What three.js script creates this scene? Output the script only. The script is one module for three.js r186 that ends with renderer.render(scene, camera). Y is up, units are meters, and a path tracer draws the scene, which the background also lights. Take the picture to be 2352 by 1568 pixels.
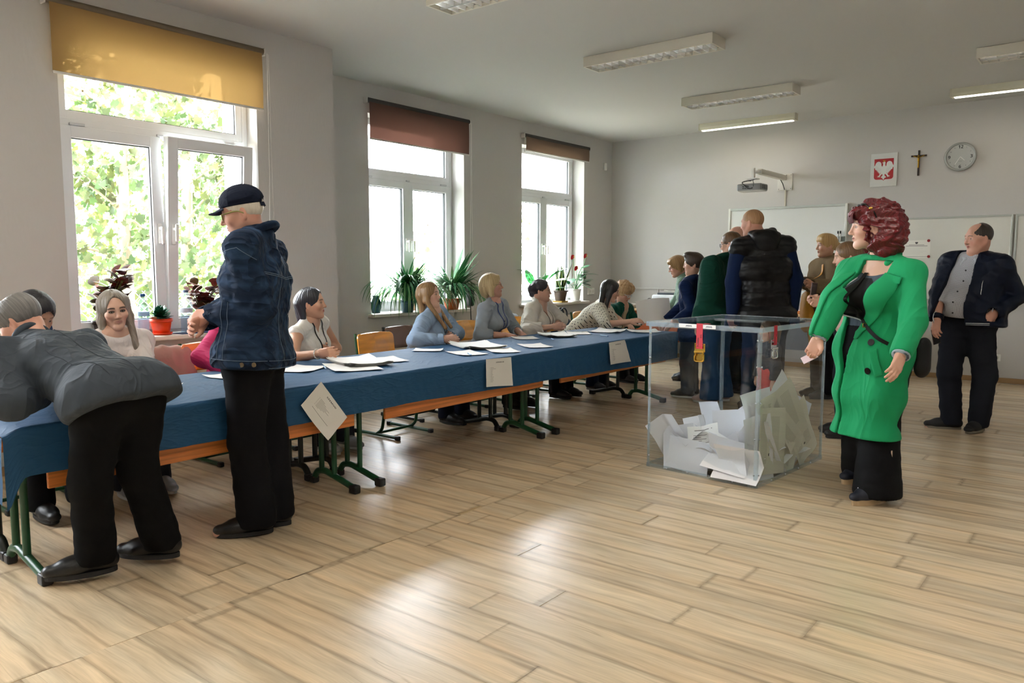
import * as THREE from 'three';
import { RoundedBoxGeometry } from 'three/addons/geometries/RoundedBoxGeometry.js';
import { mergeGeometries } from 'three/addons/utils/BufferGeometryUtils.js';
import { ImprovedNoise } from 'three/addons/math/ImprovedNoise.js';
import { RectAreaLightUniformsLib } from 'three/addons/lights/RectAreaLightUniformsLib.js';
RectAreaLightUniformsLib.init();

// ---------- camera, sky, sun, exposure ----------
const scene = new THREE.Scene();
const camera = new THREE.PerspectiveCamera(47.73, 2352 / 1568, 0.05, 200);
camera.position.set(6.30, 1.34, 10.46);
camera.rotation.set(-5.544 * Math.PI / 180, 38.319 * Math.PI / 180, 0, 'YXZ');
scene.add(camera);
scene.background = new THREE.Color(0.9, 0.95, 1.0);
scene.backgroundIntensity = 14;
const sun = new THREE.DirectionalLight(new THREE.Color(1.0, 0.93, 0.8), 3);
sun.position.set(9, 16, 9); sun.target.position.set(-3, 0, 4);
sun.castShadow = true;
Object.assign(sun.shadow.camera, { left: -16, right: 16, top: 16, bottom: -16, near: 1, far: 60 });
sun.shadow.mapSize.set(2048, 2048);
scene.add(sun, sun.target);
const renderer = new THREE.WebGLRenderer({ antialias: true });
renderer.toneMapping = THREE.LinearToneMapping;
renderer.toneMappingExposure = 2.65;
renderer.shadowMap.enabled = true;
renderer.shadowMap.type = THREE.PCFSoftShadowMap;

// ---------- helpers ----------
const V = (x, y, z) => new THREE.Vector3(x, y, z);
const PI = Math.PI;
function rng(seed) { let a = seed | 0; return () => { a = (a + 0x6d2b79f5) | 0; let t = Math.imul(a ^ (a >>> 15), 1 | a); t = (t + Math.imul(t ^ (t >>> 7), 61 | t)) ^ t; return ((t ^ (t >>> 14)) >>> 0) / 4294967296; }; }
const PN = new ImprovedNoise();
const n3 = (x, y, z) => PN.noise(x, y, z);
const fbm = (x, y, z, o = 4) => { let s = 0, a = 0.5; for (let i = 0; i < o; i++) { s += a * n3(x, y, z); x *= 2.03; y *= 2.03; z *= 2.03; a *= 0.5; } return s; };
const clamp = (x, a = 0, b = 1) => Math.min(b, Math.max(a, x));
const sstep = (a, b, x) => { const t = clamp((x - a) / (b - a)); return t * t * (3 - 2 * t); };
const lerp = (a, b, t) => a + (b - a) * t;
const taken = {};
function numbered(name) { const k = taken[name] = (taken[name] ?? -1) + 1; return k ? name + '_' + String(k).padStart(3, '0') : name; }
function mesh(name, geo, mat, parent) { const m = new THREE.Mesh(geo, mat); m.name = name; m.castShadow = m.receiveShadow = true; parent.add(m); return m; }
function tag(o, label, category, group) { o.userData.label = label; o.userData.category = category; if (group) o.userData.group = group; return o; }
function thing(name, label, category, pos = [0, 0, 0], group, turn = 0) { const o = new THREE.Group(); o.name = numbered(name); o.position.set(...pos); o.rotation.y = turn; scene.add(o); return tag(o, label, category, group); }
function solo(name, geo, mat, label, category, group) { const m = mesh(numbered(name), geo, mat, scene); return tag(m, label, category, group); }
function struct(name, geo, mat) { let o; if (geo) o = mesh(name, geo, mat, scene); else { o = new THREE.Group(); o.name = name; scene.add(o); } o.userData.kind = 'structure'; return o; }
const merge = (list) => { const l = list.map((g) => { const h = g.index ? g.toNonIndexed() : g; for (const k of Object.keys(h.attributes)) if (!['position', 'normal', 'uv'].includes(k)) h.deleteAttribute(k); return h; }); return mergeGeometries(l); };
const box = (sx, sy, sz, x = 0, y = 0, z = 0) => new THREE.BoxGeometry(sx, sy, sz).translate(x, y, z);
const rbox = (sx, sy, sz, r = 0.004, x = 0, y = 0, z = 0, seg = 2) => new RoundedBoxGeometry(sx, sy, sz, seg, Math.min(r, sx / 2.01, sy / 2.01, sz / 2.01)).translate(x, y, z);
const cyl = (r1, r2, h, x = 0, y = 0, z = 0, seg = 20) => new THREE.CylinderGeometry(r1, r2, h, seg).translate(x, y, z);
function tube(pts, r, seg = 0, rs = 8, closed = false) { const c = new THREE.CatmullRomCurve3(pts.map((p) => p.isVector3 ? p : V(...p)), closed, 'centripetal'); return new THREE.TubeGeometry(c, seg || pts.length * 6, r, rs, closed); }
function poly(pts, r, rs = 8) { // straight pipe runs with small elbows
  const P = pts.map((p) => V(...p)), q = [P[0]];
  for (let i = 1; i < P.length - 1; i++) { const a = P[i - 1].clone().sub(P[i]), b = P[i + 1].clone().sub(P[i]), d = Math.min(0.04, a.length() * 0.4, b.length() * 0.4); q.push(P[i].clone().addScaledVector(a.normalize(), d), P[i].clone(), P[i].clone().addScaledVector(b.normalize(), d)); }
  q.push(P[P.length - 1]);
  const path = new THREE.CurvePath(); path.add(new THREE.LineCurve3(q[0], q[1]));
  for (let i = 1; i + 2 < q.length; i += 3) { path.add(new THREE.QuadraticBezierCurve3(q[i], q[i + 1], q[i + 2])); path.add(new THREE.LineCurve3(q[i + 2], q[i + 3])); }
  return new THREE.TubeGeometry(path, Math.max(2, q.length * 4), r, rs, false);
}
const lathe = (pts, seg = 32) => new THREE.LatheGeometry(pts.map((p) => new THREE.Vector2(...p)), seg);
function tex(w, h, fn, srgb = true) { const d = new Uint8Array(w * h * 4); for (let y = 0; y < h; y++) for (let x = 0; x < w; x++) { const c = fn(x, y), i = (y * w + x) * 4; d[i] = clamp(c[0], 0, 255); d[i + 1] = clamp(c[1], 0, 255); d[i + 2] = clamp(c[2], 0, 255); d[i + 3] = 255; } const t = new THREE.DataTexture(d, w, h); t.wrapS = t.wrapT = THREE.RepeatWrapping; t.magFilter = THREE.LinearFilter; if (srgb) t.colorSpace = THREE.SRGBColorSpace; t.needsUpdate = true; return t; }
function canvasTex(w, h, draw) { const c = document.createElement('canvas'); c.width = w; c.height = h; const g = c.getContext('2d'); draw(g, w, h); const t = new THREE.CanvasTexture(c); t.colorSpace = THREE.SRGBColorSpace; return t; }
const M = (color, roughness = 0.6, extra = {}) => new THREE.MeshPhysicalMaterial({ color, roughness, ...extra });
const rep = (t, x, y) => { const c = t.clone(); c.repeat.set(x, y); c.needsUpdate = true; return c; };

// ---------- shared textures and materials ----------
const plasterBump = tex(256, 256, (x, y) => { const u = x / 256 * 2 * PI, v = y / 256 * 2 * PI, n = fbm(Math.cos(u) * 9, Math.sin(u) * 9 + Math.cos(v) * 9, Math.sin(v) * 9, 4); const k = 128 + n * 150; return [k, k, k]; }, false);
const weave = tex(128, 128, (x, y) => { const k = 150 + 50 * Math.sin(x * PI / 2) * Math.cos(y * PI / 4) + 40 * Math.sin(y * PI / 2); return [k, k, k]; }, false);
const fleece = tex(128, 128, (x, y) => { const k = 128 + 160 * n3(x / 3, y / 3, 1.5) + 70 * n3(x / 1.3, y / 1.3, 7); return [k, k, k]; }, false);
const wallMat = M('#c8c6c3', 0.85, { bumpMap: plasterBump, bumpScale: 0.0012 });
const ceilMat = M('#c8c8c5', 0.9, { bumpMap: plasterBump, bumpScale: 0.0008 });
const pvc = M('#e6e9ec', 0.32);
const gasket = M('#23282c', 0.6);
const glass = M('#ffffff', 0.0, { transmission: 1, thickness: 0, ior: 1.45 });
const white = M('#e9e8e4', 0.45);
const whiteMetal = M('#dedcd6', 0.4);
const blackPlastic = M('#15161a', 0.45);
const chrome = M('#d8dadc', 0.18, { metalness: 1 });
const brass = M('#c9a04a', 0.25, { metalness: 1 });
const paperMat = M('#eceae6', 0.8);
const greenFrame = M('#14492c', 0.35);
const darkFrame = M('#101c18', 0.4);
const woodOrange = (() => { const t = tex(512, 128, (x, y) => { const g = fbm(x / 160, y / 7, 3, 4), k = 1 + g * 0.35; return [206 * k, 122 * k, 58 * k]; }); return M('#ffffff', 0.42, { map: t }); })();
const beech = (() => { const t = tex(256, 128, (x, y) => { const g = fbm(x / 90, y / 5, 9, 4), k = 1 + g * 0.28; return [222 * k, 150 * k, 52 * k]; }); return M('#ffffff', 0.3, { map: t, clearcoat: 0.5, clearcoatRoughness: 0.2 }); })();
const deskTopWood = (() => { const t = tex(256, 128, (x, y) => { const g = fbm(x / 90, y / 5, 19, 4), k = 1 + g * 0.22; return [208 * k, 176 * k, 130 * k]; }); return M('#ffffff', 0.45, { map: t }); })();

// ---------- room shell ----------
const H = 3.24, XN = 0.72, ZS = 5.95, XR = 8.3, ZB = 14.2;
const WIN = { // opening on the wall: z0..z1, y0..y1, plane of the frame
  1: { x: XN, f: 0.54, z0: 6.73, z1: 8.22 }, 2: { x: 0, f: -0.24, z0: 3.42, z1: 4.92 }, 3: { x: 0, f: -0.24, z0: 0.78, z1: 2.28 }, 4: { x: XN, f: 0.54, z0: 9.37, z1: 10.86 }, 5: { x: XN, f: 0.54, z0: 12.0, z1: 13.49 },
};
const WY0 = 0.835, WY1 = 2.94;
function wallWithOpenings(name, xin, xout, za, zb, wins) {
  const g = struct(name), parts = [], t = xin - xout, xc = (xin + xout) / 2;
  let z = za;
  for (const w of wins) { parts.push(box(t, H, w.z0 - z, xc, H / 2, (w.z0 + z) / 2)); parts.push(box(t, WY0 - 0.04, w.z1 - w.z0, xc, (WY0 - 0.04) / 2, (w.z0 + w.z1) / 2)); parts.push(box(t, H - WY1, w.z1 - w.z0, xc, (H + WY1) / 2, (w.z0 + w.z1) / 2)); z = w.z1; }
  parts.push(box(t, H, zb - z, xc, H / 2, (zb + z) / 2));
  mesh('wall_surface', merge(parts), wallMat, g);
  return g;
}
wallWithOpenings('wall_left', 0, -0.5, -0.3, ZS, [WIN[3], WIN[2]]);
wallWithOpenings('wall_left_near', XN, 0.22, ZS, ZB, [WIN[1], WIN[4], WIN[5]]);
struct('wall_pier', merge([box(0.72, H, 0.3, -0.14, H / 2, ZS + 0.15)]), wallMat);
struct('wall_back', box(XR + 1, H, 0.3, XR / 2 - 0.1, H / 2, -0.15), wallMat);
struct('wall_right', box(0.3, H, ZB + 0.6, XR + 0.15, H / 2, ZB / 2), wallMat);
struct('wall_rear', box(XR + 1, H, 0.3, XR / 2 + 0.1, H / 2, ZB + 0.15), wallMat);
struct('ceiling', box(XR + 1.2, 0.3, ZB + 0.9, XR / 2, H + 0.15, ZB / 2), ceilMat);
// baseboards
struct('baseboard_back', rbox(XR, 0.06, 0.014, 0.003, XR / 2, 0.03, 0.007), M('#a9885c', 0.5));
struct('baseboard_left', merge([rbox(0.014, 0.06, ZS, 0.003, 0.007, 0.03, ZS / 2), rbox(0.014, 0.06, ZB - ZS, 0.003, XN + 0.007, 0.03, (ZS + ZB) / 2)]), M('#a9885c', 0.5));

// ---------- floor of printed planks ----------
{
  const floor = struct('floor');
  mesh('subfloor', box(XR + 0.6, 0.2, ZB + 0.4, XR / 2, -0.1065, ZB / 2), M('#b39a72', 0.5), floor);
  const W = 0.186, L = 1.30, variants = [];
  const bump = tex(512, 96, (x, y) => { const k = 128 + 90 * fbm(x / 40, y / 1.6, 4, 4); return [k, k, k]; }, false);
  for (let v = 0; v < 5; v++) {
    const t = tex(1024, 160, (x, y) => {
      const X = x / 1024 * L, Y = y / 160 * W, s = v * 31.7;
      const wob = 0.02 * n3(X * 1.5, s, 2) + 0.012 * n3(X * 5, Y * 4, s);
      let k = 0.93 + 0.15 * fbm(X * 2.2 + s, (Y + wob) * 26, s, 4) + 0.09 * fbm(X * 7 + s, (Y + wob) * 120, s + 4, 3);
      k -= 0.16 * sstep(0.22, 0.5, fbm(X * 1.1 + s, (Y + wob) * 17, s + 9, 3));
      const crack = Math.abs(fbm(X * 0.5 + s, (Y + wob) * 13, s + 21, 2)); k -= 0.10 * (1 - sstep(0, 0.012, crack)) * sstep(0.02, 0.2, n3(X * 1.7, s, 5));
      const edge = Math.min(Y, W - Y), cut = Math.min(X, L - X), e = 0.017 + 0.012 * n3(X * 9, Y * 40, s);
      k *= 1 - 0.15 * (1 - sstep(0, e, edge)) - 0.13 * (1 - sstep(0, 0.02, cut));
      const warm = 1 + 0.06 * fbm(X * 1.5, Y * 9, s + 40, 2), tone = [1.0, 0.955, 1.03, 0.985, 1.015][v];
      return [222 * k * tone * warm, 199 * k * tone, 166 * k * tone / warm];
    });
    t.wrapS = t.wrapT = THREE.ClampToEdgeWrapping;
    variants.push(M('#ffffff', 0.27, { map: t, bumpMap: bump, bumpScale: 0.00025, specularIntensity: 1 }));
  }
  const cache = {}, r = rng(11), pieces = [];
  const plankGeo = (len, off) => { len = Math.round(len * 50) / 50; const key = len + '_' + off; if (!cache[key]) { const g = box(len - 0.0007, 0.006, W - 0.0007), uv = g.attributes.uv; for (let i = 0; i < uv.count; i++) uv.setX(i, off + uv.getX(i) * len / L); cache[key] = g; } return cache[key]; };
  const sheets = [[0, 3.557, 9.29], [3.557, 8.3, 9.20]];
  for (const [xa, xb, zo] of sheets) for (let k = -75; k < 40; k++) {
    const z = zo + k * W + W / 2; if (z < W / 2 || z > ZB - W / 2) continue;
    let x = xa - r() * L;
    while (x < xb - 0.01) { const a = Math.max(x, xa), b = Math.min(x + L, xb); if (b - a > 0.04) { const d = Math.hypot((a + b) / 2 - 6.3, z - 10.46); pieces.push({ a, b, z, off: Math.round((a - x) / L * 20) / 20, m: Math.floor(r() * 5), flip: r() < 0.5, d, seen: inView((a + b) / 2, z) }); } x += L; }
  }
  function inView(x, z) { const dx = x - 6.3, dz = z - 10.46, a = 38.319 * PI / 180, f = -dx * Math.sin(a) - dz * Math.cos(a), s = dx * Math.cos(a) - dz * Math.sin(a); return f > 1.7 && Math.abs(s) < f * 0.68 + 0.7; }
  pieces.sort((p, q) => (q.seen - p.seen) || (p.d - q.d));
  const rest = variants.map(() => []);
  pieces.forEach((p, i) => {
    const g = plankGeo(p.b - p.a, p.off), x = (p.a + p.b) / 2;
    if (i < 300) { const m = mesh('plank', g, variants[p.m], floor); m.position.set(x, -0.003, p.z); if (p.flip) m.rotation.y = PI; } else rest[p.m].push(g.clone().translate(x, -0.003, p.z));
  });
  rest.forEach((l, i) => { const m = mesh('plank_rows', merge(l), variants[i], floor); m.userData.kind = 'stuff'; });
}

// ---------- windows ----------
function sash(name, parent, w, h, withHandle, side) { // local: y 0..h, z 0..w, hinge at bottom; faces +x
  const g = new THREE.Group(); g.name = name; parent.add(g);
  const p = 0.082, d = 0.07;
  mesh('sash_frame', merge([rbox(d - 0.001, p, w - 2 * p + 0.008, 0.006, 0, p / 2, w / 2), rbox(d - 0.001, p, w - 2 * p + 0.008, 0.006, 0, h - p / 2, w / 2), rbox(d, h, p, 0.006, 0, h / 2, p / 2), rbox(d, h, p, 0.006, 0, h / 2, w - p / 2)]), pvc, g);
  mesh('gasket', merge([box(0.029, 0.008, w - 2 * p - 0.004, 0, p + 0.002, w / 2), box(0.029, 0.008, w - 2 * p - 0.004, 0, h - p - 0.002, w / 2), box(0.03, h - 2 * p + 0.01, 0.008, 0, h / 2, p + 0.002), box(0.03, h - 2 * p + 0.01, 0.008, 0, h / 2, w - p - 0.002)]), gasket, g);
  mesh('pane', new THREE.PlaneGeometry(w - 2 * p, h - 2 * p).rotateY(PI / 2).translate(0, h / 2, w / 2), glass, g);
  if (withHandle) { const z = side > 0 ? w - 0.04 : 0.04, y = h * 0.5; mesh('handle', merge([rbox(0.012, 0.15, 0.03, 0.004, d / 2 + 0.006, y, z), rbox(0.05, 0.022, 0.022, 0.006, d / 2 + 0.03, y + 0.04, z), rbox(0.018, 0.13, 0.024, 0.007, d / 2 + 0.055, y - 0.015 * withHandle, z)]), M('#f2f2f0', 0.3), g); }
  return g;
}
function makeWindow(n, o, tilted) {
  const w = WIN[n], g = struct('window_' + n), f = w.f, wd = w.z1 - w.z0, zc = (w.z0 + w.z1) / 2, fr = 0.045, y0 = WY0, trans = 2.30, top = WY1;
  mesh('window_frame', merge([rbox(0.074, fr, wd - 2 * fr + 0.006, 0.004, f, y0 + fr / 2, zc), rbox(0.074, 0.07, wd - 2 * fr + 0.006, 0.004, f, top - 0.035, zc), rbox(0.075, top - y0, fr, 0.004, f, (top + y0) / 2, w.z0 + fr / 2), rbox(0.075, top - y0, fr, 0.004, f, (top + y0) / 2, w.z1 - fr / 2), rbox(0.074, 0.05, wd - 2 * fr + 0.006, 0.004, f, trans + 0.028, zc)]), pvc, g);
  const b = 0.055; // fixed top light
  mesh('glazing_bead', merge([rbox(0.049, b, wd - 2 * fr - 2 * b + 0.006, 0.004, f + 0.01, trans + 0.05 + b / 2, zc), rbox(0.05, top - trans - 0.12, b, 0.004, f + 0.01, (trans + top - 0.02) / 2, w.z0 + fr + b / 2), rbox(0.05, top - trans - 0.12, b, 0.004, f + 0.01, (trans + top - 0.02) / 2, w.z1 - fr - b / 2)]), pvc, g);
  mesh('pane', new THREE.PlaneGeometry(wd - 2 * fr - 2 * b, top - trans - 0.175).rotateY(PI / 2).translate(f, (trans + 0.105 + top - 0.07) / 2, zc), glass, g);
  mesh('gasket', merge([box(0.02, 0.008, wd - 2 * fr - 2 * b + 0.01, f + 0.008, trans + 0.107, zc), box(0.02, 0.5, 0.008, f + 0.008, trans + 0.35, w.z0 + fr + b + 0.002), box(0.02, 0.5, 0.008, f + 0.008, trans + 0.35, w.z1 - fr - b - 0.002)]), gasket, g);
  const sw = (wd - 2 * fr) / 2 + 0.012, sh = trans - y0 - fr + 0.015, sy = y0 + fr - 0.012;
  const a = sash('sash', g, sw, sh, 1, -1); a.position.set(f + 0.018, sy, zc - 0.004);
  const c = sash('sash', g, sw, sh, tilted ? -1 : 1, 1); c.position.set(f + 0.018, sy, w.z0 + fr - 0.008); if (tilted) { c.rotation.z = -0.075; c.position.x += 0.012; }
  mesh('hinge', merge([rbox(0.02, 0.018, 0.1, 0.004, f + 0.05, trans + 0.012, w.z1 - 0.16), rbox(0.02, 0.018, 0.1, 0.004, f + 0.05, trans + 0.012, w.z0 + 0.16), rbox(0.02, 0.016, 0.05, 0.004, f + 0.05, trans + 0.012, zc)]), M('#c9ccd0', 0.35), g);
  const s = mesh('window_sill', rbox(w.x - f + 0.06, 0.036, wd + 0.1, 0.012, (w.x + f) / 2 + 0.06, WY0 - 0.018, zc, 3), M('#e6e2db', 0.35), g);
  return g;
}
makeWindow(1, {}, true); makeWindow(2, {}); makeWindow(3, {}); makeWindow(4, {}); makeWindow(5, {});  // the last window is unseen, added to bring in more daylight

// ---------- roller blinds ----------
function blind(n, x, z0, z1, yb, yt, fabric, tubeMat, label, chainEnd, chainY, chainFront) {
  const g = thing('roller_blind', label, 'roller blind', [x, 0, 0], 'roller blinds over the windows'), zc = (z0 + z1) / 2, w = z1 - z0;
  mesh('roller', cyl(0.026, 0.026, w, 0, 0, 0, 24).rotateX(PI / 2).translate(0.045, yt - 0.026, zc), tubeMat, g);
  const N = 24, cloth = new THREE.PlaneGeometry(w - 0.035, yt - 0.03 - yb, 30, N).rotateY(PI / 2).translate(0.062, (yt - 0.03 + yb) / 2, zc), p = cloth.attributes.position;
  for (let i = 0; i < p.count; i++) { const t = (yt - p.getY(i)) / (yt - yb), e = Math.abs(p.getZ(i) - zc) / (w / 2); p.setX(i, p.getX(i) + 0.006 * Math.sin(t * 3) * e * e + 0.002 * n3(p.getZ(i) * 3, p.getY(i) * 3, n)); }
  cloth.computeVertexNormals();
  mesh('fabric', cloth, fabric, g);
  mesh('bottom_bar', rbox(0.014, 0.018, w - 0.03, 0.005, 0.066, yb - 0.004, zc), M('#d9d6cf', 0.4), g);
  for (const z of [z0 - 0.008, z1 + 0.008]) mesh('bracket', rbox(0.065, 0.062, 0.012, 0.006, 0.036, yt - 0.028, z), M('#d8d4cc', 0.45), g);
  const cz = chainEnd, pts = []; for (let i = 0; i <= 20; i++) { const a = i / 20; pts.push([0.03, lerp(yt - 0.03, chainY, a), cz - 0.012]); }
  mesh('chain', merge([tube([[0.035, yt - 0.03, cz - 0.014], [0.03, (yt + chainY) / 2, cz - 0.018], [0.03, chainY + 0.02, cz - 0.02], [0.032, chainY, cz - 0.004], [0.036, chainY + 0.03, cz + 0.016], [0.04, (yt + chainY) / 2, cz + 0.012], [0.045, yt - 0.03, cz + 0.006]], 0.0022, 60, 6)]), M('#e6e4de', 0.5), g);
}
const blindYellow = M('#a5834f', 0.95, { transmission: 0.3, thickness: 0, bumpMap: rep(weave, 60, 20), bumpScale: 0.0006 });
const blindBrown = M('#5b3d33', 0.95, { transmission: 0.3, thickness: 0, bumpMap: rep(weave, 60, 20), bumpScale: 0.0006 });
const blindBrown2 = M('#66503f', 0.95, { transmission: 0.3, thickness: 0, bumpMap: rep(weave, 60, 20), bumpScale: 0.0006 });
blind(1, XN, 6.69, 8.29, 2.60, 3.08, blindYellow, M('#6f6250', 0.7), 'half lowered mustard yellow roller blind over the nearest window', 6.64, 1.25);
blind(2, 0, 3.38, 4.97, 2.67, 3.085, blindBrown, M('#3c3838', 0.7), 'dark brown roller blind over the middle window with spider plants', 3.33, 1.33);
blind(3, 0, 0.73, 2.29, 2.86, 3.075, blindBrown2, M('#3f3b39', 0.7), 'short brown roller blind over the window nearest the back corner', 2.26, 2.84);
blind(4, XN, 9.33, 10.9, 2.62, 3.08, blindYellow, M('#6f6250', 0.7), 'mustard yellow roller blind over the window beside the camera', 9.30, 1.3);

// ---------- radiators under the windows ----------
function radiator(x, z0, z1, label) {
  const g = thing('radiator', label, 'radiator', [x, 0, 0], 'panel radiators'), m = M('#dcd6cb', 0.4), w = z1 - z0, zc = (z0 + z1) / 2;
  mesh('front_panel', rbox(0.02, 0.52, w, 0.008, 0.15, 0.40, zc), m, g);
  mesh('back_panel', rbox(0.02, 0.52, w, 0.008, 0.055, 0.40, zc), m, g);
  const slots = []; for (let z = z0 + 0.05; z < z1 - 0.05; z += 0.045) slots.push(box(0.07, 0.004, 0.024, 0.102, 0.6625, z));
  mesh('top_grille', rbox(0.115, 0.016, w, 0.004, 0.102, 0.655, zc), m, g);
  mesh('grille_slots', merge(slots), M('#4a4743', 0.8), g);
  for (const z of [z0, z1]) mesh('side_panel', rbox(0.115, 0.5, 0.01, 0.003, 0.102, 0.40, z), m, g);
  mesh('valve', merge([cyl(0.02, 0.02, 0.09, 0.1, 0.12, z0 + 0.06), cyl(0.009, 0.009, 0.12, 0.1, 0.06, z0 + 0.06)]), white, g);
}
radiator(XN, 6.85, 8.1, 'white panel radiator under the nearest window sill');
radiator(0, 3.55, 4.8, 'white panel radiator under the sill with spider plants');
radiator(0, 0.9, 2.15, 'white panel radiator under the sill with the red anthurium');

// ---------- ceiling lamps ----------
const louvreMetal = M('#f6f8fa', 0.16, { metalness: 0.65 }), lampBody = M('#d9d5c9', 0.45);
function louvreLamp(x0, z0, len, label, lit = 0) { // x0,z0: corner; runs along x
  const w = 0.265, h = 0.09, g = thing('ceiling_lamp', label, 'ceiling lamp', [x0 + len / 2, H, z0 + w / 2], 'louvred ceiling lamps');
  mesh('housing', merge([rbox(len, h - 0.002, 0.014, 0.003, 0, -h / 2, w / 2 - 0.007), rbox(len, h - 0.002, 0.014, 0.003, 0, -h / 2, -w / 2 + 0.007), rbox(0.014, h - 0.003, w - 0.026, 0.001, len / 2 - 0.0075, -h / 2, 0), rbox(0.014, h - 0.003, w - 0.026, 0.001, -len / 2 + 0.0075, -h / 2, 0), box(len - 0.01, 0.006, w - 0.01, 0, -0.004, 0)]), lampBody, g);
  mesh('reflector', box(len - 0.03, 0.003, w - 0.03, 0, -0.016, 0), louvreMetal, g);
  for (const z of [-w / 4, w / 4]) mesh('lamp_tube', cyl(0.013, 0.013, len - 0.06, 0, 0, 0, 12).rotateZ(PI / 2).translate(0, -0.034, z), lit ? M('#ffffff', 0.4, { emissive: new THREE.Color(1, 0.95, 0.88), emissiveIntensity: 2 }) : M('#f4f3ee', 0.4), g);
  if (lit) { const l = new THREE.RectAreaLight(new THREE.Color(1, 0.93, 0.82), lit, len - 0.06, w - 0.04); l.name = 'added_fill_light'; l.rotation.x = -PI / 2; l.position.y = -0.095; g.add(l); }  // only the added fill lamps carry this light
  // parabolic side reflectors and cross blades
  const sides = [], prof = (zc, s) => { const sh = new THREE.PlaneGeometry(len - 0.03, 1, 1, 6), p = sh.attributes.position; for (let i = 0; i < p.count; i++) { const t = p.getY(i) + 0.5; p.setXYZ(i, p.getX(i), -0.018 - 0.068 * (1 - t), zc + s * (0.058 - 0.028 * t * t)); } sh.computeVertexNormals(); return sh; };
  for (const zc of [-w / 4 + 0.003, w / 4 - 0.003]) for (const s of [-1, 1]) sides.push(prof(zc, s));
  mesh('side_reflector', merge(sides), louvreMetal, g);
  const n = 17;
  for (let i = 1; i < n; i++) { const x = -len / 2 + len * i / n, b = []; for (const zc of [-w / 4 + 0.003, w / 4 - 0.003]) { const s = new THREE.Shape([[-0.058, 0], [0.058, 0], [0.046, 0.042], [-0.046, 0.042]].map((p) => new THREE.Vector2(...p))); const e = new THREE.ExtrudeGeometry(s, { depth: 0.012, bevelEnabled: false }).translate(0, 0, -0.006), p = e.attributes.position; for (let k = 0; k < p.count; k++) { const t = p.getY(k) / 0.042; p.setZ(k, p.getZ(k) * (0.35 + 1.6 * t)); } e.computeVertexNormals(); b.push(e.rotateY(PI / 2).translate(x, -0.086, zc)); } mesh('louvre_blade', merge(b), louvreMetal, g); }
}
louvreLamp(2.36, 6.18, 1.25, 'louvred ceiling lamp cut off by the top edge of the picture');
louvreLamp(2.31, 4.10, 1.25, 'louvred ceiling lamp second from the near end, above the blue table row');
louvreLamp(2.24, 1.96, 1.25, 'smaller looking louvred ceiling lamp just before the slim white board light');
louvreLamp(5.17, 2.22, 1.25, 'louvred ceiling lamp at the right edge above the jacketed man');
for (const [x, z, l] of [[2.3, 8.5, 'added louvred fill lamp over the near table end, above the picture'], [5.17, 8.5, 'added louvred fill lamp above the camera, out of view'], [2.3, 10.8, 'added louvred fill lamp behind the camera on the window side'], [5.17, 10.8, 'added louvred fill lamp behind the camera on the side away from the windows'], [5.17, 6.2, 'added louvred fill lamp above the woman in the green coat, above the picture']]) louvreLamp(x, z, 1.25, l, 8);  // unseen lamps added as fill for the sides facing the camera
function boardLight(x0, z, len, label) {
  const g = thing('board_light', label, 'ceiling lamp', [x0 + len / 2, H, z], 'slim lamps over the boards');
  const s = new THREE.Shape([[-0.05, 0], [0.05, 0], [0.055, -0.05], [0.035, -0.085], [-0.035, -0.085], [-0.055, -0.05]].map((p) => new THREE.Vector2(...p)));
  mesh('housing', new THREE.ExtrudeGeometry(s, { depth: len, bevelEnabled: false }).rotateY(PI / 2).translate(-len / 2, 0, 0), M('#d9d6c2', 0.45), g);
  for (const e of [-1, 1]) mesh('end_cap', rbox(0.02, 0.088, 0.112, 0.004, e * (len / 2 + 0.008), -0.044, 0), M('#cfccb9', 0.5), g);
  const em = M('#ffffff', 0.5, { emissive: new THREE.Color(1, 0.95, 0.85), emissiveIntensity: 1.1 });
  mesh('light_diffuser', rbox(len - 0.04, 0.012, 0.066, 0.005, 0, -0.088, 0), em, g);
  const l = new THREE.RectAreaLight(new THREE.Color(1, 0.88, 0.68), 6, len - 0.06, 0.06); l.name = 'board_lamp'; l.rotation.x = -PI / 2; l.position.set(0, -0.1, 0); g.add(l);
}
boardLight(1.72, 0.56, 1.25, 'slim white strip lamp on the ceiling above the interactive board');
boardLight(4.73, 0.80, 1.25, 'slim white strip lamp on the ceiling near the clock, cut off at right');

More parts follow.
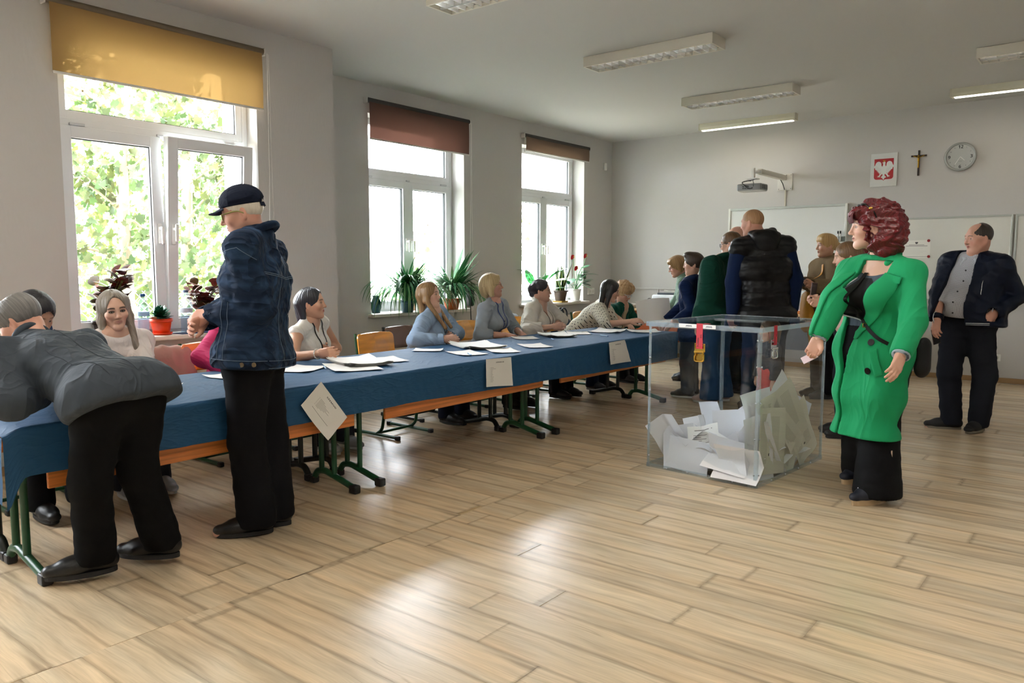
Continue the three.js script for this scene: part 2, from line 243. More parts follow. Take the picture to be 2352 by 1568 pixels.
// ---------- outside: ground, trees, fence ----------
{
  struct('ground', box(60, 0.2, 60, -30.6, -0.75, 0), M('#8f8d80', 0.95));
  const leafShape = (() => { const s = new THREE.Shape(); const pts = [[0, -0.5], [0.2, -0.42], [0.48, -0.45], [0.36, -0.15], [0.55, 0.12], [0.26, 0.12], [0.2, 0.32], [0, 0.55], [-0.2, 0.32], [-0.26, 0.12], [-0.55, 0.12], [-0.36, -0.15], [-0.48, -0.45], [-0.2, -0.42]]; s.setFromPoints(pts.map((p) => new THREE.Vector2(...p))); const g = new THREE.ShapeGeometry(s), p = g.attributes.position; for (let i = 0; i < p.count; i++) p.setZ(i, -0.25 * Math.abs(p.getX(i)) + 0.12 * p.getY(i) ** 2); g.computeVertexNormals(); return g; })();
  const leafMat = M('#ffffff', 0.6, { transmission: 0.45, thickness: 0 }), bark = M('#8d7d66', 0.9);
  const dummy = new THREE.Object3D(), col = new THREE.Color();
  function tree(label, x, z, height, spread, nLeaf, seed, lean = 0, low = 0, size = 0.085) {
    const r = rng(seed), g = thing('tree', label, 'tree', [x, -0.65, z], 'trees outside the windows');
    const tips = [], trunk = [[0, 0, 0], [lean * 0.3, height * 0.33, 0.1 * (r() - 0.5)], [lean * 0.6, height * 0.66, 0.2 * (r() - 0.5)], [lean, height, 0]];
    mesh('trunk', tube(trunk, 0.035 + height * 0.006, 20, 7), bark, g);
    const br = [];
    for (let i = 0; i < 16; i++) { const t = low + (1 - low) * (i + r()) / 16, a = r() * 6.28, y = height * (0.12 + 0.86 * t), b = V(lean * t, y, 0), L = spread * (0.5 + 0.6 * r()) * (1 - 0.35 * t), e = V(b.x + Math.cos(a) * L, y + (0.2 + r() * 0.5) * L, Math.sin(a) * L), m = b.clone().lerp(e, 0.5).add(V(0, 0.1 * L, 0)); br.push(tube([b, m, e], 0.014, 8, 5)); for (let k = 0.25; k <= 1; k += 0.12) tips.push(b.clone().lerp(e, k).add(V(0, 0.06 * Math.sin(k * 3), 0))); }
    mesh('branches', merge(br), bark, g);
    const im = new THREE.InstancedMesh(leafShape, leafMat, nLeaf);
    for (let i = 0; i < nLeaf; i++) {
      const t = tips[Math.floor(r() * tips.length)], s = size * (0.6 + 0.8 * r()), q = 0.17 * spread;
      dummy.position.set(t.x + (r() + r() - 1) * q * 1.7, t.y + (r() + r() - 1) * q * 1.7, t.z + (r() + r() - 1) * q * 1.7);
      dummy.rotation.set(-0.6 + (r() - 0.5) * 2.2, (r() - 0.5) * 6.28, (r() - 0.5) * 2.2); dummy.scale.setScalar(s); dummy.updateMatrix(); im.setMatrixAt(i, dummy.matrix);
      const k = 0.6 + r() * 0.8; col.setRGB((0.05 + 0.05 * r()) * k, 0.115 * k, 0.022 * k); im.setColorAt(i, col);
    }
    im.name = 'foliage'; im.userData.kind = 'stuff'; im.castShadow = im.receiveShadow = true; g.add(im);
  }
  tree('leafy tree with a pale stem close outside the nearest window, left pane', -1.9, 6.6, 4.6, 1.2, 1500, 5, 0.2);
  tree('leafy tree seen through the middle of the nearest window', -2.6, 5.5, 5.2, 1.3, 1700, 6, -0.3);
  tree('leafy tree behind the capped man, through the tilted pane', -2.2, 4.6, 4.8, 1.1, 1300, 7, 0.3);
  tree('tall background tree filling the nearest window with pale leaves', -5.0, 4.2, 7.0, 2.0, 2200, 8, 0.4, 0, 0.11);
  tree('leaning background tree left of the nearest window view', -4.6, 6.2, 6.6, 1.9, 2000, 9, -0.5, 0, 0.11);
  tree('low slender shrub seen through the middle window', -3.6, 0.9, 2.6, 0.8, 90, 10, 0.2, 0.1);
  tree('sparse sapling seen through the window nearest the back corner', -5.2, -3.0, 3.4, 1.1, 260, 11, 0.3, 0.1);
  tree('distant rounded tree behind the corner window', -11, -11, 4.4, 1.8, 500, 12, 0.3, 0.1, 0.16);
  const f = thing('chain_link_fence', 'pale chain link fence beyond the nearest window', 'fence', [-1.35, -0.65, 0]), wires = [], m = M('#cfd4d2', 0.5);
  for (let k = 0; k < 62; k++) { const z = 3.0 + k * 0.085; for (const s of [-1, 1]) { const z1 = z + s * 0.9; wires.push(new THREE.TubeGeometry(new THREE.LineCurve3(V(s * 0.002, 0.5, z), V(s * 0.002, 1.75, z + s * 1.25)), 1, 0.003, 4)); } }
  mesh('wire_mesh', merge(wires), m, f).userData.kind = 'stuff';
  for (const z of [3.2, 5.4, 7.6]) mesh('post', cyl(0.022, 0.022, 1.9, 0, 0.95, z, 10), M('#3f8f86', 0.5), f);
}

// ---------- things on the back wall ----------
{
  const g = thing('interactive_board', 'large interactive whiteboard with grey frame behind the man in the black vest', 'whiteboard', [2.71, 0.95, 0]);
  const w = 1.58, h = 1.19;
  mesh('surface', rbox(w - 0.05, h - 0.05, 0.03, 0.004, 0, h / 2, 0.022), M('#dfe2df', 0.22), g);
  const fm = M('#c2c8c4', 0.4); mesh('top_rail', rbox(w - 0.06, 0.032, 0.049, 0.006, 0, h - 0.016, 0.026), fm, g); mesh('bottom_rail', rbox(w - 0.06, 0.032, 0.049, 0.006, 0, 0.016, 0.026), fm, g);
  for (const s of [-1, 1]) mesh('side_rail', rbox(0.032, h, 0.05, 0.006, s * (w / 2 - 0.016), h / 2, 0.026), M('#e3e4de', 0.4), g);
  mesh('pen_tray', rbox(0.5, 0.03, 0.075, 0.008, 0.15, -0.035, 0.045), M('#d8dad6', 0.4), g);
  const p = thing('marker_holder', 'small wire marker holder with two markers on the interactive board', 'pen holder', [3.43, 1.66, 0.0515]);
  mesh('rack', merge([rbox(0.11, 0.006, 0.03, 0.002, 0, 0.06, 0.018), rbox(0.11, 0.006, 0.03, 0.002, 0, 0.0, 0.018), rbox(0.11, 0.06, 0.004, 0.002, 0, 0.03, 0.003)]), M('#8c9490', 0.4), p);
  for (const x of [-0.03, 0.0]) { const mk = mesh('marker', cyl(0.008, 0.008, 0.11, x, 0.06, 0.02, 10), white, p); mesh('cap', cyl(0.009, 0.009, 0.035, x, 0.115, 0.02, 10), blackPlastic, mk); }
}
{
  const g = thing('whiteboard', 'long folding whiteboard with a metal frame behind the man in the navy jacket', 'whiteboard', [4.6, 0.93, 0]);
  const sm = M('#dcdcd4', 0.25), fm = M('#b4b8b2', 0.35, { metalness: 0.3 });
  for (const [x0, x1] of [[3.72 - 4.6, 5.285 - 4.6], [5.305 - 4.6, 6.5 - 4.6]]) {
    const w = x1 - x0, xc = (x0 + x1) / 2, b = mesh('panel', rbox(w - 0.02, 0.99, 0.02, 0.003, xc, 0.5, 0.014), sm, g);
    mesh('frame', merge([rbox(w - 0.04, 0.022, 0.031, 0.004, xc, 0.988, 0.018), rbox(w - 0.04, 0.022, 0.031, 0.004, xc, 0.012, 0.018), rbox(0.022, 1, 0.032, 0.004, x0 + 0.011, 0.5, 0.018), rbox(0.022, 1, 0.032, 0.004, x1 - 0.011, 0.5, 0.018)]), fm, b);
  }
  const t = canvasTex(512, 384, (c, w, h) => { c.fillStyle = '#e9e8e0'; c.fillRect(0, 0, w, h); c.fillStyle = '#444'; c.beginPath(); c.moveTo(228, 40); c.lineTo(284, 40); c.lineTo(280, 66); c.lineTo(256, 84); c.lineTo(232, 66); c.fill(); c.fillStyle = '#555'; c.fillRect(110, 96, 290, 7); c.fillRect(60, 118, 400, 8); for (let i = 0; i < 6; i++) { c.fillStyle = '#c9c8c2'; c.fillRect(60, 150 + i * 28, 380 - (i % 3) * 60, 3); } c.fillStyle = '#555'; c.fillRect(40, 352, 430, 5); });
  const n = solo('notice_sheet', box(0.30, 0.215, 0.001), [paperMat, paperMat, paperMat, paperMat, M('#ffffff', 0.8, { map: t }), paperMat], 'printed notice sheet held by magnets on the whiteboard', 'notice'); n.position.set(4.305, 1.55, 0.0255);
  for (const [x, y, c, l] of [[4.17, 1.64, '#b9bd1e', 'yellow round magnet on the notice sheet corner'], [4.435, 1.65, '#8e1018', 'red round magnet at the top corner of the notice sheet'], [4.443, 1.46, '#8e1018', 'red round magnet at the bottom corner of the notice sheet']]) { const m = solo('magnet', cyl(0.016, 0.017, 0.008, 0, 0, 0, 18).rotateX(PI / 2), M(c, 0.4), l, 'magnet', 'magnets on the notice'); m.position.set(x, y, 0.03); }
}
{ // eagle emblem print behind glass
  const t = canvasTex(600, 800, (c, w, h) => {
    c.fillStyle = '#dfe0de'; c.fillRect(0, 0, w, h);
    c.fillStyle = '#b01824'; c.beginPath(); c.moveTo(75, 125); c.lineTo(525, 125); c.lineTo(525, 560); c.quadraticCurveTo(525, 630, 455, 632); c.lineTo(350, 634); c.quadraticCurveTo(310, 640, 300, 668); c.quadraticCurveTo(290, 640, 250, 634); c.lineTo(145, 632); c.quadraticCurveTo(75, 630, 75, 560); c.closePath(); c.fill();
    c.fillStyle = '#e6e6e4';
    for (const s of [-1, 1]) { const X = (x) => 300 + s * x; // wings of feathers
      c.beginPath(); c.moveTo(X(20), 330); c.quadraticCurveTo(X(60), 310, X(58), 270); c.quadraticCurveTo(X(60), 200, X(120), 190); c.quadraticCurveTo(X(205), 190, X(208), 330); c.lineTo(X(200), 390); c.lineTo(X(40), 400); c.fill();
      for (let i = 0; i < 9; i++) { const a = i / 8, bx = lerp(200, 40, a), by = lerp(300, 390, a), ex = lerp(215, 60, a), ey = lerp(350, 520, Math.min(1, a * 1.25)) - (a > 0.85 ? 30 : 0); c.beginPath(); c.moveTo(X(bx + 12), by - 20); c.quadraticCurveTo(X(ex + 22), (by + ey) / 2, X(ex), ey); c.quadraticCurveTo(X(ex - 18), (by + ey) / 2, X(bx - 24), by); c.fill(); }
      c.beginPath(); c.moveTo(X(14), 430); c.quadraticCurveTo(X(80), 470, X(110), 540); c.lineTo(X(160), 548); c.lineTo(X(120), 556); c.lineTo(X(150), 585); c.lineTo(X(104), 566); c.lineTo(X(96), 592); c.lineTo(X(84), 560); c.quadraticCurveTo(X(50), 500, X(8), 480); c.fill();
      for (const [bx, by, rr] of [[28, 560, 16], [48, 578, 13], [26, 590, 12]]) { c.beginPath(); c.arc(X(bx), by, rr, 0, 7); c.fill(); } }
    c.beginPath(); c.moveTo(255, 330); c.quadraticCurveTo(285, 290, 280, 240); c.quadraticCurveTo(276, 205, 308, 198); c.quadraticCurveTo(338, 200, 336, 232); c.quadraticCurveTo(322, 270, 345, 330); c.quadraticCurveTo(350, 430, 325, 520); c.lineTo(322, 610); c.lineTo(300, 650); c.lineTo(278, 610); c.lineTo(275, 520); c.quadraticCurveTo(250, 430, 255, 330); c.fill();
    c.beginPath(); c.moveTo(284, 214); c.quadraticCurveTo(262, 214, 258, 232); c.lineTo(284, 232); c.fill();
    c.fillStyle = '#c79a2a'; c.beginPath(); c.moveTo(275, 190); c.lineTo(272, 165); c.lineTo(288, 176); c.lineTo(302, 158); c.lineTo(316, 176); c.lineTo(334, 165); c.lineTo(330, 190); c.fill();
    c.strokeStyle = '#b9bab8'; c.lineWidth = 3; for (const s of [-1, 1]) for (let i = 0; i < 8; i++) { const a = i / 7; c.beginPath(); c.moveTo(300 + s * lerp(185, 60, a), lerp(290, 370, a)); c.lineTo(300 + s * lerp(195, 75, a), lerp(335, 450, a)); c.stroke(); }
  });
  const g = thing('emblem_picture', 'white framed red shield emblem with a white crowned eagle on the wall', 'picture', [3.895, 2.325, 0]);
  mesh('backing', rbox(0.305, 0.405, 0.012, 0.003, 0, 0.2025, 0.008), M('#d9dad8', 0.4), g);
  mesh('print', new THREE.PlaneGeometry(0.295, 0.395).translate(0, 0.2025, 0.0145), M('#ffffff', 0.25, { map: t, clearcoat: 0.6, clearcoatRoughness: 0.1 }), g);
}
{
  const g = thing('crucifix', 'small dark wooden crucifix with a golden figure between emblem and clock', 'crucifix', [4.28, 2.43, 0]);
  const dk = M('#24130f', 0.5); mesh('upright', rbox(0.02, 0.30, 0.012, 0.002, 0, 0.15, 0.008), dk, g); mesh('crossbar', rbox(0.17, 0.018, 0.012, 0.002, 0, 0.235, 0.008), dk, g);
  const gold = M('#b8912f', 0.35, { metalness: 0.8 });
  mesh('figure', merge([new THREE.CapsuleGeometry(0.012, 0.03, 4, 8).translate(0, 0.19, 0.022), new THREE.CapsuleGeometry(0.008, 0.065, 4, 8).translate(0, 0.13, 0.022), new THREE.SphereGeometry(0.011, 10, 8).translate(-0.002, 0.232, 0.024), tube([[-0.06, 0.236, 0.018], [-0.03, 0.224, 0.02], [0, 0.212, 0.022], [0.03, 0.224, 0.02], [0.06, 0.236, 0.018]], 0.005, 16, 6)]), gold, g);
}
{
  const t = canvasTex(512, 512, (c) => {
    c.fillStyle = '#b9bcba'; c.fillRect(0, 0, 512, 512); c.textAlign = 'center'; c.textBaseline = 'middle'; c.fillStyle = '#15171a';
    for (let n = 1; n <= 12; n++) { const a = n * PI / 6, big = n % 3 === 0, R = big ? 196 : 204; c.font = (big ? 'bold 84px' : '32px') + ' sans-serif'; c.fillStyle = big ? '#15171a' : '#3c4044'; c.fillText(String(n), 256 + Math.sin(a) * R, 256 - Math.cos(a) * R); }
    c.font = '20px sans-serif'; c.fillStyle = '#777'; c.fillRect(225, 340, 62, 5);
  });
  const g = thing('wall_clock', 'round grey wall clock with bold 12, 3, 6 and 9', 'clock', [4.72, 2.615, 0]);
  mesh('rim', new THREE.TorusGeometry(0.152, 0.013, 12, 48).translate(0, 0, 0.025), M('#a9adab', 0.3, { metalness: 0.4 }), g);
  mesh('case', cyl(0.152, 0.155, 0.024, 0, 0, 0, 48).rotateX(PI / 2).translate(0, 0, 0.013), M('#b9bcba', 0.5), g);
  mesh('dial', new THREE.CircleGeometry(0.148, 48).translate(0, 0, 0.026), M('#ffffff', 0.5, { map: t }), g);
  const hm = M('#e8e8e6', 0.4);
  mesh('minute_hand', rbox(0.007, 0.10, 0.002, 0.0008, 0, 0.05, 0).rotateZ(2.6).translate(0, 0, 0.029), hm, g); mesh('hour_hand', rbox(0.009, 0.065, 0.002, 0.0008, 0, 0.032, 0).rotateZ(-2.35).translate(0, 0, 0.031), hm, g);
}
{ // projector on its wall arm
  const a = thing('wall_bracket', 'white wall arm holding the projector above the interactive board', 'mount', [2.68, 2.48, 0]);
  mesh('wall_plate', rbox(0.2, 0.22, 0.012, 0.012, 0, -0.02, 0.007), whiteMetal, a);
  mesh('arm', rbox(0.06, 0.065, 0.9, 0.006, -0.01, 0.035, 0.45), M('#d4d0c4', 0.45), a); mesh('cable_slot', box(0.045, 0.002, 0.6, -0.01, 0.0685, 0.4), blackPlastic, a);
  mesh('drop_tube', merge([rbox(0.04, 0.13, 0.04, 0.004, -0.06, 0.01, 0.98), rbox(0.1, 0.03, 0.05, 0.004, -0.04, 0.03, 0.93), rbox(0.12, 0.012, 0.12, 0.004, -0.06, -0.058, 0.98)]), white, a);
  for (const [x, y] of [[-0.08, 0.07], [0.08, 0.07], [-0.08, -0.11], [0.08, -0.11], [0.02, 0.07]]) mesh('bolt', cyl(0.006, 0.006, 0.006, 0, 0, 0, 8).rotateX(PI / 2).translate(x, y, 0.016), M('#8d8d88', 0.4), a);
  mesh('strut_cable', tube([[-0.02, 0, 0.12], [-0.01, -0.05, 0.06], [0.0, -0.12, 0.02]], 0.006, 12, 6), blackPlastic, a);
  const p = thing('projector', 'grey projector hanging from the white arm with tangled cables', 'projector', [2.62, 2.268, 1.0]);
  mesh('body', rbox(0.31, 0.085, 0.23, 0.018, 0, 0.045, 0), M('#8f9192', 0.45), p); mesh('base_plate', rbox(0.29, 0.012, 0.21, 0.005, 0, 0.004, 0), M('#cfd0ce', 0.5), p);
  mesh('vent', merge([...Array(6)].map((_, i) => box(0.004, 0.05, 0.015, 0.155, 0.045, -0.08 + i * 0.03))), blackPlastic, p);
  mesh('ports', merge([[-0.07, 0.03], [-0.045, 0.03], [-0.02, 0.03], [-0.07, 0.05], [0.0, 0.03]].map(([x, y]) => box(0.016, 0.011, 0.004, x, y, 0.116))), blackPlastic, p);
  mesh('cable', merge([tube([[0.0, 0.05, 0.12], [-0.03, 0.06, 0.16], [-0.08, 0.1, 0.13], [-0.06, 0.125, 0.05], [-0.02, 0.13, 0]], 0.005, 30, 6), tube([[0.05, 0.03, 0.12], [0.02, 0.02, 0.17], [-0.05, 0.07, 0.15], [-0.09, 0.11, 0.08], [0.02, 0.14, 0.0]], 0.005, 30, 6), tube([[0.06, 0.05, 0.12], [0.07, 0.08, 0.14], [0.03, 0.12, 0.06]], 0.004, 16, 6)]), blackPlastic, p);
  struct('trim_1', merge([rbox(0.022, 0.25, 0.014, 0.003, 2.69, 2.235, 0.007)]), M('#cdc8b8', 0.5));
  struct('trim_2', merge([rbox(1.55, 0.02, 0.014, 0.003, 0.9, 1.01, 0.007), rbox(0.02, 0.12, 0.014, 0.003, 0.83, 0.95, 0.008), rbox(0.02, 0.3, 0.014, 0.003, 1.75, 0.85, 0.008)]), M('#c9c7c4', 0.5));
}
{ // fittings on the walls
  const s = solo('wall_sensor', rbox(0.03, 0.11, 0.06, 0.012, 0.016, 0, 0, 3), white, 'small white sensor box high on the window wall near the corner', 'sensor'); s.position.set(0, 2.85, 0.22);
  const k = thing('wall_socket', 'white double socket on the window wall beside the anthurium', 'socket', [0, 0.97, 0.58]); mesh('plate', rbox(0.02, 0.1, 0.17, 0.006, 0.01, 0, 0), white, k); for (const z of [-0.04, 0.04]) mesh('insert', cyl(0.022, 0.022, 0.006, 0, 0, 0, 16).rotateZ(PI / 2).translate(0.021, 0, z), M('#d4d2cc', 0.5), k);
  const k2 = thing('wall_socket', 'white socket low on the back wall beside the navy jacket', 'socket', [5.2, 0.29, 0]); mesh('plate', rbox(0.08, 0.08, 0.012, 0.006, 0, 0, 0.006), white, k2); mesh('insert', cyl(0.022, 0.022, 0.006, 0, 0, 0, 16).rotateX(PI / 2).translate(0, 0, 0.013), M('#cfcdc6', 0.5), k2);
}

const clothCrease = (() => { const t = tex(512, 512, (x, y) => { const u = x / 512 * 9, v = y / 512 * 9, w = 1.5 * n3(u * 0.5, v * 0.5, 4), r = 1 - 2.4 * Math.abs(n3(u + w, v - w, 19)), q = 1 - 2.2 * Math.abs(n3(u * 2.3 - w, v * 2.1 + w, 25)), k = 96 + 80 * Math.max(0, r) ** 2 + 34 * Math.max(0, q) ** 2; return [k, k, k]; }, false); t.wrapS = t.wrapT = THREE.MirroredRepeatWrapping; return t; })();
// ---------- desks under the cloth ----------
const TH = 0.69;
const deskLeg = (() => { // one leg frame in local x (0 = outer edge of the desk, negative inward)
  const up = merge([cyl(0.0165, 0.0165, 0.60, -0.36, 0.385, 0, 12), cyl(0.0165, 0.0165, 0.60, -0.24, 0.385, 0, 12), poly([[-0.45, 0.685, 0], [-0.06, 0.685, 0]], 0.012, 6)]);
  const foot = poly([[-0.435, 0.035, 0], [-0.40, 0.085, 0], [-0.33, 0.095, 0], [-0.07, 0.035, 0]], 0.02, 10);
  const caps = [rbox(0.05, 0.045, 0.046, 0.01, -0.438, 0.024, 0), rbox(0.06, 0.05, 0.048, 0.01, -0.055, 0.026, 0)];
  return { up, foot, caps };
})();
function desk(z0, z1, x, dir, frame, label) { // x: outer edge; dir +1 front row, -1 rear row
  const g = thing('school_desk', label, 'table', [x, 0, (z0 + z1) / 2], 'school desks under the blue cloth', dir > 0 ? 0 : PI), w = z1 - z0;
  mesh('tabletop', rbox(0.46, 0.02, w - 0.01, 0.006, -0.23, TH - 0.01, 0), deskTopWood, g);
  mesh('modesty_panel', rbox(0.018, 0.26, w - 0.24, 0.004, -0.03, 0.545, 0), woodOrange, g);
  for (const s of [-1, 1]) { const l = new THREE.Group(); l.name = 'leg_frame'; l.position.z = s * (w / 2 - 0.1); g.add(l); mesh('uprights', deskLeg.up, frame, l); mesh('foot_bar', deskLeg.foot, frame, l); for (const q of deskLeg.caps) mesh('foot_cap', q, blackPlastic, l); }
}
const ZT = [3.52, 5.56, 7.43, 9.31];
const nm = ['farthest', 'middle', 'nearest'];
for (let i = 0; i < 3; i++) { desk(ZT[i], ZT[i + 1], 2.85, 1, greenFrame, nm[i] + ' green-legged desk in the front row under the blue cloth'); desk(ZT[i], ZT[i + 1], 1.92, -1, darkFrame, nm[i] + ' desk in the rear row on the sitters side of the blue cloth'); }

// ---------- blue tablecloth ----------
{
  const xb = 1.905, xf = 2.868, top = TH + 0.008, z0 = 3.47, z1 = 9.36, prof = [];
  const add = (x, y) => prof.push([x, y]);
  for (let i = 0; i <= 8; i++) add(xb - 0.004, lerp(0.50, top - 0.02, i / 8));
  for (let i = 1; i < 4; i++) { const a = PI - i * PI / 8; add(xb + 0.016 + Math.cos(a) * 0.02, top - 0.02 + Math.sin(a) * 0.02); }
  for (let i = 0; i <= 40; i++) add(lerp(xb + 0.016, xf - 0.016, i / 40), top);
  for (let i = 1; i < 4; i++) { const a = PI / 2 - i * PI / 8; add(xf - 0.016 + Math.cos(a) * 0.02, top - 0.02 + Math.sin(a) * 0.02); }
  const nf = prof.length; for (let i = 0; i <= 22; i++) add(xf + 0.004, lerp(top - 0.02, 0.485, i / 22));
  const nz = 330, pos = [], uv = [], idx = [], np = prof.length;
  for (let j = 0; j <= nz; j++) for (let i = 0; i < np; i++) {
    const z = lerp(z0, z1, j / nz); let [x, y] = prof[i], Z = z;
    const hang = i >= nf ? (i - nf) / 22 : i <= 8 ? 1 - i / 8 : 0;
    if (hang > 0 && i >= nf) { const far = sstep(7.6, 3.6, z); y = lerp(top - 0.02, lerp(0.497, 0.437, far) + 0.008 * n3(z * 2.2, 3, 1), hang); x += hang * (0.010 * n3(z * 3.2, y * 3, 2) + 0.008 * Math.abs(n3(z * 9 + y * 5, y * 7, 5)) + 0.006 * n3(z * 20 - y * 9, y * 11, 8)); }
    else if (hang > 0) x -= 0.006 * hang * (1 + n3(z * 4, y * 3, 9));
    else { y += 0.0022 * Math.max(0, fbm(x * 5 + z * 2, z * 4, 3, 3) * 2) + 0.0016 * Math.max(0, n3(x * 14, z * 11, 6)); }
    const near = sstep(z1 - 0.10, z1, z); if (near > 0) { y -= near * near * (0.03 + (i >= nf ? 0.10 * hang : 0)); }
    pos.push(x, y, Z); uv.push(i * 0.03, z);
  }
  for (let j = 0; j < nz; j++) for (let i = 0; i < np - 1; i++) { const a = j * np + i, b = a + np; idx.push(a, b, a + 1, b, b + 1, a + 1); }
  const g = new THREE.BufferGeometry(); g.setAttribute('position', new THREE.Float32BufferAttribute(pos, 3)); g.setAttribute('uv', new THREE.Float32BufferAttribute(uv, 2)); g.setIndex(idx); g.computeVertexNormals();
  const m = M('#0c456b', 0.72, { bumpMap: clothCrease, bumpScale: 0.0045, sheen: 0.15, sheenColor: new THREE.Color('#3a70a0'), side: THREE.DoubleSide });
  const o = thing('tablecloth', 'long dark blue cloth covering the row of desks', 'tablecloth');
  mesh('cover', g, m, o);
  // end drop with hanging corner at the near end
  const ep = [], ei = [], eu = []; const nx = 30, ny = 14;
  for (let j = 0; j <= ny; j++) for (let i = 0; i <= nx; i++) { const t = j / ny, u = i / nx, x = lerp(xb, xf + 0.006, u), drop = 0.17 + 0.10 * sstep(0.75, 1, u) + 0.04 * n3(u * 5, 1, 4); ep.push(x, TH - 0.022 - t * drop, z1 + 0.004 + 0.012 * t * (1 + n3(u * 9, t * 2, 7))); eu.push(x, t * 0.2); }
  for (let j = 0; j < ny; j++) for (let i = 0; i < nx; i++) { const a = j * (nx + 1) + i, b = a + nx + 1; ei.push(a, b, a + 1, b, b + 1, a + 1); }
  const eg = new THREE.BufferGeometry(); eg.setAttribute('position', new THREE.Float32BufferAttribute(ep, 3)); eg.setAttribute('uv', new THREE.Float32BufferAttribute(eu, 2)); eg.setIndex(ei); eg.computeVertexNormals(); mesh('end_drop', eg, m, o);
}

// ---------- sheets of paper ----------
function sheetGeo(w, h, curl = 0.004, seed = 1, n = 10) { const g = new THREE.PlaneGeometry(w, h, n, n).rotateX(-PI / 2), p = g.attributes.position; for (let i = 0; i < p.count; i++) { const x = p.getX(i) / w, z = p.getZ(i) / h, c = Math.max(0, Math.abs(x) + Math.abs(z) - 0.72); p.setY(i, 0.0015 + curl * 2 * c * (1 + n3(x * 3, z * 3, seed)) * 2 + 0.0012 * (1 + n3(x * 4, z * 4, seed + 3))); } g.computeVertexNormals(); return g; }
const paper2 = M('#eeedea', 0.85, { side: THREE.DoubleSide });
let sheetNo = 0;
function sheet(x, z, w, h, turn, label, y = TH + 0.0125, curl = 0.004) { const m = solo('paper_sheet', sheetGeo(w, h, curl, sheetNo++), paper2, label, 'paper', 'papers lying on the blue cloth'); m.position.set(x, y, z); m.rotation.y = turn; return m; }
sheet(2.30, 7.52, 0.22, 0.30, 0.5, 'white sheet partly behind the denim jacket, before the sleeveless woman');
sheet(2.47, 7.26, 0.30, 0.42, 1.1, 'large white sheet under the paper stack before the sleeveless woman');
sheet(2.36, 6.86, 0.21, 0.297, 1.2, 'white sheet pushed out past the stack toward the empty chair');
sheet(2.22, 7.93, 0.22, 0.30, 0.15, 'white sheet with a ragged edge left of the denim jacket', TH + 0.0125, 0.007);
sheet(2.45, 8.55, 0.21, 0.297, 0.7, 'white sheet with a curled corner beside the bending man', TH + 0.0125, 0.02);
sheet(2.15, 6.25, 0.22, 0.16, 0.6, 'small white sheet before the woman in the light blue shirt, at the back edge');
sheet(2.52, 6.22, 0.21, 0.297, 1.2, 'white sheet in front of the open booklet');
sheet(2.62, 5.92, 0.21, 0.297, 0.95, 'white sheet near the front cloth edge above the second hanging notice');
sheet(2.60, 5.48, 0.21, 0.297, 1.0, 'white sheet lying before the woman in grey');
sheet(2.12, 4.98, 0.21, 0.26, 0.9, 'white sheet under the hand of the woman in grey');
sheet(2.22, 4.27, 0.21, 0.297, 0.7, 'white sheet beside the folder of the woman in cream');
sheet(2.30, 3.86, 0.30, 0.42, 0.3, 'large crumpled sheet under the hands of the polka dot woman', TH + 0.0125, 0.01);
sheet(2.62, 3.68, 0.30, 0.30, 0.8, 'broad white sheet at the far table end by the ballot box', TH + 0.0125, 0.01);
function stack(x, z, w, h, turn, n, label) { const g = thing('paper_stack', label, 'paper stack', [x, TH + 0.0125, z], 'paper stacks on the blue cloth', turn), r = rng(n + 9); for (let i = 0; i < n; i++) { const m = mesh('page', sheetGeo(w, h, 0.012, i + 4, 8), paper2, g); m.position.set((r() - 0.5) * 0.02, 0.001 + i * 0.0022, (r() - 0.5) * 0.02); m.rotation.y = (r() - 0.5) * 0.08; } }
stack(2.36, 7.10, 0.30, 0.42, 1.25, 9, 'thick stack of white pages before the sleeveless woman');
stack(2.28, 5.82, 0.32, 0.45, 1.1, 7, 'open booklet of white pages before the blue shirt woman');
stack(2.22, 4.62, 0.26, 0.36, 1.0, 6, 'pale folder of pages before the woman in cream');
for (const [x, z, t, l] of [[2.40, 7.42, 1.0, 'blue pen lying by the paper stack'], [2.62, 6.30, 0.9, 'blue pen lying on the booklet edge'], [2.42, 4.98, 0.8, 'pale blue pen lying by the grey sleeve'], [2.60, 4.42, 1.1, 'pale blue pen lying beside the pale folder']]) { const g = thing('pen', l, 'pen', [x, TH + 0.021, z], 'pens on the blue cloth', t); mesh('barrel', new THREE.CapsuleGeometry(0.0045, 0.12, 4, 8).rotateX(PI / 2), M('#7fb0d8', 0.35), g); mesh('tip', new THREE.ConeGeometry(0.0045, 0.018, 8).rotateX(PI / 2).translate(0, 0, 0.073), M('#2a5f9e', 0.4), g); }

// notices hanging on the cloth front
const ballotTex = canvasTex(420, 594, (c, w, h) => { c.fillStyle = '#dcd9d2'; c.fillRect(0, 0, w, h); c.fillStyle = '#1c1c1c'; c.font = 'bold 34px sans-serif'; c.textAlign = 'center'; c.fillText('SZEMUD', w * 0.55, 96); const r = rng(4); for (let i = 0; i < 13; i++) { c.fillRect(58, 190 + i * 25, 8, 3); c.fillRect(74, 190 + i * 25, 30 + (i === 1 ? 60 : r() * 26), 4); } });
const ballotTex2 = canvasTex(420, 594, (c, w, h) => { c.fillStyle = '#dcd9d2'; c.fillRect(0, 0, w, h); c.fillStyle = '#1c1c1c'; c.font = 'bold 36px sans-serif'; c.textAlign = 'center'; c.fillText('SZEMUD', w * 0.5, 96); const r = rng(8); for (let i = 0; i < 8; i++) { const l = [60, 90, 150, 120, 160, 110, 80, 40][i]; c.fillRect(90, 200 + i * 22, 10, 3); c.fillRect(110, 200 + i * 22, l, 4); } c.fillRect(90, 420, 240, 5); });
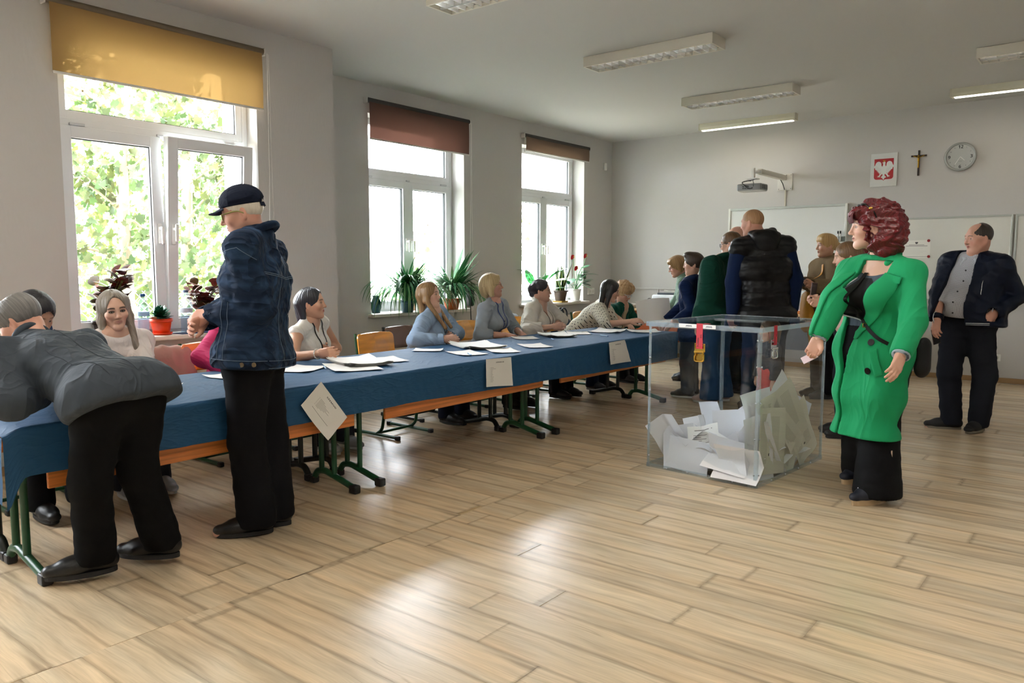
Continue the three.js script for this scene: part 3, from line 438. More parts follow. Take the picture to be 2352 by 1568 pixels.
function notice(corners, map, label, seed) { // corners: top-left, top-right, bottom-left, bottom-right as [x,y,z]
  const n = 14, pos = [], uv = [], idx = [], [a, b, c, d] = corners;
  for (let j = 0; j <= n; j++) for (let i = 0; i <= n; i++) { const u = i / n, v = j / n, k = (q) => (a[q] * (1 - u) + b[q] * u) * (1 - v) + (c[q] * (1 - u) + d[q] * u) * v; pos.push(k(0) + 0.004 * n3(u * 3, v * 3, seed) + 0.012 * v * Math.pow(Math.abs(u - 0.5) * 2, 2), k(1), k(2)); uv.push(u, 1 - v); }
  for (let j = 0; j < n; j++) for (let i = 0; i < n; i++) { const p = j * (n + 1) + i, q = p + n + 1; idx.push(p, q, p + 1, q, q + 1, p + 1); }
  const g = new THREE.BufferGeometry(); g.setAttribute('position', new THREE.Float32BufferAttribute(pos, 3)); g.setAttribute('uv', new THREE.Float32BufferAttribute(uv, 2)); g.setIndex(idx); g.computeVertexNormals();
  return solo('hanging_notice', g, M('#ffffff', 0.85, { map, side: THREE.DoubleSide }), label, 'notice', 'notices on the cloth front');
}
const XF = 2.892;
notice([[XF, 0.715, 7.83], [XF, 0.49, 7.655], [XF, 0.605, 7.975], [XF + 0.004, 0.385, 7.805]].map((p, i, l) => p), ballotTex2, 'white notice hung as a diamond on the blue cloth', 3);
notice([[XF, 0.705, 6.437], [XF, 0.695, 6.158], [XF, 0.515, 6.447], [XF, 0.49, 6.152]], ballotTex, 'upright white notice on the cloth above the middle desk legs', 5);
notice([[XF, 0.695, 4.817], [XF, 0.70, 4.55], [XF, 0.505, 4.805], [XF, 0.50, 4.455]], ballotTex, 'small white notice on the cloth next to the ballot box', 7);
notice([[XF, 0.69, 9.06], [XF, 0.675, 8.735], [XF + 0.006, 0.50, 9.03], [XF + 0.006, 0.49, 8.768]], ballotTex, 'white notice half hidden behind the legs of the bending man', 9);

// ---------- chairs ----------
function chair(x, z, turn, label, frame, wood) { // seat faces +x locally
  const g = thing('school_chair', label, 'chair', [x, 0, z], 'school chairs behind the desks', turn);
  const seat = (() => { const q = new THREE.PlaneGeometry(0.38, 0.40, 10, 10).rotateX(-PI / 2), p = q.attributes.position; for (let i = 0; i < p.count; i++) { const u = p.getX(i) / 0.19, v = p.getZ(i) / 0.2; p.setY(i, 0.43 - 0.012 * (1 - v * v) - 0.02 * Math.max(0, u - 0.5) ** 2 * 4); } q.computeVertexNormals(); return q; })();
  mesh('seat', merge([rbox(0.38, 0.012, 0.40, 0.006, 0, 0.425, 0, 3)]), wood, g);
  const back = new THREE.CylinderGeometry(0.5, 0.5, 0.19, 24, 3, true, PI * 0.5 - 0.39, 0.78), bp = back.attributes.position; const outer = back.clone(); for (let i = 0; i < outer.attributes.position.count; i++) { const p = outer.attributes.position; p.setX(i, p.getX(i) * 1.022); p.setZ(i, p.getZ(i) * 1.0); }
  const sh = new THREE.Shape(); const hw = 0.19, hh = 0.095, rr = 0.045; sh.moveTo(-hw + rr, -hh); sh.lineTo(hw - rr, -hh); sh.quadraticCurveTo(hw, -hh, hw, -hh + rr); sh.lineTo(hw, hh - rr); sh.quadraticCurveTo(hw, hh, hw - rr, hh); sh.quadraticCurveTo(0, hh + 0.02, -hw + rr, hh); sh.quadraticCurveTo(-hw, hh, -hw, hh - rr); sh.lineTo(-hw, -hh + rr); sh.quadraticCurveTo(-hw, -hh, -hw + rr, -hh);
  const bg = new THREE.ExtrudeGeometry(sh, { depth: 0.012, bevelEnabled: true, bevelSize: 0.002, bevelThickness: 0.002, bevelSegments: 1, curveSegments: 8 }), q = bg.attributes.position; bg.rotateY(PI / 2); for (let i = 0; i < q.count; i++) q.setX(i, q.getX(i) + 0.9 * q.getZ(i) ** 2); bg.computeVertexNormals(); bg.rotateZ(0.14).translate(-0.245, 0.70, 0);
  mesh('backrest', bg, wood, g);
  for (const s of [-1, 1]) {
    mesh('leg', poly([[-0.262, 0.80, s * 0.172], [-0.20, 0.46, s * 0.182], [-0.08, 0.405, s * 0.182], [0.12, 0.405, s * 0.182], [0.05, 0.06, s * 0.182], [-0.02, 0.02, s * 0.182]], 0.0125, 8), frame, g);
    mesh('runner', merge([poly([[-0.26, 0.018, s * 0.182], [0.22, 0.018, s * 0.182]], 0.014, 8)]), frame, g);
    for (const e of [-0.265, 0.225]) mesh('foot_cap', rbox(0.04, 0.034, 0.034, 0.008, e, 0.017, s * 0.182), blackPlastic, g);
  }
  mesh('crossbar', poly([[0.02, 0.035, -0.182], [0.02, 0.035, 0.182]], 0.011, 8), frame, g);
}

// ---------- signed-distance modelling kit for people ----------
const smin = (a, b, k) => { const h = Math.max(k - Math.abs(a - b), 0) / k; return Math.min(a, b) - h * h * k * 0.25; };
const smax = (a, b, k) => -smin(-a, -b, k);
class Field {
  constructor() { this.p = []; this.fx = null; this.cuts = []; }
  // tapered capsule; n,s: flattened along n by s
  cap(a, b, ra, rb, k = 0.03, n = null, s = 1) { this.p.push({ t: 0, ax: a.x, ay: a.y, az: a.z, bx: b.x - a.x, by: b.y - a.y, bz: b.z - a.z, l: Math.max(1e-9, b.distanceToSquared(a)), ra, dr: rb - ra, k, nx: n ? n.x : 0, ny: n ? n.y : 0, nz: n ? n.z : 0, s: n ? 1 / s - 1 : 0, m: n ? Math.min(1, 0.5 + s / 2) : 1, op: 0 }); return this; }
  ell(c, r, k = 0.02, R = null) { this.p.push({ t: 1, ax: c.x, ay: c.y, az: c.z, r, R, k, op: 0 }); return this; }
  sub() { this.p[this.p.length - 1].op = 1; return this; }
  cut(p, n, k = 0.006) { const u = n.clone().normalize(); this.cuts.push({ x: u.x, y: u.y, z: u.z, d: u.dot(p), k }); return this; } // keeps the side opposite to n
  d(q, x, y, z) {
    let X = x - q.ax, Y = y - q.ay, Z = z - q.az;
    if (q.t === 0) {
      let h = (X * q.bx + Y * q.by + Z * q.bz) / q.l; h = h < 0 ? 0 : h > 1 ? 1 : h;
      X -= h * q.bx; Y -= h * q.by; Z -= h * q.bz;
      if (q.s) { const t = (X * q.nx + Y * q.ny + Z * q.nz) * q.s; X += q.nx * t; Y += q.ny * t; Z += q.nz * t; }
      return (Math.sqrt(X * X + Y * Y + Z * Z) - q.ra - h * q.dr) * q.m;
    }
    if (q.R) { const e = q.R, a = X * e[0].x + Y * e[0].y + Z * e[0].z, b = X * e[1].x + Y * e[1].y + Z * e[1].z, c = X * e[2].x + Y * e[2].y + Z * e[2].z; X = a; Y = b; Z = c; }
    const r = q.r, k0 = Math.sqrt((X / r.x) ** 2 + (Y / r.y) ** 2 + (Z / r.z) ** 2), k1 = Math.sqrt((X / r.x ** 2) ** 2 + (Y / r.y ** 2) ** 2 + (Z / r.z ** 2) ** 2);
    return k1 < 1e-6 ? -Math.min(r.x, r.y, r.z) : k0 * (k0 - 1) / k1;
  }
  at(x, y, z) {
    let d = 9;
    for (const q of this.p) { const e = this.d(q, x, y, z); d = q.op ? smax(d, -e, q.k) : d > 8 ? e : smin(d, e, q.k); }
    if (this.fx && d < 0.05 && d > -0.05) d += this.fx(x, y, z);
    if (this.post) d = this.post(d, x, y, z);
    for (const c of this.cuts) d = smax(d, c.x * x + c.y * y + c.z * z - c.d, c.k);
    return d;
  }
  box() { const lo = V(9, 9, 9), hi = V(-9, -9, -9); for (const q of this.p) if (!q.op) { const r = q.t ? Math.max(q.r.x, q.r.y, q.r.z) : Math.max(q.ra, q.ra + q.dr); const A = V(q.ax, q.ay, q.az); lo.min(A.clone().subScalar(r)); hi.max(A.clone().addScalar(r)); if (!q.t) { const B = V(q.ax + q.bx, q.ay + q.by, q.az + q.bz); lo.min(B.clone().subScalar(r)); hi.max(B.addScalar(r)); } } return [lo.subScalar(0.03), hi.addScalar(0.03)]; }
  mesh(cell) { // naive surface nets with block culling
    const [lo, hi] = this.box(), B = 6, nx = Math.ceil((hi.x - lo.x) / cell / B) * B + 1, ny = Math.ceil((hi.y - lo.y) / cell / B) * B + 1, nz = Math.ceil((hi.z - lo.z) / cell / B) * B + 1;
    const v = new Float32Array(nx * ny * nz), lim = cell * B * 0.87 * 1.75 + 0.012, live = [];
    for (let K = 0; K < nz; K += B) for (let Jj = 0; Jj < ny; Jj += B) for (let I = 0; I < nx; I += B) {
      const c = this.at(lo.x + (I + B / 2 - 0.5) * cell, lo.y + (Jj + B / 2 - 0.5) * cell, lo.z + (K + B / 2 - 0.5) * cell), skip = Math.abs(c) > lim;
      if (!skip) live.push(I, Jj, K);
      for (let k = K; k < Math.min(K + B, nz); k++) for (let j = Jj; j < Math.min(Jj + B, ny); j++) for (let i = I; i < Math.min(I + B, nx); i++) v[(k * ny + j) * nx + i] = skip ? c : this.at(lo.x + i * cell, lo.y + j * cell, lo.z + k * cell);
    }
    const id = new Int32Array(nx * ny * nz).fill(-1), pos = [], idx = [], S = [1, nx, nx * ny];
    const vert = (i, j, k) => {
      const b = (k * ny + j) * nx + i; if (id[b] >= 0) return id[b];
      let x = 0, y = 0, z = 0, n = 0;
      for (let e = 0; e < 12; e++) { const ax = e >> 2, u = e & 1, w = (e >> 1) & 1; let o = b, di = 0, dj = 0, dk = 0; if (ax === 0) { dj = u; dk = w; } else if (ax === 1) { di = u; dk = w; } else { di = u; dj = w; } o += di + dj * S[1] + dk * S[2]; const a = v[o], c = v[o + S[ax]]; if ((a < 0) !== (c < 0)) { const t = a / (a - c); x += di + (ax === 0 ? t : 0); y += dj + (ax === 1 ? t : 0); z += dk + (ax === 2 ? t : 0); n++; } }
      if (!n) n = 1;
      pos.push(lo.x + (i + x / n) * cell, lo.y + (j + y / n) * cell, lo.z + (k + z / n) * cell);
      return id[b] = pos.length / 3 - 1;
    };
    const quad = (a, b, c, d, f) => { if (f) idx.push(a, b, c, a, c, d); else idx.push(a, c, b, a, d, c); };
    for (let q = 0; q < live.length; q += 3) for (let k = Math.max(1, live[q + 2]); k < Math.min(live[q + 2] + B, nz - 1); k++) for (let j = Math.max(1, live[q + 1]); j < Math.min(live[q + 1] + B, ny - 1); j++) for (let i = Math.max(1, live[q]); i < Math.min(live[q] + B, nx - 1); i++) {
      const b = (k * ny + j) * nx + i, s = v[b] < 0;
      if (s !== v[b + 1] < 0) quad(vert(i, j - 1, k - 1), vert(i, j, k - 1), vert(i, j, k), vert(i, j - 1, k), s);
      if (s !== v[b + S[1]] < 0) quad(vert(i - 1, j, k - 1), vert(i - 1, j, k), vert(i, j, k), vert(i, j, k - 1), s);
      if (s !== v[b + S[2]] < 0) quad(vert(i - 1, j - 1, k), vert(i, j - 1, k), vert(i, j, k), vert(i - 1, j, k), s);
    }
    const g = new THREE.BufferGeometry(); g.setAttribute('position', new THREE.Float32BufferAttribute(pos, 3)); g.setIndex(idx); g.computeVertexNormals(); return g;
  }
  // first surface point met from p along dir, lifted by off
  hit(p, dir, off = 0.002) { const q = p.clone(); for (let i = 0; i < 80; i++) { const d = this.at(q.x, q.y, q.z) - off; if (d < 0.0006 || i === 79 && d > 0.02) break; q.addScaledVector(dir, Math.min(0.06, d * 0.75)); } return q; }
}
function uvBy(g, fn) { const p = g.attributes.position, uv = new Float32Array(p.count * 2); for (let i = 0; i < p.count; i++) { const c = fn(p.getX(i), p.getY(i), p.getZ(i)); uv[i * 2] = c[0]; uv[i * 2 + 1] = c[1]; } g.setAttribute('uv', new THREE.BufferAttribute(uv, 2)); return g; }
function colorBy(g, fn) { const p = g.attributes.position, c = new Float32Array(p.count * 3); for (let i = 0; i < p.count; i++) { const k = fn(p.getX(i), p.getY(i), p.getZ(i)); c[i * 3] = k[0]; c[i * 3 + 1] = k[1]; c[i * 3 + 2] = k[2]; } g.setAttribute('color', new THREE.BufferAttribute(c, 3)); return g; }
const lin = (hex) => { const c = new THREE.Color(hex); return [c.r, c.g, c.b]; };
const mixc = (a, b, t) => [lerp(a[0], b[0], t), lerp(a[1], b[1], t), lerp(a[2], b[2], t)];

// ---- head in its own space: eyes at y 0, face toward +z, +x is the person's left ----
function headField(o) {
  const F = new Field(), f = o.fat ?? 0, jw = o.jaw ?? 1, nl = o.nose ?? 1, br = o.brow ?? 1;
  F.ell(V(0, 0.03, -0.012), V(0.0745, 0.086, 0.096), 0.02);
  F.ell(V(0, -0.038, 0.022), V((0.058 + f * 0.008) * jw, 0.077, 0.064), 0.04);
  F.cap(V(0.05 * jw, -0.05, -0.004), V(0.013, -0.1, 0.058), 0.017 + f * 0.006, 0.015 + f * 0.003, 0.03);
  F.cap(V(-0.05 * jw, -0.05, -0.004), V(-0.013, -0.1, 0.058), 0.017 + f * 0.006, 0.015 + f * 0.003, 0.03);
  F.ell(V(0, -0.101, 0.064), V(0.02, 0.015, 0.016), 0.02);
  for (const s of [-1, 1]) F.ell(V(s * (0.042 + f * 0.004), -0.026, 0.056), V(0.021 + f * 0.006, 0.02 + f * 0.006, 0.02), 0.03);
  F.cap(V(-0.034, 0.021, 0.07), V(0.034, 0.021, 0.07), 0.011 * br, 0.011 * br, 0.025);
  for (const s of [-1, 1]) F.ell(V(s * 0.032, 0.0, 0.096), V(0.019, 0.012, 0.015), 0.018).sub();
  F.cap(V(0, 0.012, 0.083), V(0, -0.030, 0.082 + 0.0155 * nl), 0.0072, 0.0098, 0.012);
  F.ell(V(0, -0.033, 0.082 + 0.0165 * nl), V(0.0098, 0.0088, 0.0092), 0.008);
  for (const s of [-1, 1]) { F.ell(V(s * 0.0125, -0.0365, 0.0895), V(0.0072, 0.0062, 0.0085), 0.007); F.ell(V(s * 0.0062, -0.0425, 0.0925), V(0.0034, 0.003, 0.0045), 0.003).sub(); }
  F.cap(V(-0.021, -0.0615, 0.0755), V(0, -0.0575, 0.0845), 0.0035, 0.0046, 0.008); F.cap(V(0.021, -0.0615, 0.0755), V(0, -0.0575, 0.0845), 0.0035, 0.0046, 0.008);
  F.cap(V(-0.016, -0.068, 0.0755), V(0, -0.0695, 0.0825), 0.004, 0.0055, 0.008); F.cap(V(0.016, -0.068, 0.0755), V(0, -0.0695, 0.0825), 0.004, 0.0055, 0.008);
  F.cap(V(-0.022, -0.0632, 0.0855), V(0.022, -0.0632, 0.0855), 0.0016, 0.0016, 0.004).sub();
  for (const s of [-1, 1]) { F.ell(V(s * 0.0315, 0.0, 0.0685), V(0.0145, 0.0135, 0.0145), 0.006); F.ell(V(s * 0.0315, -0.0004, 0.086), V(0.0125, o.squint ? 0.0032 : 0.0047, 0.011), 0.0025).sub(); }
  for (const s of [-1, 1]) { const e = s * 0.074, R = [V(0.92, 0, s * 0.38).normalize(), V(0, 1, 0), V(-s * 0.38, 0, 0.92).normalize()]; R[1] = V(0, 0.96, -0.26).normalize(); F.ell(V(e, -0.012, -0.012), V(0.0085, 0.031, 0.0185), 0.008, R); F.ell(V(s * 0.0835, -0.008, -0.007), V(0.006, 0.019, 0.0095), 0.006, R).sub(); }
  F.cap(V(0, -0.055, -0.028), o.neckBase ?? V(0, -0.2, -0.04), 0.05 * (o.neck ?? 1), 0.058 * (o.neck ?? 1), 0.035);
  return F;
}
const eyeGeo = colorBy(new THREE.SphereGeometry(0.0122, 20, 14).rotateX(PI / 2), (x, y, z) => { const r = Math.hypot(x, y); return z < 0 ? [0.75, 0.72, 0.69] : r < 0.0024 ? [0.008, 0.008, 0.008] : r < 0.0056 ? [0.10, 0.075, 0.05] : [0.75, 0.72, 0.69]; });
const eyeMat = new THREE.MeshPhysicalMaterial({ vertexColors: true, roughness: 0.12 });
const skinMat = new THREE.MeshPhysicalMaterial({ vertexColors: true, roughness: 0.52, sheen: 0.2, sheenColor: new THREE.Color('#ffb9a0'), bumpMap: rep(fleece, 1, 1), bumpScale: 0.0002 });
const SKIN = { fair: [0.66, 0.40, 0.29], pink: [0.62, 0.335, 0.24], tan: [0.56, 0.315, 0.205] };

// ---- hand: wrist, direction of the fingers, palm normal (palm side), side +1 left hand / -1 right hand ----
function handGeo(w, dir, nrm, side, curl, s = 1, spread = 0) {
  const F = new Field(), d = dir.clone().normalize(), n = nrm.clone().addScaledVector(d, -nrm.dot(d)).normalize(), lat = V(0, 0, 0).crossVectors(d, n).multiplyScalar(side).normalize(); // toward the thumb
  const P = (a, b, c) => w.clone().addScaledVector(d, a * s).addScaledVector(lat, b * s).addScaledVector(n, c * s);
  F.cap(P(-0.03, 0, 0), P(0.01, 0, 0), 0.026 * s, 0.026 * s, 0.02, n, 0.78);
  const base = [0.027, 0.009, -0.009, -0.026], len = [0.072, 0.081, 0.075, 0.059], kn = [0.088, 0.092, 0.087, 0.078];
  for (let i = 0; i < 4; i++) F.cap(P(0.012, base[i] * 0.7, 0), P(kn[i] - 0.004, base[i], 0), 0.0145 * s, 0.0112 * s, 0.016);
  const c4 = Array.isArray(curl) ? curl : [curl, curl * 1.05, curl * 1.1, curl * 1.15];
  for (let i = 0; i < 4; i++) {
    let p = P(kn[i], base[i], 0), a = c4[i] * 0.55, sp = (1.5 - i) * spread; const L = [0.46, 0.31, 0.25], R = [0.0096, 0.0086, 0.0078, 0.0068];
    for (let k = 0; k < 3; k++) { const q = p.clone().addScaledVector(d, Math.cos(a) * len[i] * L[k] * s).addScaledVector(n, Math.sin(a) * len[i] * L[k] * s).addScaledVector(lat, sp * len[i] * L[k] * s); F.cap(p, q, R[k] * s, R[k + 1] * s, k ? 0.004 : 0.007); p = q; a += c4[i] * (k ? 0.55 : 0.75); }
  }
  const t0 = P(0.022, 0.024, 0.006), t1 = P(0.052, 0.043, 0.016), t2 = P(0.082, 0.047, 0.026), t3 = P(0.105, 0.043, 0.036);
  F.cap(t0, t1, 0.0155 * s, 0.0122 * s, 0.012).cap(t1, t2, 0.0112 * s, 0.0095 * s, 0.005).cap(t2, t3, 0.0092 * s, 0.0075 * s, 0.004);
  return F.mesh(0.003);
}
// ---- trunk and limbs with an even allowance t ----
function trunk(F, j, o = {}) {
  const t = o.t ?? 0, w = o.w ?? 1, s = j.s, U = j.U, L = j.L, Fr = j.F, D = j.che.distanceTo(j.pel), at = (u, f = 0) => j.pel.clone().addScaledVector(U, u * D).addScaledVector(Fr, f * s);
  const hc = (c, half, r, fl, k = 0.07) => F.cap(c.clone().addScaledVector(L, half * s), c.clone().addScaledVector(L, -half * s), r * s + t, r * s + t, k, Fr, fl);
  hc(at(0.0), 0.07 * w, 0.108 * w, 0.95); hc(at(0.34, o.belly ? 0.02 : 0), 0.055 * w, 0.1 * w, 0.92); hc(at(0.66), 0.072 * w, 0.106 * w, 0.92);
  if (o.belly) F.ell(at(0.25, 0.05), V(0.13 * w * s + t, 0.15 * s + t, 0.12 * s + o.belly * s + t), 0.08, [L, U, Fr]);
  F.cap(j.shL, j.shR, 0.046 * s + t * 0.75, 0.046 * s + t * 0.75, 0.05); F.cap(j.nck.clone().addScaledVector(U, -0.03 * s), at(0.85), 0.05 * s + t * 0.5, 0.08 * s + t, 0.06);
  for (const q of [j.shL, j.shR]) F.cap(q.clone().addScaledVector(U, 0.008 * s), j.nck.clone().addScaledVector(U, -0.022 * s), 0.046 * s + t * 0.7, 0.042 * s + t * 0.45, 0.045);
  if (o.bust) for (const q of [-1, 1]) F.ell(at(0.66, 0.075 + t).addScaledVector(L, q * 0.072 * s), V(0.072, 0.068, 0.055 + o.bust).multiplyScalar(s).addScalar(t * 0.5), 0.05, [L, U, Fr]);
  return at;
}
function arm(F, j, side, t = 0, to = 1, th = 1) { const s = j.s, a = j['sh' + side], b = j['el' + side], c = j['wr' + side], e = b.clone().lerp(c, to); F.cap(a, b, 0.05 * s * th + t * 0.85, 0.043 * s * th + t, 0.035); if (to > 0) F.cap(b, e, 0.043 * s * th + t, lerp(0.043, 0.028, to) * s * th + t, 0.02); }
function leg(F, j, side, t = 0, th = 1, flare = 0, end = 1) { const s = j.s, a = j['hp' + side], b = j['kn' + side], c = j['an' + side]; F.cap(a, b, 0.084 * s * th + t, 0.058 * s * th + t, 0.05); F.cap(b, b.clone().lerp(c, end), 0.058 * s * th + t, 0.04 * s * th + t + flare, 0.03); }

function prep(r) { // number list to named joints
  const j = { s: r[0], base: V(r[1], 0, r[2]) }; let n = 3;
  const next = () => { const v = V(r[n], r[n + 1], r[n + 2]); n += 3; return v; };
  for (const k of ['pel', 'che', 'U', 'F', 'L', 'nck', 'head', 'hF', 'hL', 'hU']) j[k] = next();
  for (const q of ['L', 'R']) for (const k of ['sh', 'hp', 'el', 'wr', 'kn', 'an', 'to']) j[k + q] = next();
  return j;
}
const people = [];
// options: skin, head (headField options), hs head size, cells, hands {L:{dir,nrm,curl},R:...}
function person(r, label, o) {
  const j = prep(r), g = thing('person', label, 'person', [j.base.x, 0, j.base.z]);
  const hs = (o.hs ?? 1) * 1.0, HM = new THREE.Matrix4().makeBasis(j.hL.clone(), j.hU.clone(), j.hF.clone()).scale(V(hs, hs, hs)).setPosition(j.head), HI = HM.clone().invert();
  const skin = SKIN[o.skin ?? 'fair'].map((c) => c * (o.tone ?? 1)), lip = lin(o.lip ?? '#a85a52'), brow = lin(o.browCol ?? '#5a4030'), bw = o.browW ?? 1;
  const geos = [];
  const ho = { ...(o.head ?? {}), neckBase: j.nck.clone().addScaledVector(j.U, -0.03).applyMatrix4(HI) };
  const HF = headField(ho), hg = HF.mesh(o.hcell ?? 0.0036);
  colorBy(hg, (x, y, z) => {
    let c = skin, k = 0;
    const ax = Math.abs(x);
    c = mixc(c, [skin[0] * 0.98, skin[1] * 0.72, skin[2] * 0.70], 0.55 * (o.blush ?? 1) * Math.exp(-(((ax - 0.045) / 0.022) ** 2 + ((y + 0.035) / 0.022) ** 2)) + 0.4 * (o.blush ?? 1) * Math.exp(-((x / 0.012) ** 2 + ((y + 0.034) / 0.012) ** 2)) * (z > 0.08) + 0.3 * (ax > 0.073));
    if (z > 0.06) { const lp = (1 - sstep(0.8, 1.15, Math.hypot(x / 0.0215, (y + 0.0632) / 0.0088))) * (z > 0.072 ? 1 : 0); c = mixc(c, lip, 0.75 * lp); const by = 0.020 + 0.004 * (1 - ((ax - 0.03) / 0.02) ** 2); const bk = (1 - sstep(0.6, 1.2, Math.abs(y - by) / (0.0042 * bw))) * (1 - sstep(0.85, 1.1, Math.abs(ax - 0.032) / 0.02)); c = mixc(c, brow, (o.browA ?? 0.75) * bk); if (o.lash) { const lk = (1 - sstep(0.75, 1.2, Math.hypot((ax - 0.0318) / 0.0175, (y - 0.001) / 0.0085))) ; c = mixc(c, [0.03, 0.02, 0.02], o.lash * lk); } }
    if (o.stubble) { const st = sstep(0.03, 0.055, -y) * (z > -0.01 ? 1 : 0) * sstep(-0.14, -0.1, y); c = mixc(c, lin(o.stubble), 0.35 * st); }
    if (o.scalp) c = mixc(c, lin(o.scalp), 0.5 * sstep(0.03, 0.06, y));
    return c;
  });
  hg.applyMatrix4(HM); geos.push(hg);
  const B = new Field(); trunk(B, j, { w: (o.w ?? 1) * 0.95, bust: o.bust ? o.bust * 0.6 : 0 }); arm(B, j, 'L'); arm(B, j, 'R'); leg(B, j, 'L'); leg(B, j, 'R');
  for (const q of ['L', 'R']) B.cap(j['an' + q], j['to' + q], 0.036 * j.s, 0.026 * j.s, 0.03);
  geos.push(colorBy(B.mesh(o.bcell ?? 0.013), () => skin));
  for (const q of ['L', 'R']) { const h = o.hands?.[q] ?? {}; const dir = h.dir ? V(...h.dir) : j['wr' + q].clone().sub(j['el' + q]).normalize(), nrm = h.nrm ? V(...h.nrm) : j.F.clone().multiplyScalar(-1); const nail = h.nail ? lin(h.nail) : null; const hgeo = handGeo(j['wr' + q], dir, nrm, q === 'L' ? 1 : -1, h.curl ?? 0.55, j.s * (h.size ?? 0.97), h.spread ?? 0); const tips = nail ? j['wr' + q].clone().addScaledVector(dir, 0.15 * j.s) : null; geos.push(colorBy(hgeo, (x, y, z) => mixc(skin, [skin[0] * 0.95, skin[1] * 0.8, skin[2] * 0.78], 0.35))); }
  const bg = mergeGeometries(geos.map((q) => { const u = q.index ? q : q; return u; }));
  uvBy(bg, (x, y, z) => [x * 12 + z * 7, y * 12]);
  mesh('body', bg, skinMat, g);
  const eg = eyeGeo.clone(); for (const s of [-1, 1]) { const gz = o.gaze ?? [0, 0], e = mesh('eye', eyeGeo, eyeMat, g); const m = HM.clone().multiply(new THREE.Matrix4().makeTranslation(s * 0.0315, 0, 0.0688)).multiply(new THREE.Matrix4().makeRotationFromEuler(new THREE.Euler(-gz[1], gz[0], 0))); e.applyMatrix4(m); }
  g.j = j; return { g, j, HM, HI, o, hs };
}
const W = { // fold patterns, metres
  soft: (a = 0.007, f = 14) => (x, y, z) => a * (n3(x * f, y * f * 0.45, z * f) - 0.6 * Math.abs(n3(x * f * 1.7 + 3, y * f * 0.9, z * f * 1.7))),
  cross: (a = 0.007, f = 12) => (x, y, z) => a * (n3(x * f * 0.6, y * f * 1.6, z * f * 0.6) - 0.8 * Math.abs(n3(x * f, y * f * 2.1 + 5, z * f))),
  quilt: (pitch, a) => (x, y, z) => { const t = ((y / pitch) % 1 + 1) % 1, e = Math.min(t, 1 - t); return -a * Math.sqrt(Math.min(1, e * 2.2)) + 0.3 * a * n3(x * 22, y * 40, z * 22); },
  fuzzy: (a = 0.004) => (x, y, z) => a * (n3(x * 60, y * 60, z * 60) + n3(x * 120, y * 120, z * 120) * 0.6),
};
const planar = (p, k = 1) => { const a = p.j.L, b = p.j.U; return (x, y, z) => [(x * a.x + y * a.y + z * a.z) * k, (x * b.x + y * b.y + z * b.z) * k]; };
function wear(p, name, F, cell, mat, k = 1, parent) { const g = F.mesh(cell); uvBy(g, planar(p, k)); return mesh(name, g, mat, parent ?? p.g); }
// garment with sleeves; o: t allowance, at hem (metres below the pelvis along U, positive = lower), sleeve 0..1, fold
function top(p, name, mat, o = {}) {
  const j = p.j, F = new Field(), t = o.t ?? 0.016, U = j.U;
  trunk(F, j, { t, w: (p.o.w ?? 1) * (o.w ?? 1), bust: p.o.bust ?? 0, belly: p.o.belly ?? 0 });
  if (o.skirt) { const c = j.pel.clone().addScaledVector(U, -o.skirt.drop), h = (o.skirt.half ?? 0.09) * j.s; F.cap(c.clone().addScaledVector(j.L, h), c.clone().addScaledVector(j.L, -h), o.skirt.r, o.skirt.r, 0.08, j.F, o.skirt.fl ?? 0.9); }
  const st = o.st ?? t; if ((o.sleeve ?? 1) > -1) for (const q of ['L', 'R']) arm(F, j, q, st, o.sleeve ?? 0.97, o.sw ?? 1);
  if (o.extra) o.extra(F, j);
  F.fx = o.fold ?? W.soft();
  F.cut(j.pel.clone().addScaledVector(U, -(o.hem ?? 0.08)), U.clone().negate(), 0.01);
  const nc = j.nck.clone().addScaledVector(U, o.neck ?? 0.02).addScaledVector(j.F, 0.0), nn = U.clone().addScaledVector(j.F, o.scoop ?? 0.35).normalize(); F.cut(nc, nn, 0.012);
  if ((o.sleeve ?? 1) > -1) for (const q of ['L', 'R']) { const d = j['wr' + q].clone().sub(j['el' + q]).normalize(); /* sleeve end stays rounded off by a short cut */ o.cuffCut !== false && F.p.length && cutLimb(F, j['el' + q].clone().lerp(j['wr' + q], o.sleeve ?? 0.97), d, 0.12); }
  if (o.carve) o.carve(F, j);
  const m = wear(p, name, F, o.cell ?? 0.008, mat, o.uv ?? 1); return { m, F };
}
// rounds off a limb past point c along d within radius r only
function cutLimb(F, c, d) { const e = c.clone().addScaledVector(d, 0.058); F.cap(e, e.clone().addScaledVector(d, 0.001), 0.058, 0.058, 0.004).sub(); }
function trousers(p, mat, o = {}) {
  const j = p.j, F = new Field(), t = o.t ?? 0.018; trunk(F, { ...j, che: j.che, shL: j.pel, shR: j.pel, nck: j.pel.clone().addScaledVector(j.U, 0.05) }, { t: t * 0.6, w: (p.o.w ?? 1), belly: 0 });
  leg(F, j, 'L', t, o.th ?? 1, o.flare ?? 0.012, o.end ?? 1); leg(F, j, 'R', t, o.th ?? 1, o.flare ?? 0.012, o.end ?? 1);
  F.fx = o.fold ?? W.cross(0.005, 11);
  F.cut(j.pel.clone().addScaledVector(j.U, o.waist ?? 0.13), j.U, 0.01);
  F.cut(V(0, Math.min(...['L', 'R'].map((q) => j['an' + q].y)) - (o.drop ?? 0.03), 0), V(0, -1, 0), 0.005);
  return { m: wear(p, o.name ?? 'trousers', F, o.cell ?? 0.01, mat, o.uv ?? 1), F };
}
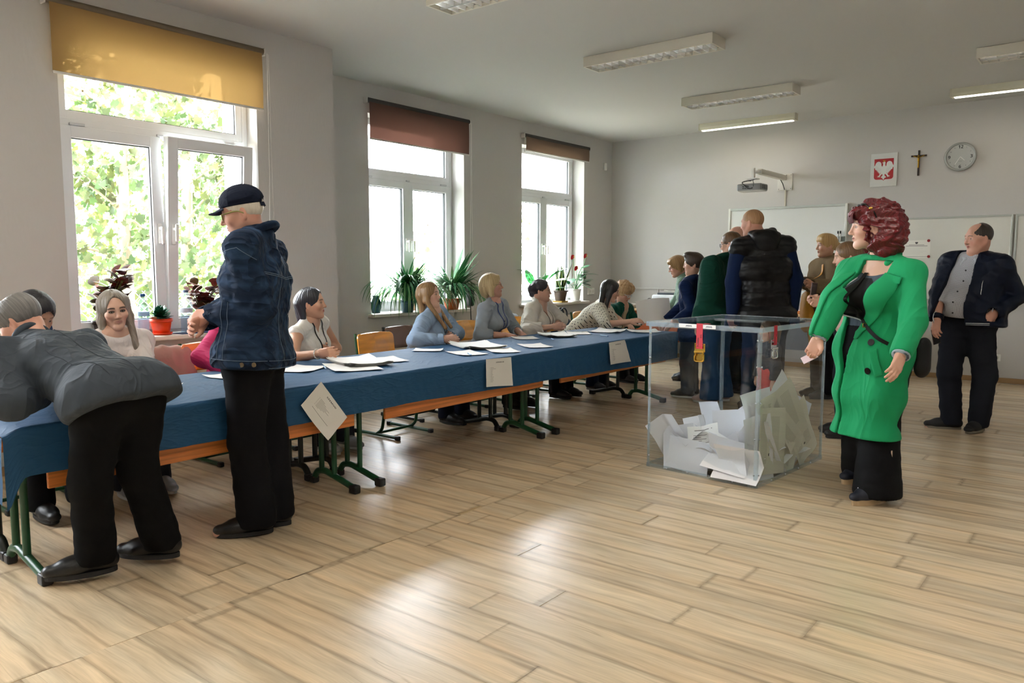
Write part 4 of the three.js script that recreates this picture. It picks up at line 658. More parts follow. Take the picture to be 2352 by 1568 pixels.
function shoe(p, q, mat, soleMat, o = {}) {
  const j = p.j, a = j['an' + q], b = j['to' + q], s = j.s, fw = V(b.x - a.x, 0, b.z - a.z).normalize(), up = V(0, 1, 0), lf = V(0, 0, 0).crossVectors(up, fw), lift = o.lift ?? 0;
  const g = new THREE.Group(); g.name = 'shoe'; p.g.add(g);
  const y0 = a.y - 0.075 * s; const P = (f, u, l) => V(a.x, Math.max(0, y0), a.z).addScaledVector(fw, f * s).addScaledVector(up, u * s).addScaledVector(lf, l * s);
  const F = new Field(), h = o.sole ?? 0.022;
  F.cap(P(-0.045, h + 0.03, 0), P(0.10, h + 0.018, 0), 0.04 * s, 0.043 * s, 0.03, up, 0.9).cap(P(0.08, h + 0.02, 0), P(0.17, h + 0.012, 0), 0.043 * s, 0.034 * s, 0.03, up, 0.8).cap(P(-0.03, h + 0.04, 0), P(-0.015, h + (o.high ?? 0.065), 0), 0.036 * s, 0.036 * s, 0.03).cap(P(0.03, h + 0.05, 0), P(0.11, h + 0.02, 0), 0.032 * s, 0.03 * s, 0.03);
  F.cut(P(0, h - 0.004, 0), up.clone().negate(), 0.004); F.fx = (x, y, z) => 0.0015 * n3(x * 30, y * 30, z * 30);
  const ug = uvBy(F.mesh(0.006), (x, y, z) => [x * 10, y * 10]), u = mesh('upper', ug, mat, g);
  const sh = new THREE.Shape(); const pts = []; for (let i = 0; i < 40; i++) { const t = i / 40 * 2 * PI, c = Math.cos(t), n = Math.sin(t), f = 0.058 + 0.132 * c, wv = (0.041 - 0.006 * Math.cos(t + 0.4) + 0.006 * c) * n * (c > 0.85 ? 1 : 1); pts.push(new THREE.Vector2(f * s, wv * s)); } sh.setFromPoints(pts);
  const sg = new THREE.ExtrudeGeometry(sh, { depth: h * s - 0.004, bevelEnabled: true, bevelSize: 0.003, bevelThickness: 0.002, bevelSegments: 2 }), mt = new THREE.Matrix4().makeBasis(fw, lf, up).setPosition(V(a.x, Math.max(0, y0) + 0.002, a.z)); sg.applyMatrix4(mt); mesh('sole', sg, soleMat, g);
  if (o.laces) { const lg = []; for (let i = 0; i < 4; i++) { const f = 0.05 + i * 0.022, A = F.hit(P(f, 0.2, 0.022), V(0, -1, 0), 0.002), Bq = F.hit(P(f + 0.014, 0.2, -0.022), V(0, -1, 0), 0.002), Mq = F.hit(P(f + 0.007, 0.2, 0), V(0, -1, 0), 0.004); lg.push(tube([A, Mq, Bq], 0.003, 8, 5)); } mesh('laces', merge(lg), o.laces, g); }
  if (o.lift) g.position.y = o.lift; return g;
}
// ---- hair in head space ----
function hairMat(hex, hex2, rough = 0.42) { const a = lin(hex), b = lin(hex2); const t = tex(512, 64, (x, y) => { const n = 0.5 + 0.5 * n3(x / 2.2, y / 60, 3) + 0.35 * n3(x / 9, y / 40, 8), c = mixc(a, b, clamp(n)); return c.map((q) => 255 * Math.pow(q, 1 / 2.2)); }); const bt = tex(512, 64, (x, y) => { const k = 128 + 110 * n3(x / 2.2, y / 60, 3) + 50 * n3(x / 1.1, y / 30, 5); return [k, k, k]; }, false); return M('#ffffff', rough, { map: t, bumpMap: bt, bumpScale: 0.0025, anisotropy: 0.3 }); }
function hair(p, mat, build, o = {}) {
  const F = new Field(), t = o.t ?? 0.012; F.ell(V(0, 0.032, -0.014), V(0.0745 + t, 0.086 + t, 0.096 + t), 0.02);
  if (o.face !== false) { const f = o.hair ?? {}; F.ell(V(0, (f.y ?? -0.045), 0.088), V(f.rx ?? 0.062, f.ry ?? 0.108, f.rz ?? 0.075), 0.012).sub(); }
  if (build) build(F);
  F.fx = o.fx ?? ((x, y, z) => { const az = Math.atan2(x, -z); return 0.0022 * n3(az * 14, y * 7, 3) + 0.0016 * n3(az * 30, y * 9, 7); });
  if (o.nape !== undefined) F.cut(V(0, o.nape, 0), V(0, -1, 0.25), 0.012);
  const g = F.mesh(o.cell ?? 0.0042); uvBy(g, o.uv ?? ((x, y, z) => [Math.atan2(x, -z) / (2 * PI) + 0.5, y * 2])); g.applyMatrix4(p.HM);
  return { m: mesh('hair', g, mat, p.g), F };
}
// ---- small wearables ----
const H2W = (p, x, y, z) => V(x, y, z).applyMatrix4(p.HM);
function glasses(p, rim, o = {}) {
  const g = new THREE.Group(); g.name = 'glasses'; p.g.add(g); const R = o.r ?? 0.021, z = 0.094, y = -0.004, fr = [];
  for (const s of [-1, 1]) { const c = []; for (let i = 0; i <= 24; i++) { const a = i / 24 * 2 * PI; c.push(H2W(p, s * 0.032 + Math.cos(a) * R * 1.08, y + Math.sin(a) * R * (o.flat ?? 0.82), z - 0.10 * (Math.cos(a) * s * R > 0 ? Math.cos(a) * s * R : 0))); } fr.push(tube(c, (o.w ?? 0.0016) * p.hs, 40, 6)); fr.push(tube([H2W(p, s * 0.055, y + 0.008, z - 0.004), H2W(p, s * 0.074, y + 0.009, z - 0.03), H2W(p, s * 0.079, y + 0.008, 0.01), H2W(p, s * 0.08, y - 0.01, -0.02)], (o.tw ?? 0.002) * p.hs, 16, 6)); if (o.lens !== false) { const lg = new THREE.CircleGeometry(R, 20).scale(1.06, o.flat ?? 0.82, 1).translate(s * 0.032, y, z); lg.applyMatrix4(p.HM); mesh('lens', lg, glass, g); } }
  fr.push(tube([H2W(p, -0.011, y + 0.003, z), H2W(p, 0, y + 0.007, z + 0.004), H2W(p, 0.011, y + 0.003, z)], (o.w ?? 0.0016) * p.hs, 8, 6)); mesh('frame', merge(fr), rim, g);
}
// draped band: pts are [left, up, depth guess] metres in the torso frame measured from the pelvis; direction to march = -front
function drape(p, F, pts, off = 0.004, dirW = null) { const j = p.j, d = dirW ?? j.F.clone().negate(); return pts.map(([l, u, f]) => F.hit(j.pel.clone().addScaledVector(j.L, l).addScaledVector(j.U, u).addScaledVector(j.F, f ?? 0.5), d, off)); }
function ribbon(pts, w, th, nrmFn) { // flat band along points
  const c = new THREE.CatmullRomCurve3(pts), n = pts.length * 8, P = c.getPoints(n), pos = [], idx = [];
  for (let i = 0; i <= n; i++) { const t = c.getTangent(i / n), N = nrmFn(P[i], i / n), s = V(0, 0, 0).crossVectors(t, N).normalize().multiplyScalar(w / 2), u = N.clone().normalize().multiplyScalar(th / 2); for (const [a, b] of [[1, 1], [-1, 1], [-1, -1], [1, -1]]) { const q = P[i].clone().addScaledVector(s, a).addScaledVector(u, b); pos.push(q.x, q.y, q.z); } }
  for (let i = 0; i < n; i++) for (let k = 0; k < 4; k++) { const a = i * 4 + k, b = i * 4 + (k + 1) % 4; idx.push(a, a + 4, b, b, a + 4, b + 4); }
  idx.push(0, 1, 2, 0, 2, 3); const e = n * 4; idx.push(e, e + 2, e + 1, e, e + 3, e + 2);
  let g = new THREE.BufferGeometry(); g.setAttribute('position', new THREE.Float32BufferAttribute(pos, 3)); g.setIndex(idx); g = g.toNonIndexed(); g.computeVertexNormals(); return uvBy(g, (x, y, z) => [x * 5, y * 5]);
}

const LU = (j) => (x, y, z) => { const X = x - j.pel.x, Y = y - j.pel.y, Z = z - j.pel.z; return [X * j.L.x + Y * j.L.y + Z * j.L.z, X * j.U.x + Y * j.U.y + Z * j.U.z, X * j.F.x + Y * j.F.y + Z * j.F.z]; };
// front opening between l0(u) and l1(u) for u in [ua,ub]
function opening(F, j, l0, l1, ua, ub, fm = 0.2) { const q = LU(j), prev = F.post; F.post = (d, x, y, z) => { if (prev) d = prev(d, x, y, z); if (d > 0.04) return d; const [l, u, f] = q(x, y, z); const g = Math.max(l0(u) - l, l - l1(u), ua - u, u - ub, 0.02 - f, f - fm); return smax(d, -g, 0.006); }; }
// thin piece of cloth laid on a surface; fn(a,b) -> [left, up] in the torso frame
function patch(p, F, fn, na, nb, off = 0.003, th = 0.004, back = false) {
  const j = p.j, d = j.F.clone().multiplyScalar(back ? 1 : -1), P = [], N = [];
  for (let b = 0; b <= nb; b++) for (let a = 0; a <= na; a++) { const [l, u] = fn(a / na, b / nb), s = j.pel.clone().addScaledVector(j.L, l).addScaledVector(j.U, u).addScaledVector(j.F, back ? -0.5 : 0.5), h = F.hit(s, d, off), e = 0.004; const n = V(F.at(h.x + e, h.y, h.z) - F.at(h.x - e, h.y, h.z), F.at(h.x, h.y + e, h.z) - F.at(h.x, h.y - e, h.z), F.at(h.x, h.y, h.z + e) - F.at(h.x, h.y, h.z - e)).normalize(); P.push(h); N.push(n); }
  const pos = [], idx = [], w = na + 1, M0 = P.length; for (const k of [1, 0]) P.forEach((q, i) => { pos.push(q.x + N[i].x * th * k, q.y + N[i].y * th * k, q.z + N[i].z * th * k); });
  const flip = (() => { const a = P[0], b = P[1], c = P[w]; return V(0, 0, 0).crossVectors(b.clone().sub(a), c.clone().sub(a)).dot(N[0]) < 0; })(), tri = (a, b, c) => flip ? idx.push(a, c, b) : idx.push(a, b, c);
  for (let b = 0; b < nb; b++) for (let a = 0; a < na; a++) { const i = b * w + a; tri(i, i + 1, i + w); tri(i + 1, i + w + 1, i + w); tri(M0 + i, M0 + i + w, M0 + i + 1); tri(M0 + i + 1, M0 + i + w, M0 + i + w + 1); }
  const rim = []; for (let a = 0; a < na; a++) rim.push([a, a + 1], [nb * w + a + 1, nb * w + a]); for (let b = 0; b < nb; b++) rim.push([(b + 1) * w, b * w], [b * w + na, (b + 1) * w + na]);
  for (const [a, b] of rim) { tri(a, M0 + a, b); tri(b, M0 + a, M0 + b); }
  const g = new THREE.BufferGeometry(); g.setAttribute('position', new THREE.Float32BufferAttribute(pos, 3)); g.setIndex(idx); g.computeVertexNormals(); return uvBy(g, planar(p, p.uvk ?? 1));
}
function button(p, F, l, u, r, mat, back = false, name = 'button') { const j = p.j, d = j.F.clone().multiplyScalar(back ? 1 : -1), h = F.hit(j.pel.clone().addScaledVector(j.L, l).addScaledVector(j.U, u).addScaledVector(j.F, back ? -0.5 : 0.5), d, 0.003); const g = new THREE.CylinderGeometry(r, r * 0.95, 0.006, 16).rotateX(PI / 2); const m = mesh(name, g, mat, p.g); const e = 0.004, n = V(F.at(h.x + e, h.y, h.z) - F.at(h.x - e, h.y, h.z), F.at(h.x, h.y + e, h.z) - F.at(h.x, h.y - e, h.z), F.at(h.x, h.y, h.z + e) - F.at(h.x, h.y, h.z - e)).normalize(); m.quaternion.setFromUnitVectors(V(0, 0, 1), n); m.position.copy(h).addScaledVector(n, 0.002); return m; }
function seam(p, F, pts, r, back, n = 14) { const q = []; for (let i = 0; i < pts.length - 1; i++) for (let k = 0; k < n; k++) { const t = k / n; q.push([lerp(pts[i][0], pts[i + 1][0], t), lerp(pts[i][1], pts[i + 1][1], t), back ? -0.5 : 0.5]); } const e = pts[pts.length - 1]; q.push([e[0], e[1], back ? -0.5 : 0.5]); const h = drape(p, F, q, 0.001, p.j.F.clone().multiplyScalar(back ? 1 : -1)); return new THREE.TubeGeometry(new THREE.CatmullRomCurve3(h), q.length * 2, r, 5); }
// seam marched along any world direction from points given in the person's own space
function seamW(F, pts, dir, r, n = 14) { const q = []; for (let i = 0; i < pts.length - 1; i++) for (let k = 0; k < n; k++) q.push(pts[i].clone().lerp(pts[i + 1], k / n)); q.push(pts[pts.length - 1].clone()); const h = q.map((s) => F.hit(s.addScaledVector(dir, -0.4), dir, 0.001)); return new THREE.TubeGeometry(new THREE.CatmullRomCurve3(h), q.length * 2, r, 5); }
function ring(c, n, r, t, flat = null, fs = 1) { const F = new Field(); return F; }
function lanyard(p, F, mat, o = {}) { const top = o.top ?? 0.44, bot = o.bot ?? 0.18, w = o.w ?? 0.055, c = o.c ?? 0, pts = []; const j = p.j, D = j.che.distanceTo(j.pel) + 0.05; const A = []; for (let i = 0; i <= 14; i++) { const t = i / 14; A.push([lerp(w, 0.004, t) + c * t, lerp(D, bot, t), 0.5]); } const B = A.map(([l, u, f]) => [2 * c * ((D - u) / (D - bot)) - l, u, f]); const nf = () => j.F; mesh('lanyard', merge([ribbon(drape(p, F, A, 0.004), o.rw ?? 0.012, 0.002, nf), ribbon(drape(p, F, B, 0.004), o.rw ?? 0.012, 0.002, nf)]), mat, p.g); }
const crease = tex(512, 512, (x, y) => { const u = x / 512 * 7, v = y / 512 * 7, w = 1.4 * n3(u * 0.6, v * 0.6, 4), r = 1 - 2.2 * Math.abs(n3(u + w, v * 0.7 - w, 9)), q = 1 - 2.2 * Math.abs(n3(u * 2.1 - w, v * 1.6 + w, 15)), k = 100 + 90 * Math.max(0, r) ** 1.5 + 24 * Math.max(0, q); return [k, k, k]; }, false); crease.wrapS = crease.wrapT = THREE.MirroredRepeatWrapping;
function cloth(hex, rough = 0.85, k = 1, bump = null, extra = {}) { const c = rep(crease, 0.11, 0.11); c.wrapS = c.wrapT = THREE.MirroredRepeatWrapping; return M(hex, rough, { bumpMap: bump ?? c, bumpScale: bump ? 0.0008 : 0.016, sheen: 0.08, sheenColor: new THREE.Color(hex), specularIntensity: 0.35, ...extra }); }
// ring of cloth round a limb end or neck
function cuff(p, a, b, r, tube_, mat, name = 'cuff') { const d = b.clone().sub(a).normalize(), F = new Field(); F.cap(a, b, r + tube_, r + tube_, 0.01); F.fx = W.soft(0.002, 30); F.cut(b, d, 0.004); F.cut(a, d.clone().negate(), 0.004); return mesh(name, uvBy(F.mesh(0.005), (x, y, z) => [(x + z) * 20, y * 20]), mat, p.g); }
function collar(p, mat, o = {}) { // folded collar band round the neck with an open front
  const j = p.j, F = new Field(), n = 18, c = j.nck.clone().addScaledVector(j.U, o.up ?? -0.012).addScaledVector(j.F, o.fw ?? 0.0), rx = (o.rx ?? 0.075) * j.s, rz = (o.rz ?? 0.07) * j.s, gap = o.gap ?? 0.5, pts = [];
  for (let i = 0; i <= n; i++) { const a = lerp(gap, 2 * PI - gap, i / n); pts.push(c.clone().addScaledVector(j.L, Math.sin(a) * rx).addScaledVector(j.F, Math.cos(a) * rz).addScaledVector(j.U, -(o.dip ?? 0.05) * (0.5 + 0.5 * Math.cos(a)) + (o.rise ?? 0.03) * (0.5 - 0.5 * Math.cos(a)))); }
  for (let i = 0; i < n; i++) F.cap(pts[i], pts[i + 1], o.r ?? 0.014, o.r ?? 0.014, 0.012, j.U, o.tall ?? 1);
  if (o.flap) for (const [i, s] of [[0, 1], [n, -1]]) F.cap(pts[i], pts[i].clone().addScaledVector(j.U, -o.flap).addScaledVector(j.L, s * o.flap * 0.5).addScaledVector(j.F, 0.015), 0.012, 0.006, 0.01);
  F.fx = W.soft(0.0015, 30); return mesh('collar', uvBy(F.mesh(0.005), planar(p, 1)), mat, p.g);
}

// ---------- joints of the people: scale, base x z, then points in metres from the base ----------
const JOINTS = {
  denim: [1.017, 2.93, 8.22, -0.005, 0.891, 0.043, -0.004, 1.447, 0.006, 0.001, 0.998, -0.067, -0.784, 0.042, 0.619, 0.62, 0.052, 0.783, -0.004, 1.513, 0.002, -0.04, 1.603, 0.06, -0.619, -0.242, 0.748, 0.77, 0, 0.638, -0.154, 0.97, 0.186, 0.116, 1.422, 0.16, 0.051, 0.876, 0.115, 0.164, 1.139, 0.114, -0.065, 1.111, 0.231, 0.036, 0.493, 0.126, 0.023, 0.081, 0.074, -0.08, 0.029, 0.229, -0.124, 1.402, -0.143, -0.06, 0.867, -0.026, -0.191, 1.153, -0.009, -0.122, 1.081, 0.23, -0.016, 0.466, -0.048, -0.025, 0.075, -0.071, -0.147, 0.014, 0.041],
  bend: [1.023, 2.9, 8.9, 0.172, 0.817, 0.104, -0.332, 0.981, 0.196, -0.937, 0.305, 0.171, -0.3, -0.952, 0.055, 0.179, 0, 0.984, -0.394, 1.001, 0.207, -0.475, 1.095, 0.22, -0.609, -0.643, 0.465, 0.607, 0, 0.795, -0.511, 0.766, 0.39, -0.263, 0.97, 0.381, 0.207, 0.811, 0.189, -0.028, 0.802, 0.419, -0.22, 0.794, 0.242, 0.126, 0.455, 0.205, 0, 0.102, 0.144, -0.056, 0.074, 0.266, -0.333, 0.97, -0.002, 0.175, 0.811, 0.012, -0.537, 0.796, 0.115, -0.314, 0.795, 0.25, 0.128, 0.478, 0.008, 0.054, 0.108, -0.117, -0.03, 0.062, -0.053],
  coat: [0.988, 5.26, 5.72, -0.055, 0.874, 0.012, -0.044, 1.34, 0.01, 0.025, 1, -0.006, -0.336, 0.014, 0.942, 0.942, -0.022, 0.336, -0.042, 1.404, 0.009, -0.1, 1.56, 0.042, -0.896, 0, 0.444, 0.444, 0, 0.896, 0, 1, 0, 0.128, 1.301, 0.071, 0.026, 0.852, 0.041, 0.173, 1.048, 0.187, 0.155, 0.877, 0.37, -0.002, 0.43, 0.041, 0.006, 0.068, 0.06, -0.032, 0.001, 0.13, -0.217, 1.309, -0.052, -0.138, 0.856, -0.017, -0.234, 1.149, 0.179, -0.283, 0.937, 0.307, -0.123, 0.417, -0.024, -0.125, 0.124, -0.177, -0.154, 0.034, -0.11],
  navy: [1, 5.3, 3.24, 0.021, 0.906, -0.003, 0.052, 1.389, -0.007, 0.063, 0.998, -0.009, -0.342, 0.03, 0.939, 0.938, -0.056, 0.343, 0.056, 1.454, -0.008, 0.066, 1.566, 0.011, -0.765, -0.07, 0.64, 0.641, 0, 0.767, -0.054, 0.998, 0.045, 0.237, 1.343, 0.062, 0.103, 0.881, 0.027, 0.328, 1.106, -0.068, 0.223, 0.98, 0.127, 0.167, 0.472, 0.007, 0.143, 0.083, 0, 0.111, 0.017, 0.106, -0.138, 1.365, -0.076, -0.062, 0.891, -0.033, -0.174, 1.116, 0.057, -0.164, 0.909, 0.207, -0.083, 0.49, 0.042, -0.052, 0.07, 0.007, -0.217, -0.005, 0.06],
  vest: [1.07, 3.739, 3.475, 0, 0.851, 0, -0.037, 1.545, 0.015, -0.053, 0.998, 0.021, -0.69, -0.021, -0.724, -0.722, -0.053, 0.69, -0.041, 1.615, 0.016, -0.13, 1.735, 0.052, -0.992, -0.07, -0.109, -0.11, 0, 0.994, -0.069, 0.998, -0.008, -0.189, 1.497, 0.162, -0.067, 0.826, 0.065, -0.231, 1.196, 0.187, -0.225, 0.924, 0.206, -0.094, 0.456, 0.062, -0.093, 0.086, 0.089, -0.204, 0.032, -0.028, 0.119, 1.519, -0.134, 0.069, 0.836, -0.065, 0.2, 1.226, -0.152, 0.195, 0.954, -0.129, 0.067, 0.461, -0.091, 0.093, 0.086, -0.089, -0.018, 0.032, -0.205],
  hoodie: [0.988, 3.206, 3.279, 0, 0.796, 0, 0.006, 1.37, -0.003, 0.01, 1, -0.004, -0.995, 0.009, -0.095, -0.095, 0.005, 0.995, 0.006, 1.434, -0.003, 0.086, 1.558, -0.04, -0.989, -0.139, 0.044, 0.045, 0, 0.999, -0.139, 0.99, 0.006, -0.012, 1.336, 0.175, -0.008, 0.776, 0.087, -0.018, 1.055, 0.191, -0.083, 0.816, 0.24, -0.03, 0.428, 0.1, -0.011, 0.079, 0.118, -0.159, 0.03, 0.104, 0.022, 1.334, -0.18, 0.008, 0.775, -0.086, 0, 1.054, -0.157, -0.143, 0.863, -0.077, -0.01, 0.427, -0.104, 0.011, 0.079, -0.118, -0.136, 0.03, -0.132],
  boy: [0.884, 2.854, 3.134, 0, 0.682, 0, -0.021, 1.172, 0.01, -0.043, 0.999, 0.021, -0.989, -0.046, 0.143, 0.143, -0.015, 0.99, -0.024, 1.229, 0.012, 0.002, 1.366, -0.001, -0.911, -0.035, 0.41, 0.411, 0, 0.912, -0.032, 0.999, 0.014, -0, 1.139, 0.145, 0.012, 0.661, 0.077, 0.092, 0.908, 0.186, -0.063, 0.77, 0.275, -0.007, 0.366, 0.085, 0.013, 0.071, 0.087, -0.119, 0.027, 0.106, -0.04, 1.143, -0.126, -0.01, 0.664, -0.077, -0.177, 0.938, -0.174, -0.32, 0.786, -0.09, -0.031, 0.367, -0.08, -0.013, 0.071, -0.087, -0.144, 0.027, -0.069],
  sage: [0.953, 2.326, 2.051, 0, 0.713, 0, -0.023, 1.199, 0.125, -0.046, 0.968, 0.248, -0.927, -0.134, 0.35, 0.372, -0.214, 0.903, -0.026, 1.259, 0.14, -0.087, 1.34, 0.192, -0.784, -0.276, 0.556, 0.579, 0, 0.815, -0.225, 0.961, 0.16, 0.038, 1.132, 0.263, 0.032, 0.675, 0.071, 0.085, 0.911, 0.413, 0.008, 0.744, 0.572, 0.014, 0.376, 0.087, 0.034, 0.076, 0.089, -0.1, 0.029, 0.14, -0.082, 1.202, -0.03, -0.03, 0.711, -0.081, -0.153, 0.944, 0.018, -0.276, 0.749, 0.095, -0.051, 0.394, -0.078, -0.034, 0.076, -0.089, -0.167, 0.029, -0.039],
  bald: [1, 3.143, 2.518, 0, 0.819, 0, -0.036, 1.441, 0.015, -0.058, 0.998, 0.025, -0.991, -0.055, -0.122, -0.12, -0.032, 0.992, -0.04, 1.506, 0.017, -0.074, 1.642, 0.031, -0.983, -0.174, 0.053, 0.054, 0, 0.999, -0.173, 0.985, 0.009, -0.056, 1.4, 0.193, -0.009, 0.797, 0.087, -0.022, 1.125, 0.259, -0.083, 0.881, 0.3, -0.031, 0.438, 0.091, -0.012, 0.08, 0.099, -0.161, 0.03, 0.081, -0.012, 1.411, -0.164, 0.012, 0.802, -0.088, -0.113, 1.149, -0.116, -0.211, 0.92, -0.06, -0.008, 0.441, -0.096, 0.012, 0.08, -0.099, -0.137, 0.03, -0.118],
  teddy: [0.965, 3.935, 2.324, 0, 0.863, 0, -0.006, 1.366, 0.002, -0.012, 1, 0.003, -0.699, -0.01, 0.715, 0.715, 0.006, 0.7, -0.007, 1.429, 0.002, -0.001, 1.549, 0.042, -0.792, 0, 0.61, 0.61, 0, 0.792, 0, 1, 0, 0.115, 1.334, 0.12, 0.061, 0.844, 0.059, 0.161, 1.138, 0.307, 0.03, 1.161, 0.515, 0.051, 0.46, 0.078, 0.069, 0.077, 0.068, -0.032, 0.029, 0.171, -0.126, 1.332, -0.117, -0.06, 0.843, -0.059, -0.1, 1.151, 0.089, -0.101, 1.177, 0.334, -0.079, 0.46, -0.049, -0.069, 0.077, -0.068, -0.17, 0.029, 0.036],
  brown: [0.953, 4.644, 4.074, 0, 0.888, 0, -0, 1.296, 0, -0.001, 1, 0, -0.863, -0.001, 0.506, 0.506, 0, 0.863, -0, 1.358, 0, -0.039, 1.414, 0.052, -0.909, -0.139, 0.393, 0.397, 0, 0.918, -0.128, 0.99, 0.055, 0.084, 1.263, 0.144, 0.042, 0.868, 0.072, 0.103, 1.04, 0.299, -0.09, 1.063, 0.445, 0.028, 0.472, 0.087, 0.048, 0.076, 0.082, -0.075, 0.029, 0.155, -0.085, 1.263, -0.144, -0.042, 0.868, -0.072, -0.158, 1.027, -0.257, -0.249, 1.068, -0.036, -0.063, 0.472, -0.067, -0.048, 0.076, -0.082, -0.172, 0.029, -0.01],
  child: [0.541, 3.861, 3.698, 0, 0.43, 0, 0, 0.64, 0, 0, 1, 0, -0.645, 0, 0.764, 0.764, -0, 0.645, 0, 0.675, 0, 0, 0.775, 0, -0.768, 0, 0.641, 0.641, -0, 0.768, 0, 1, 0, 0.083, 0.621, 0.07, 0.036, 0.41, 0.031, 0.106, 0.471, 0.089, 0.086, 0.341, 0.112, 0.026, 0.227, 0.048, 0.041, 0.043, 0.035, -0.011, 0.016, 0.097, -0.083, 0.621, -0.07, -0.036, 0.41, -0.031, -0.106, 0.471, -0.089, -0.125, 0.341, -0.066, -0.052, 0.227, -0.017, -0.041, 0.043, -0.035, -0.094, 0.016, 0.027],
  dark: [0.965, 1.45, 8.776, 0, 0.545, 0, 0.17, 0.954, 0, 0.384, 0.923, 0, 0.423, -0.176, -0.889, -0.821, 0.341, -0.458, 0.194, 1.012, 0, 0.192, 1.079, -0.003, 0.825, -0.469, -0.314, -0.356, 0, -0.935, 0.439, 0.883, -0.167, 0.013, 0.983, -0.08, -0.077, 0.556, -0.039, 0.18, 0.766, -0.056, 0.372, 0.728, 0.092, 0.405, 0.545, -0.1, 0.405, 0.085, -0.1, 0.55, 0.037, -0.1, 0.301, 0.863, 0.08, 0.062, 0.498, 0.039, 0.528, 0.825, 0.232, 0.767, 0.775, 0.261, 0.405, 0.545, 0.1, 0.405, 0.085, 0.1, 0.55, 0.037, 0.1],
  blonde: [0.965, 1.42, 8.32, 0, 0.545, 0, 0.14, 0.915, 0, 0.354, 0.935, 0, 0.935, -0.353, -0.025, -0.023, 0.009, -1, 0.162, 0.974, 0, 0.161, 1.081, 0.002, 0.977, -0.07, 0.202, 0.208, 0.104, -0.972, 0.047, 0.992, 0.116, 0.124, 0.885, -0.176, -0.009, 0.527, -0.085, 0.33, 0.724, -0.09, 0.471, 0.682, 0.107, 0.405, 0.545, -0.1, 0.405, 0.085, -0.1, 0.55, 0.037, -0.1, 0.132, 0.882, 0.176, -0.005, 0.526, 0.085, 0.359, 0.765, 0.278, 0.599, 0.713, 0.27, 0.405, 0.545, 0.1, 0.405, 0.085, 0.1, 0.55, 0.037, 0.1],
  pink: [0.953, 1.42, 7.506, 0, 0.545, 0, 0.16, 0.956, 0, 0.363, 0.932, 0, 0.842, -0.328, -0.428, -0.399, 0.155, -0.904, 0.182, 1.014, 0, 0.202, 1.14, -0.03, 0.876, 0, -0.482, -0.482, 0, -0.876, 0, 1, 0, 0.079, 0.952, -0.157, -0.041, 0.539, -0.076, 0.236, 0.732, -0.128, 0.35, 0.687, 0.082, 0.4, 0.545, -0.1, 0.4, 0.085, -0.1, 0.543, 0.037, -0.1, 0.217, 0.898, 0.157, 0.026, 0.513, 0.076, 0.329, 0.77, 0.368, 0.565, 0.716, 0.339, 0.4, 0.545, 0.1, 0.4, 0.085, 0.1, 0.543, 0.037, 0.1],
  sleeveless: [0.977, 1.42, 6.907, 0, 0.545, 0, 0.16, 0.909, 0, 0.403, 0.915, 0, 0.838, -0.368, -0.403, -0.369, 0.162, -0.915, 0.186, 0.967, 0, 0.202, 1.072, 0.011, 0.765, 0.07, -0.64, -0.642, 0, -0.767, -0.053, 0.998, 0.045, 0.081, 0.906, -0.163, -0.04, 0.541, -0.079, 0.033, 0.697, -0.339, 0.168, 0.723, -0.132, 0.41, 0.545, -0.1, 0.41, 0.085, -0.1, 0.557, 0.036, -0.1, 0.212, 0.849, 0.163, 0.024, 0.513, 0.079, 0.389, 0.709, 0.326, 0.629, 0.752, 0.277, 0.41, 0.545, 0.1, 0.41, 0.085, 0.1, 0.557, 0.036, 0.1],
  blueshirt: [0.965, 1.42, 5.605, 0, 0.545, 0, 0.16, 0.927, 0, 0.386, 0.922, 0, 0.837, -0.35, -0.42, -0.388, 0.162, -0.907, 0.184, 0.985, 0, 0.154, 1.091, 0.035, 0.911, 0.139, -0.389, -0.393, 0, -0.92, -0.128, 0.99, 0.055, 0.079, 0.924, -0.159, -0.041, 0.54, -0.077, 0.125, 0.733, -0.352, 0.244, 0.727, -0.136, 0.405, 0.545, -0.1, 0.405, 0.085, -0.1, 0.55, 0.037, -0.1, 0.215, 0.867, 0.159, 0.025, 0.513, 0.077, 0.314, 0.731, 0.377, 0.493, 0.742, 0.208, 0.405, 0.545, 0.1, 0.405, 0.085, 0.1, 0.55, 0.037, 0.1],
  grey: [0.953, 1.42, 4.734, 0, 0.545, 0, 0.13, 0.977, 0, 0.288, 0.957, 0, 0.933, -0.281, -0.224, -0.215, 0.065, -0.974, 0.148, 1.036, 0, 0.13, 1.157, 0.026, 0.776, 0.139, -0.616, -0.622, 0, -0.783, -0.109, 0.99, 0.087, 0.083, 0.956, -0.169, -0.024, 0.531, -0.082, 0.124, 0.733, -0.32, 0.324, 0.688, -0.189, 0.4, 0.545, -0.1, 0.4, 0.085, -0.1, 0.543, 0.037, -0.1, 0.158, 0.933, 0.169, 0.012, 0.52, 0.082, 0.222, 0.712, 0.314, 0.412, 0.705, 0.163, 0.4, 0.545, 0.1, 0.4, 0.085, 0.1, 0.543, 0.037, 0.1],
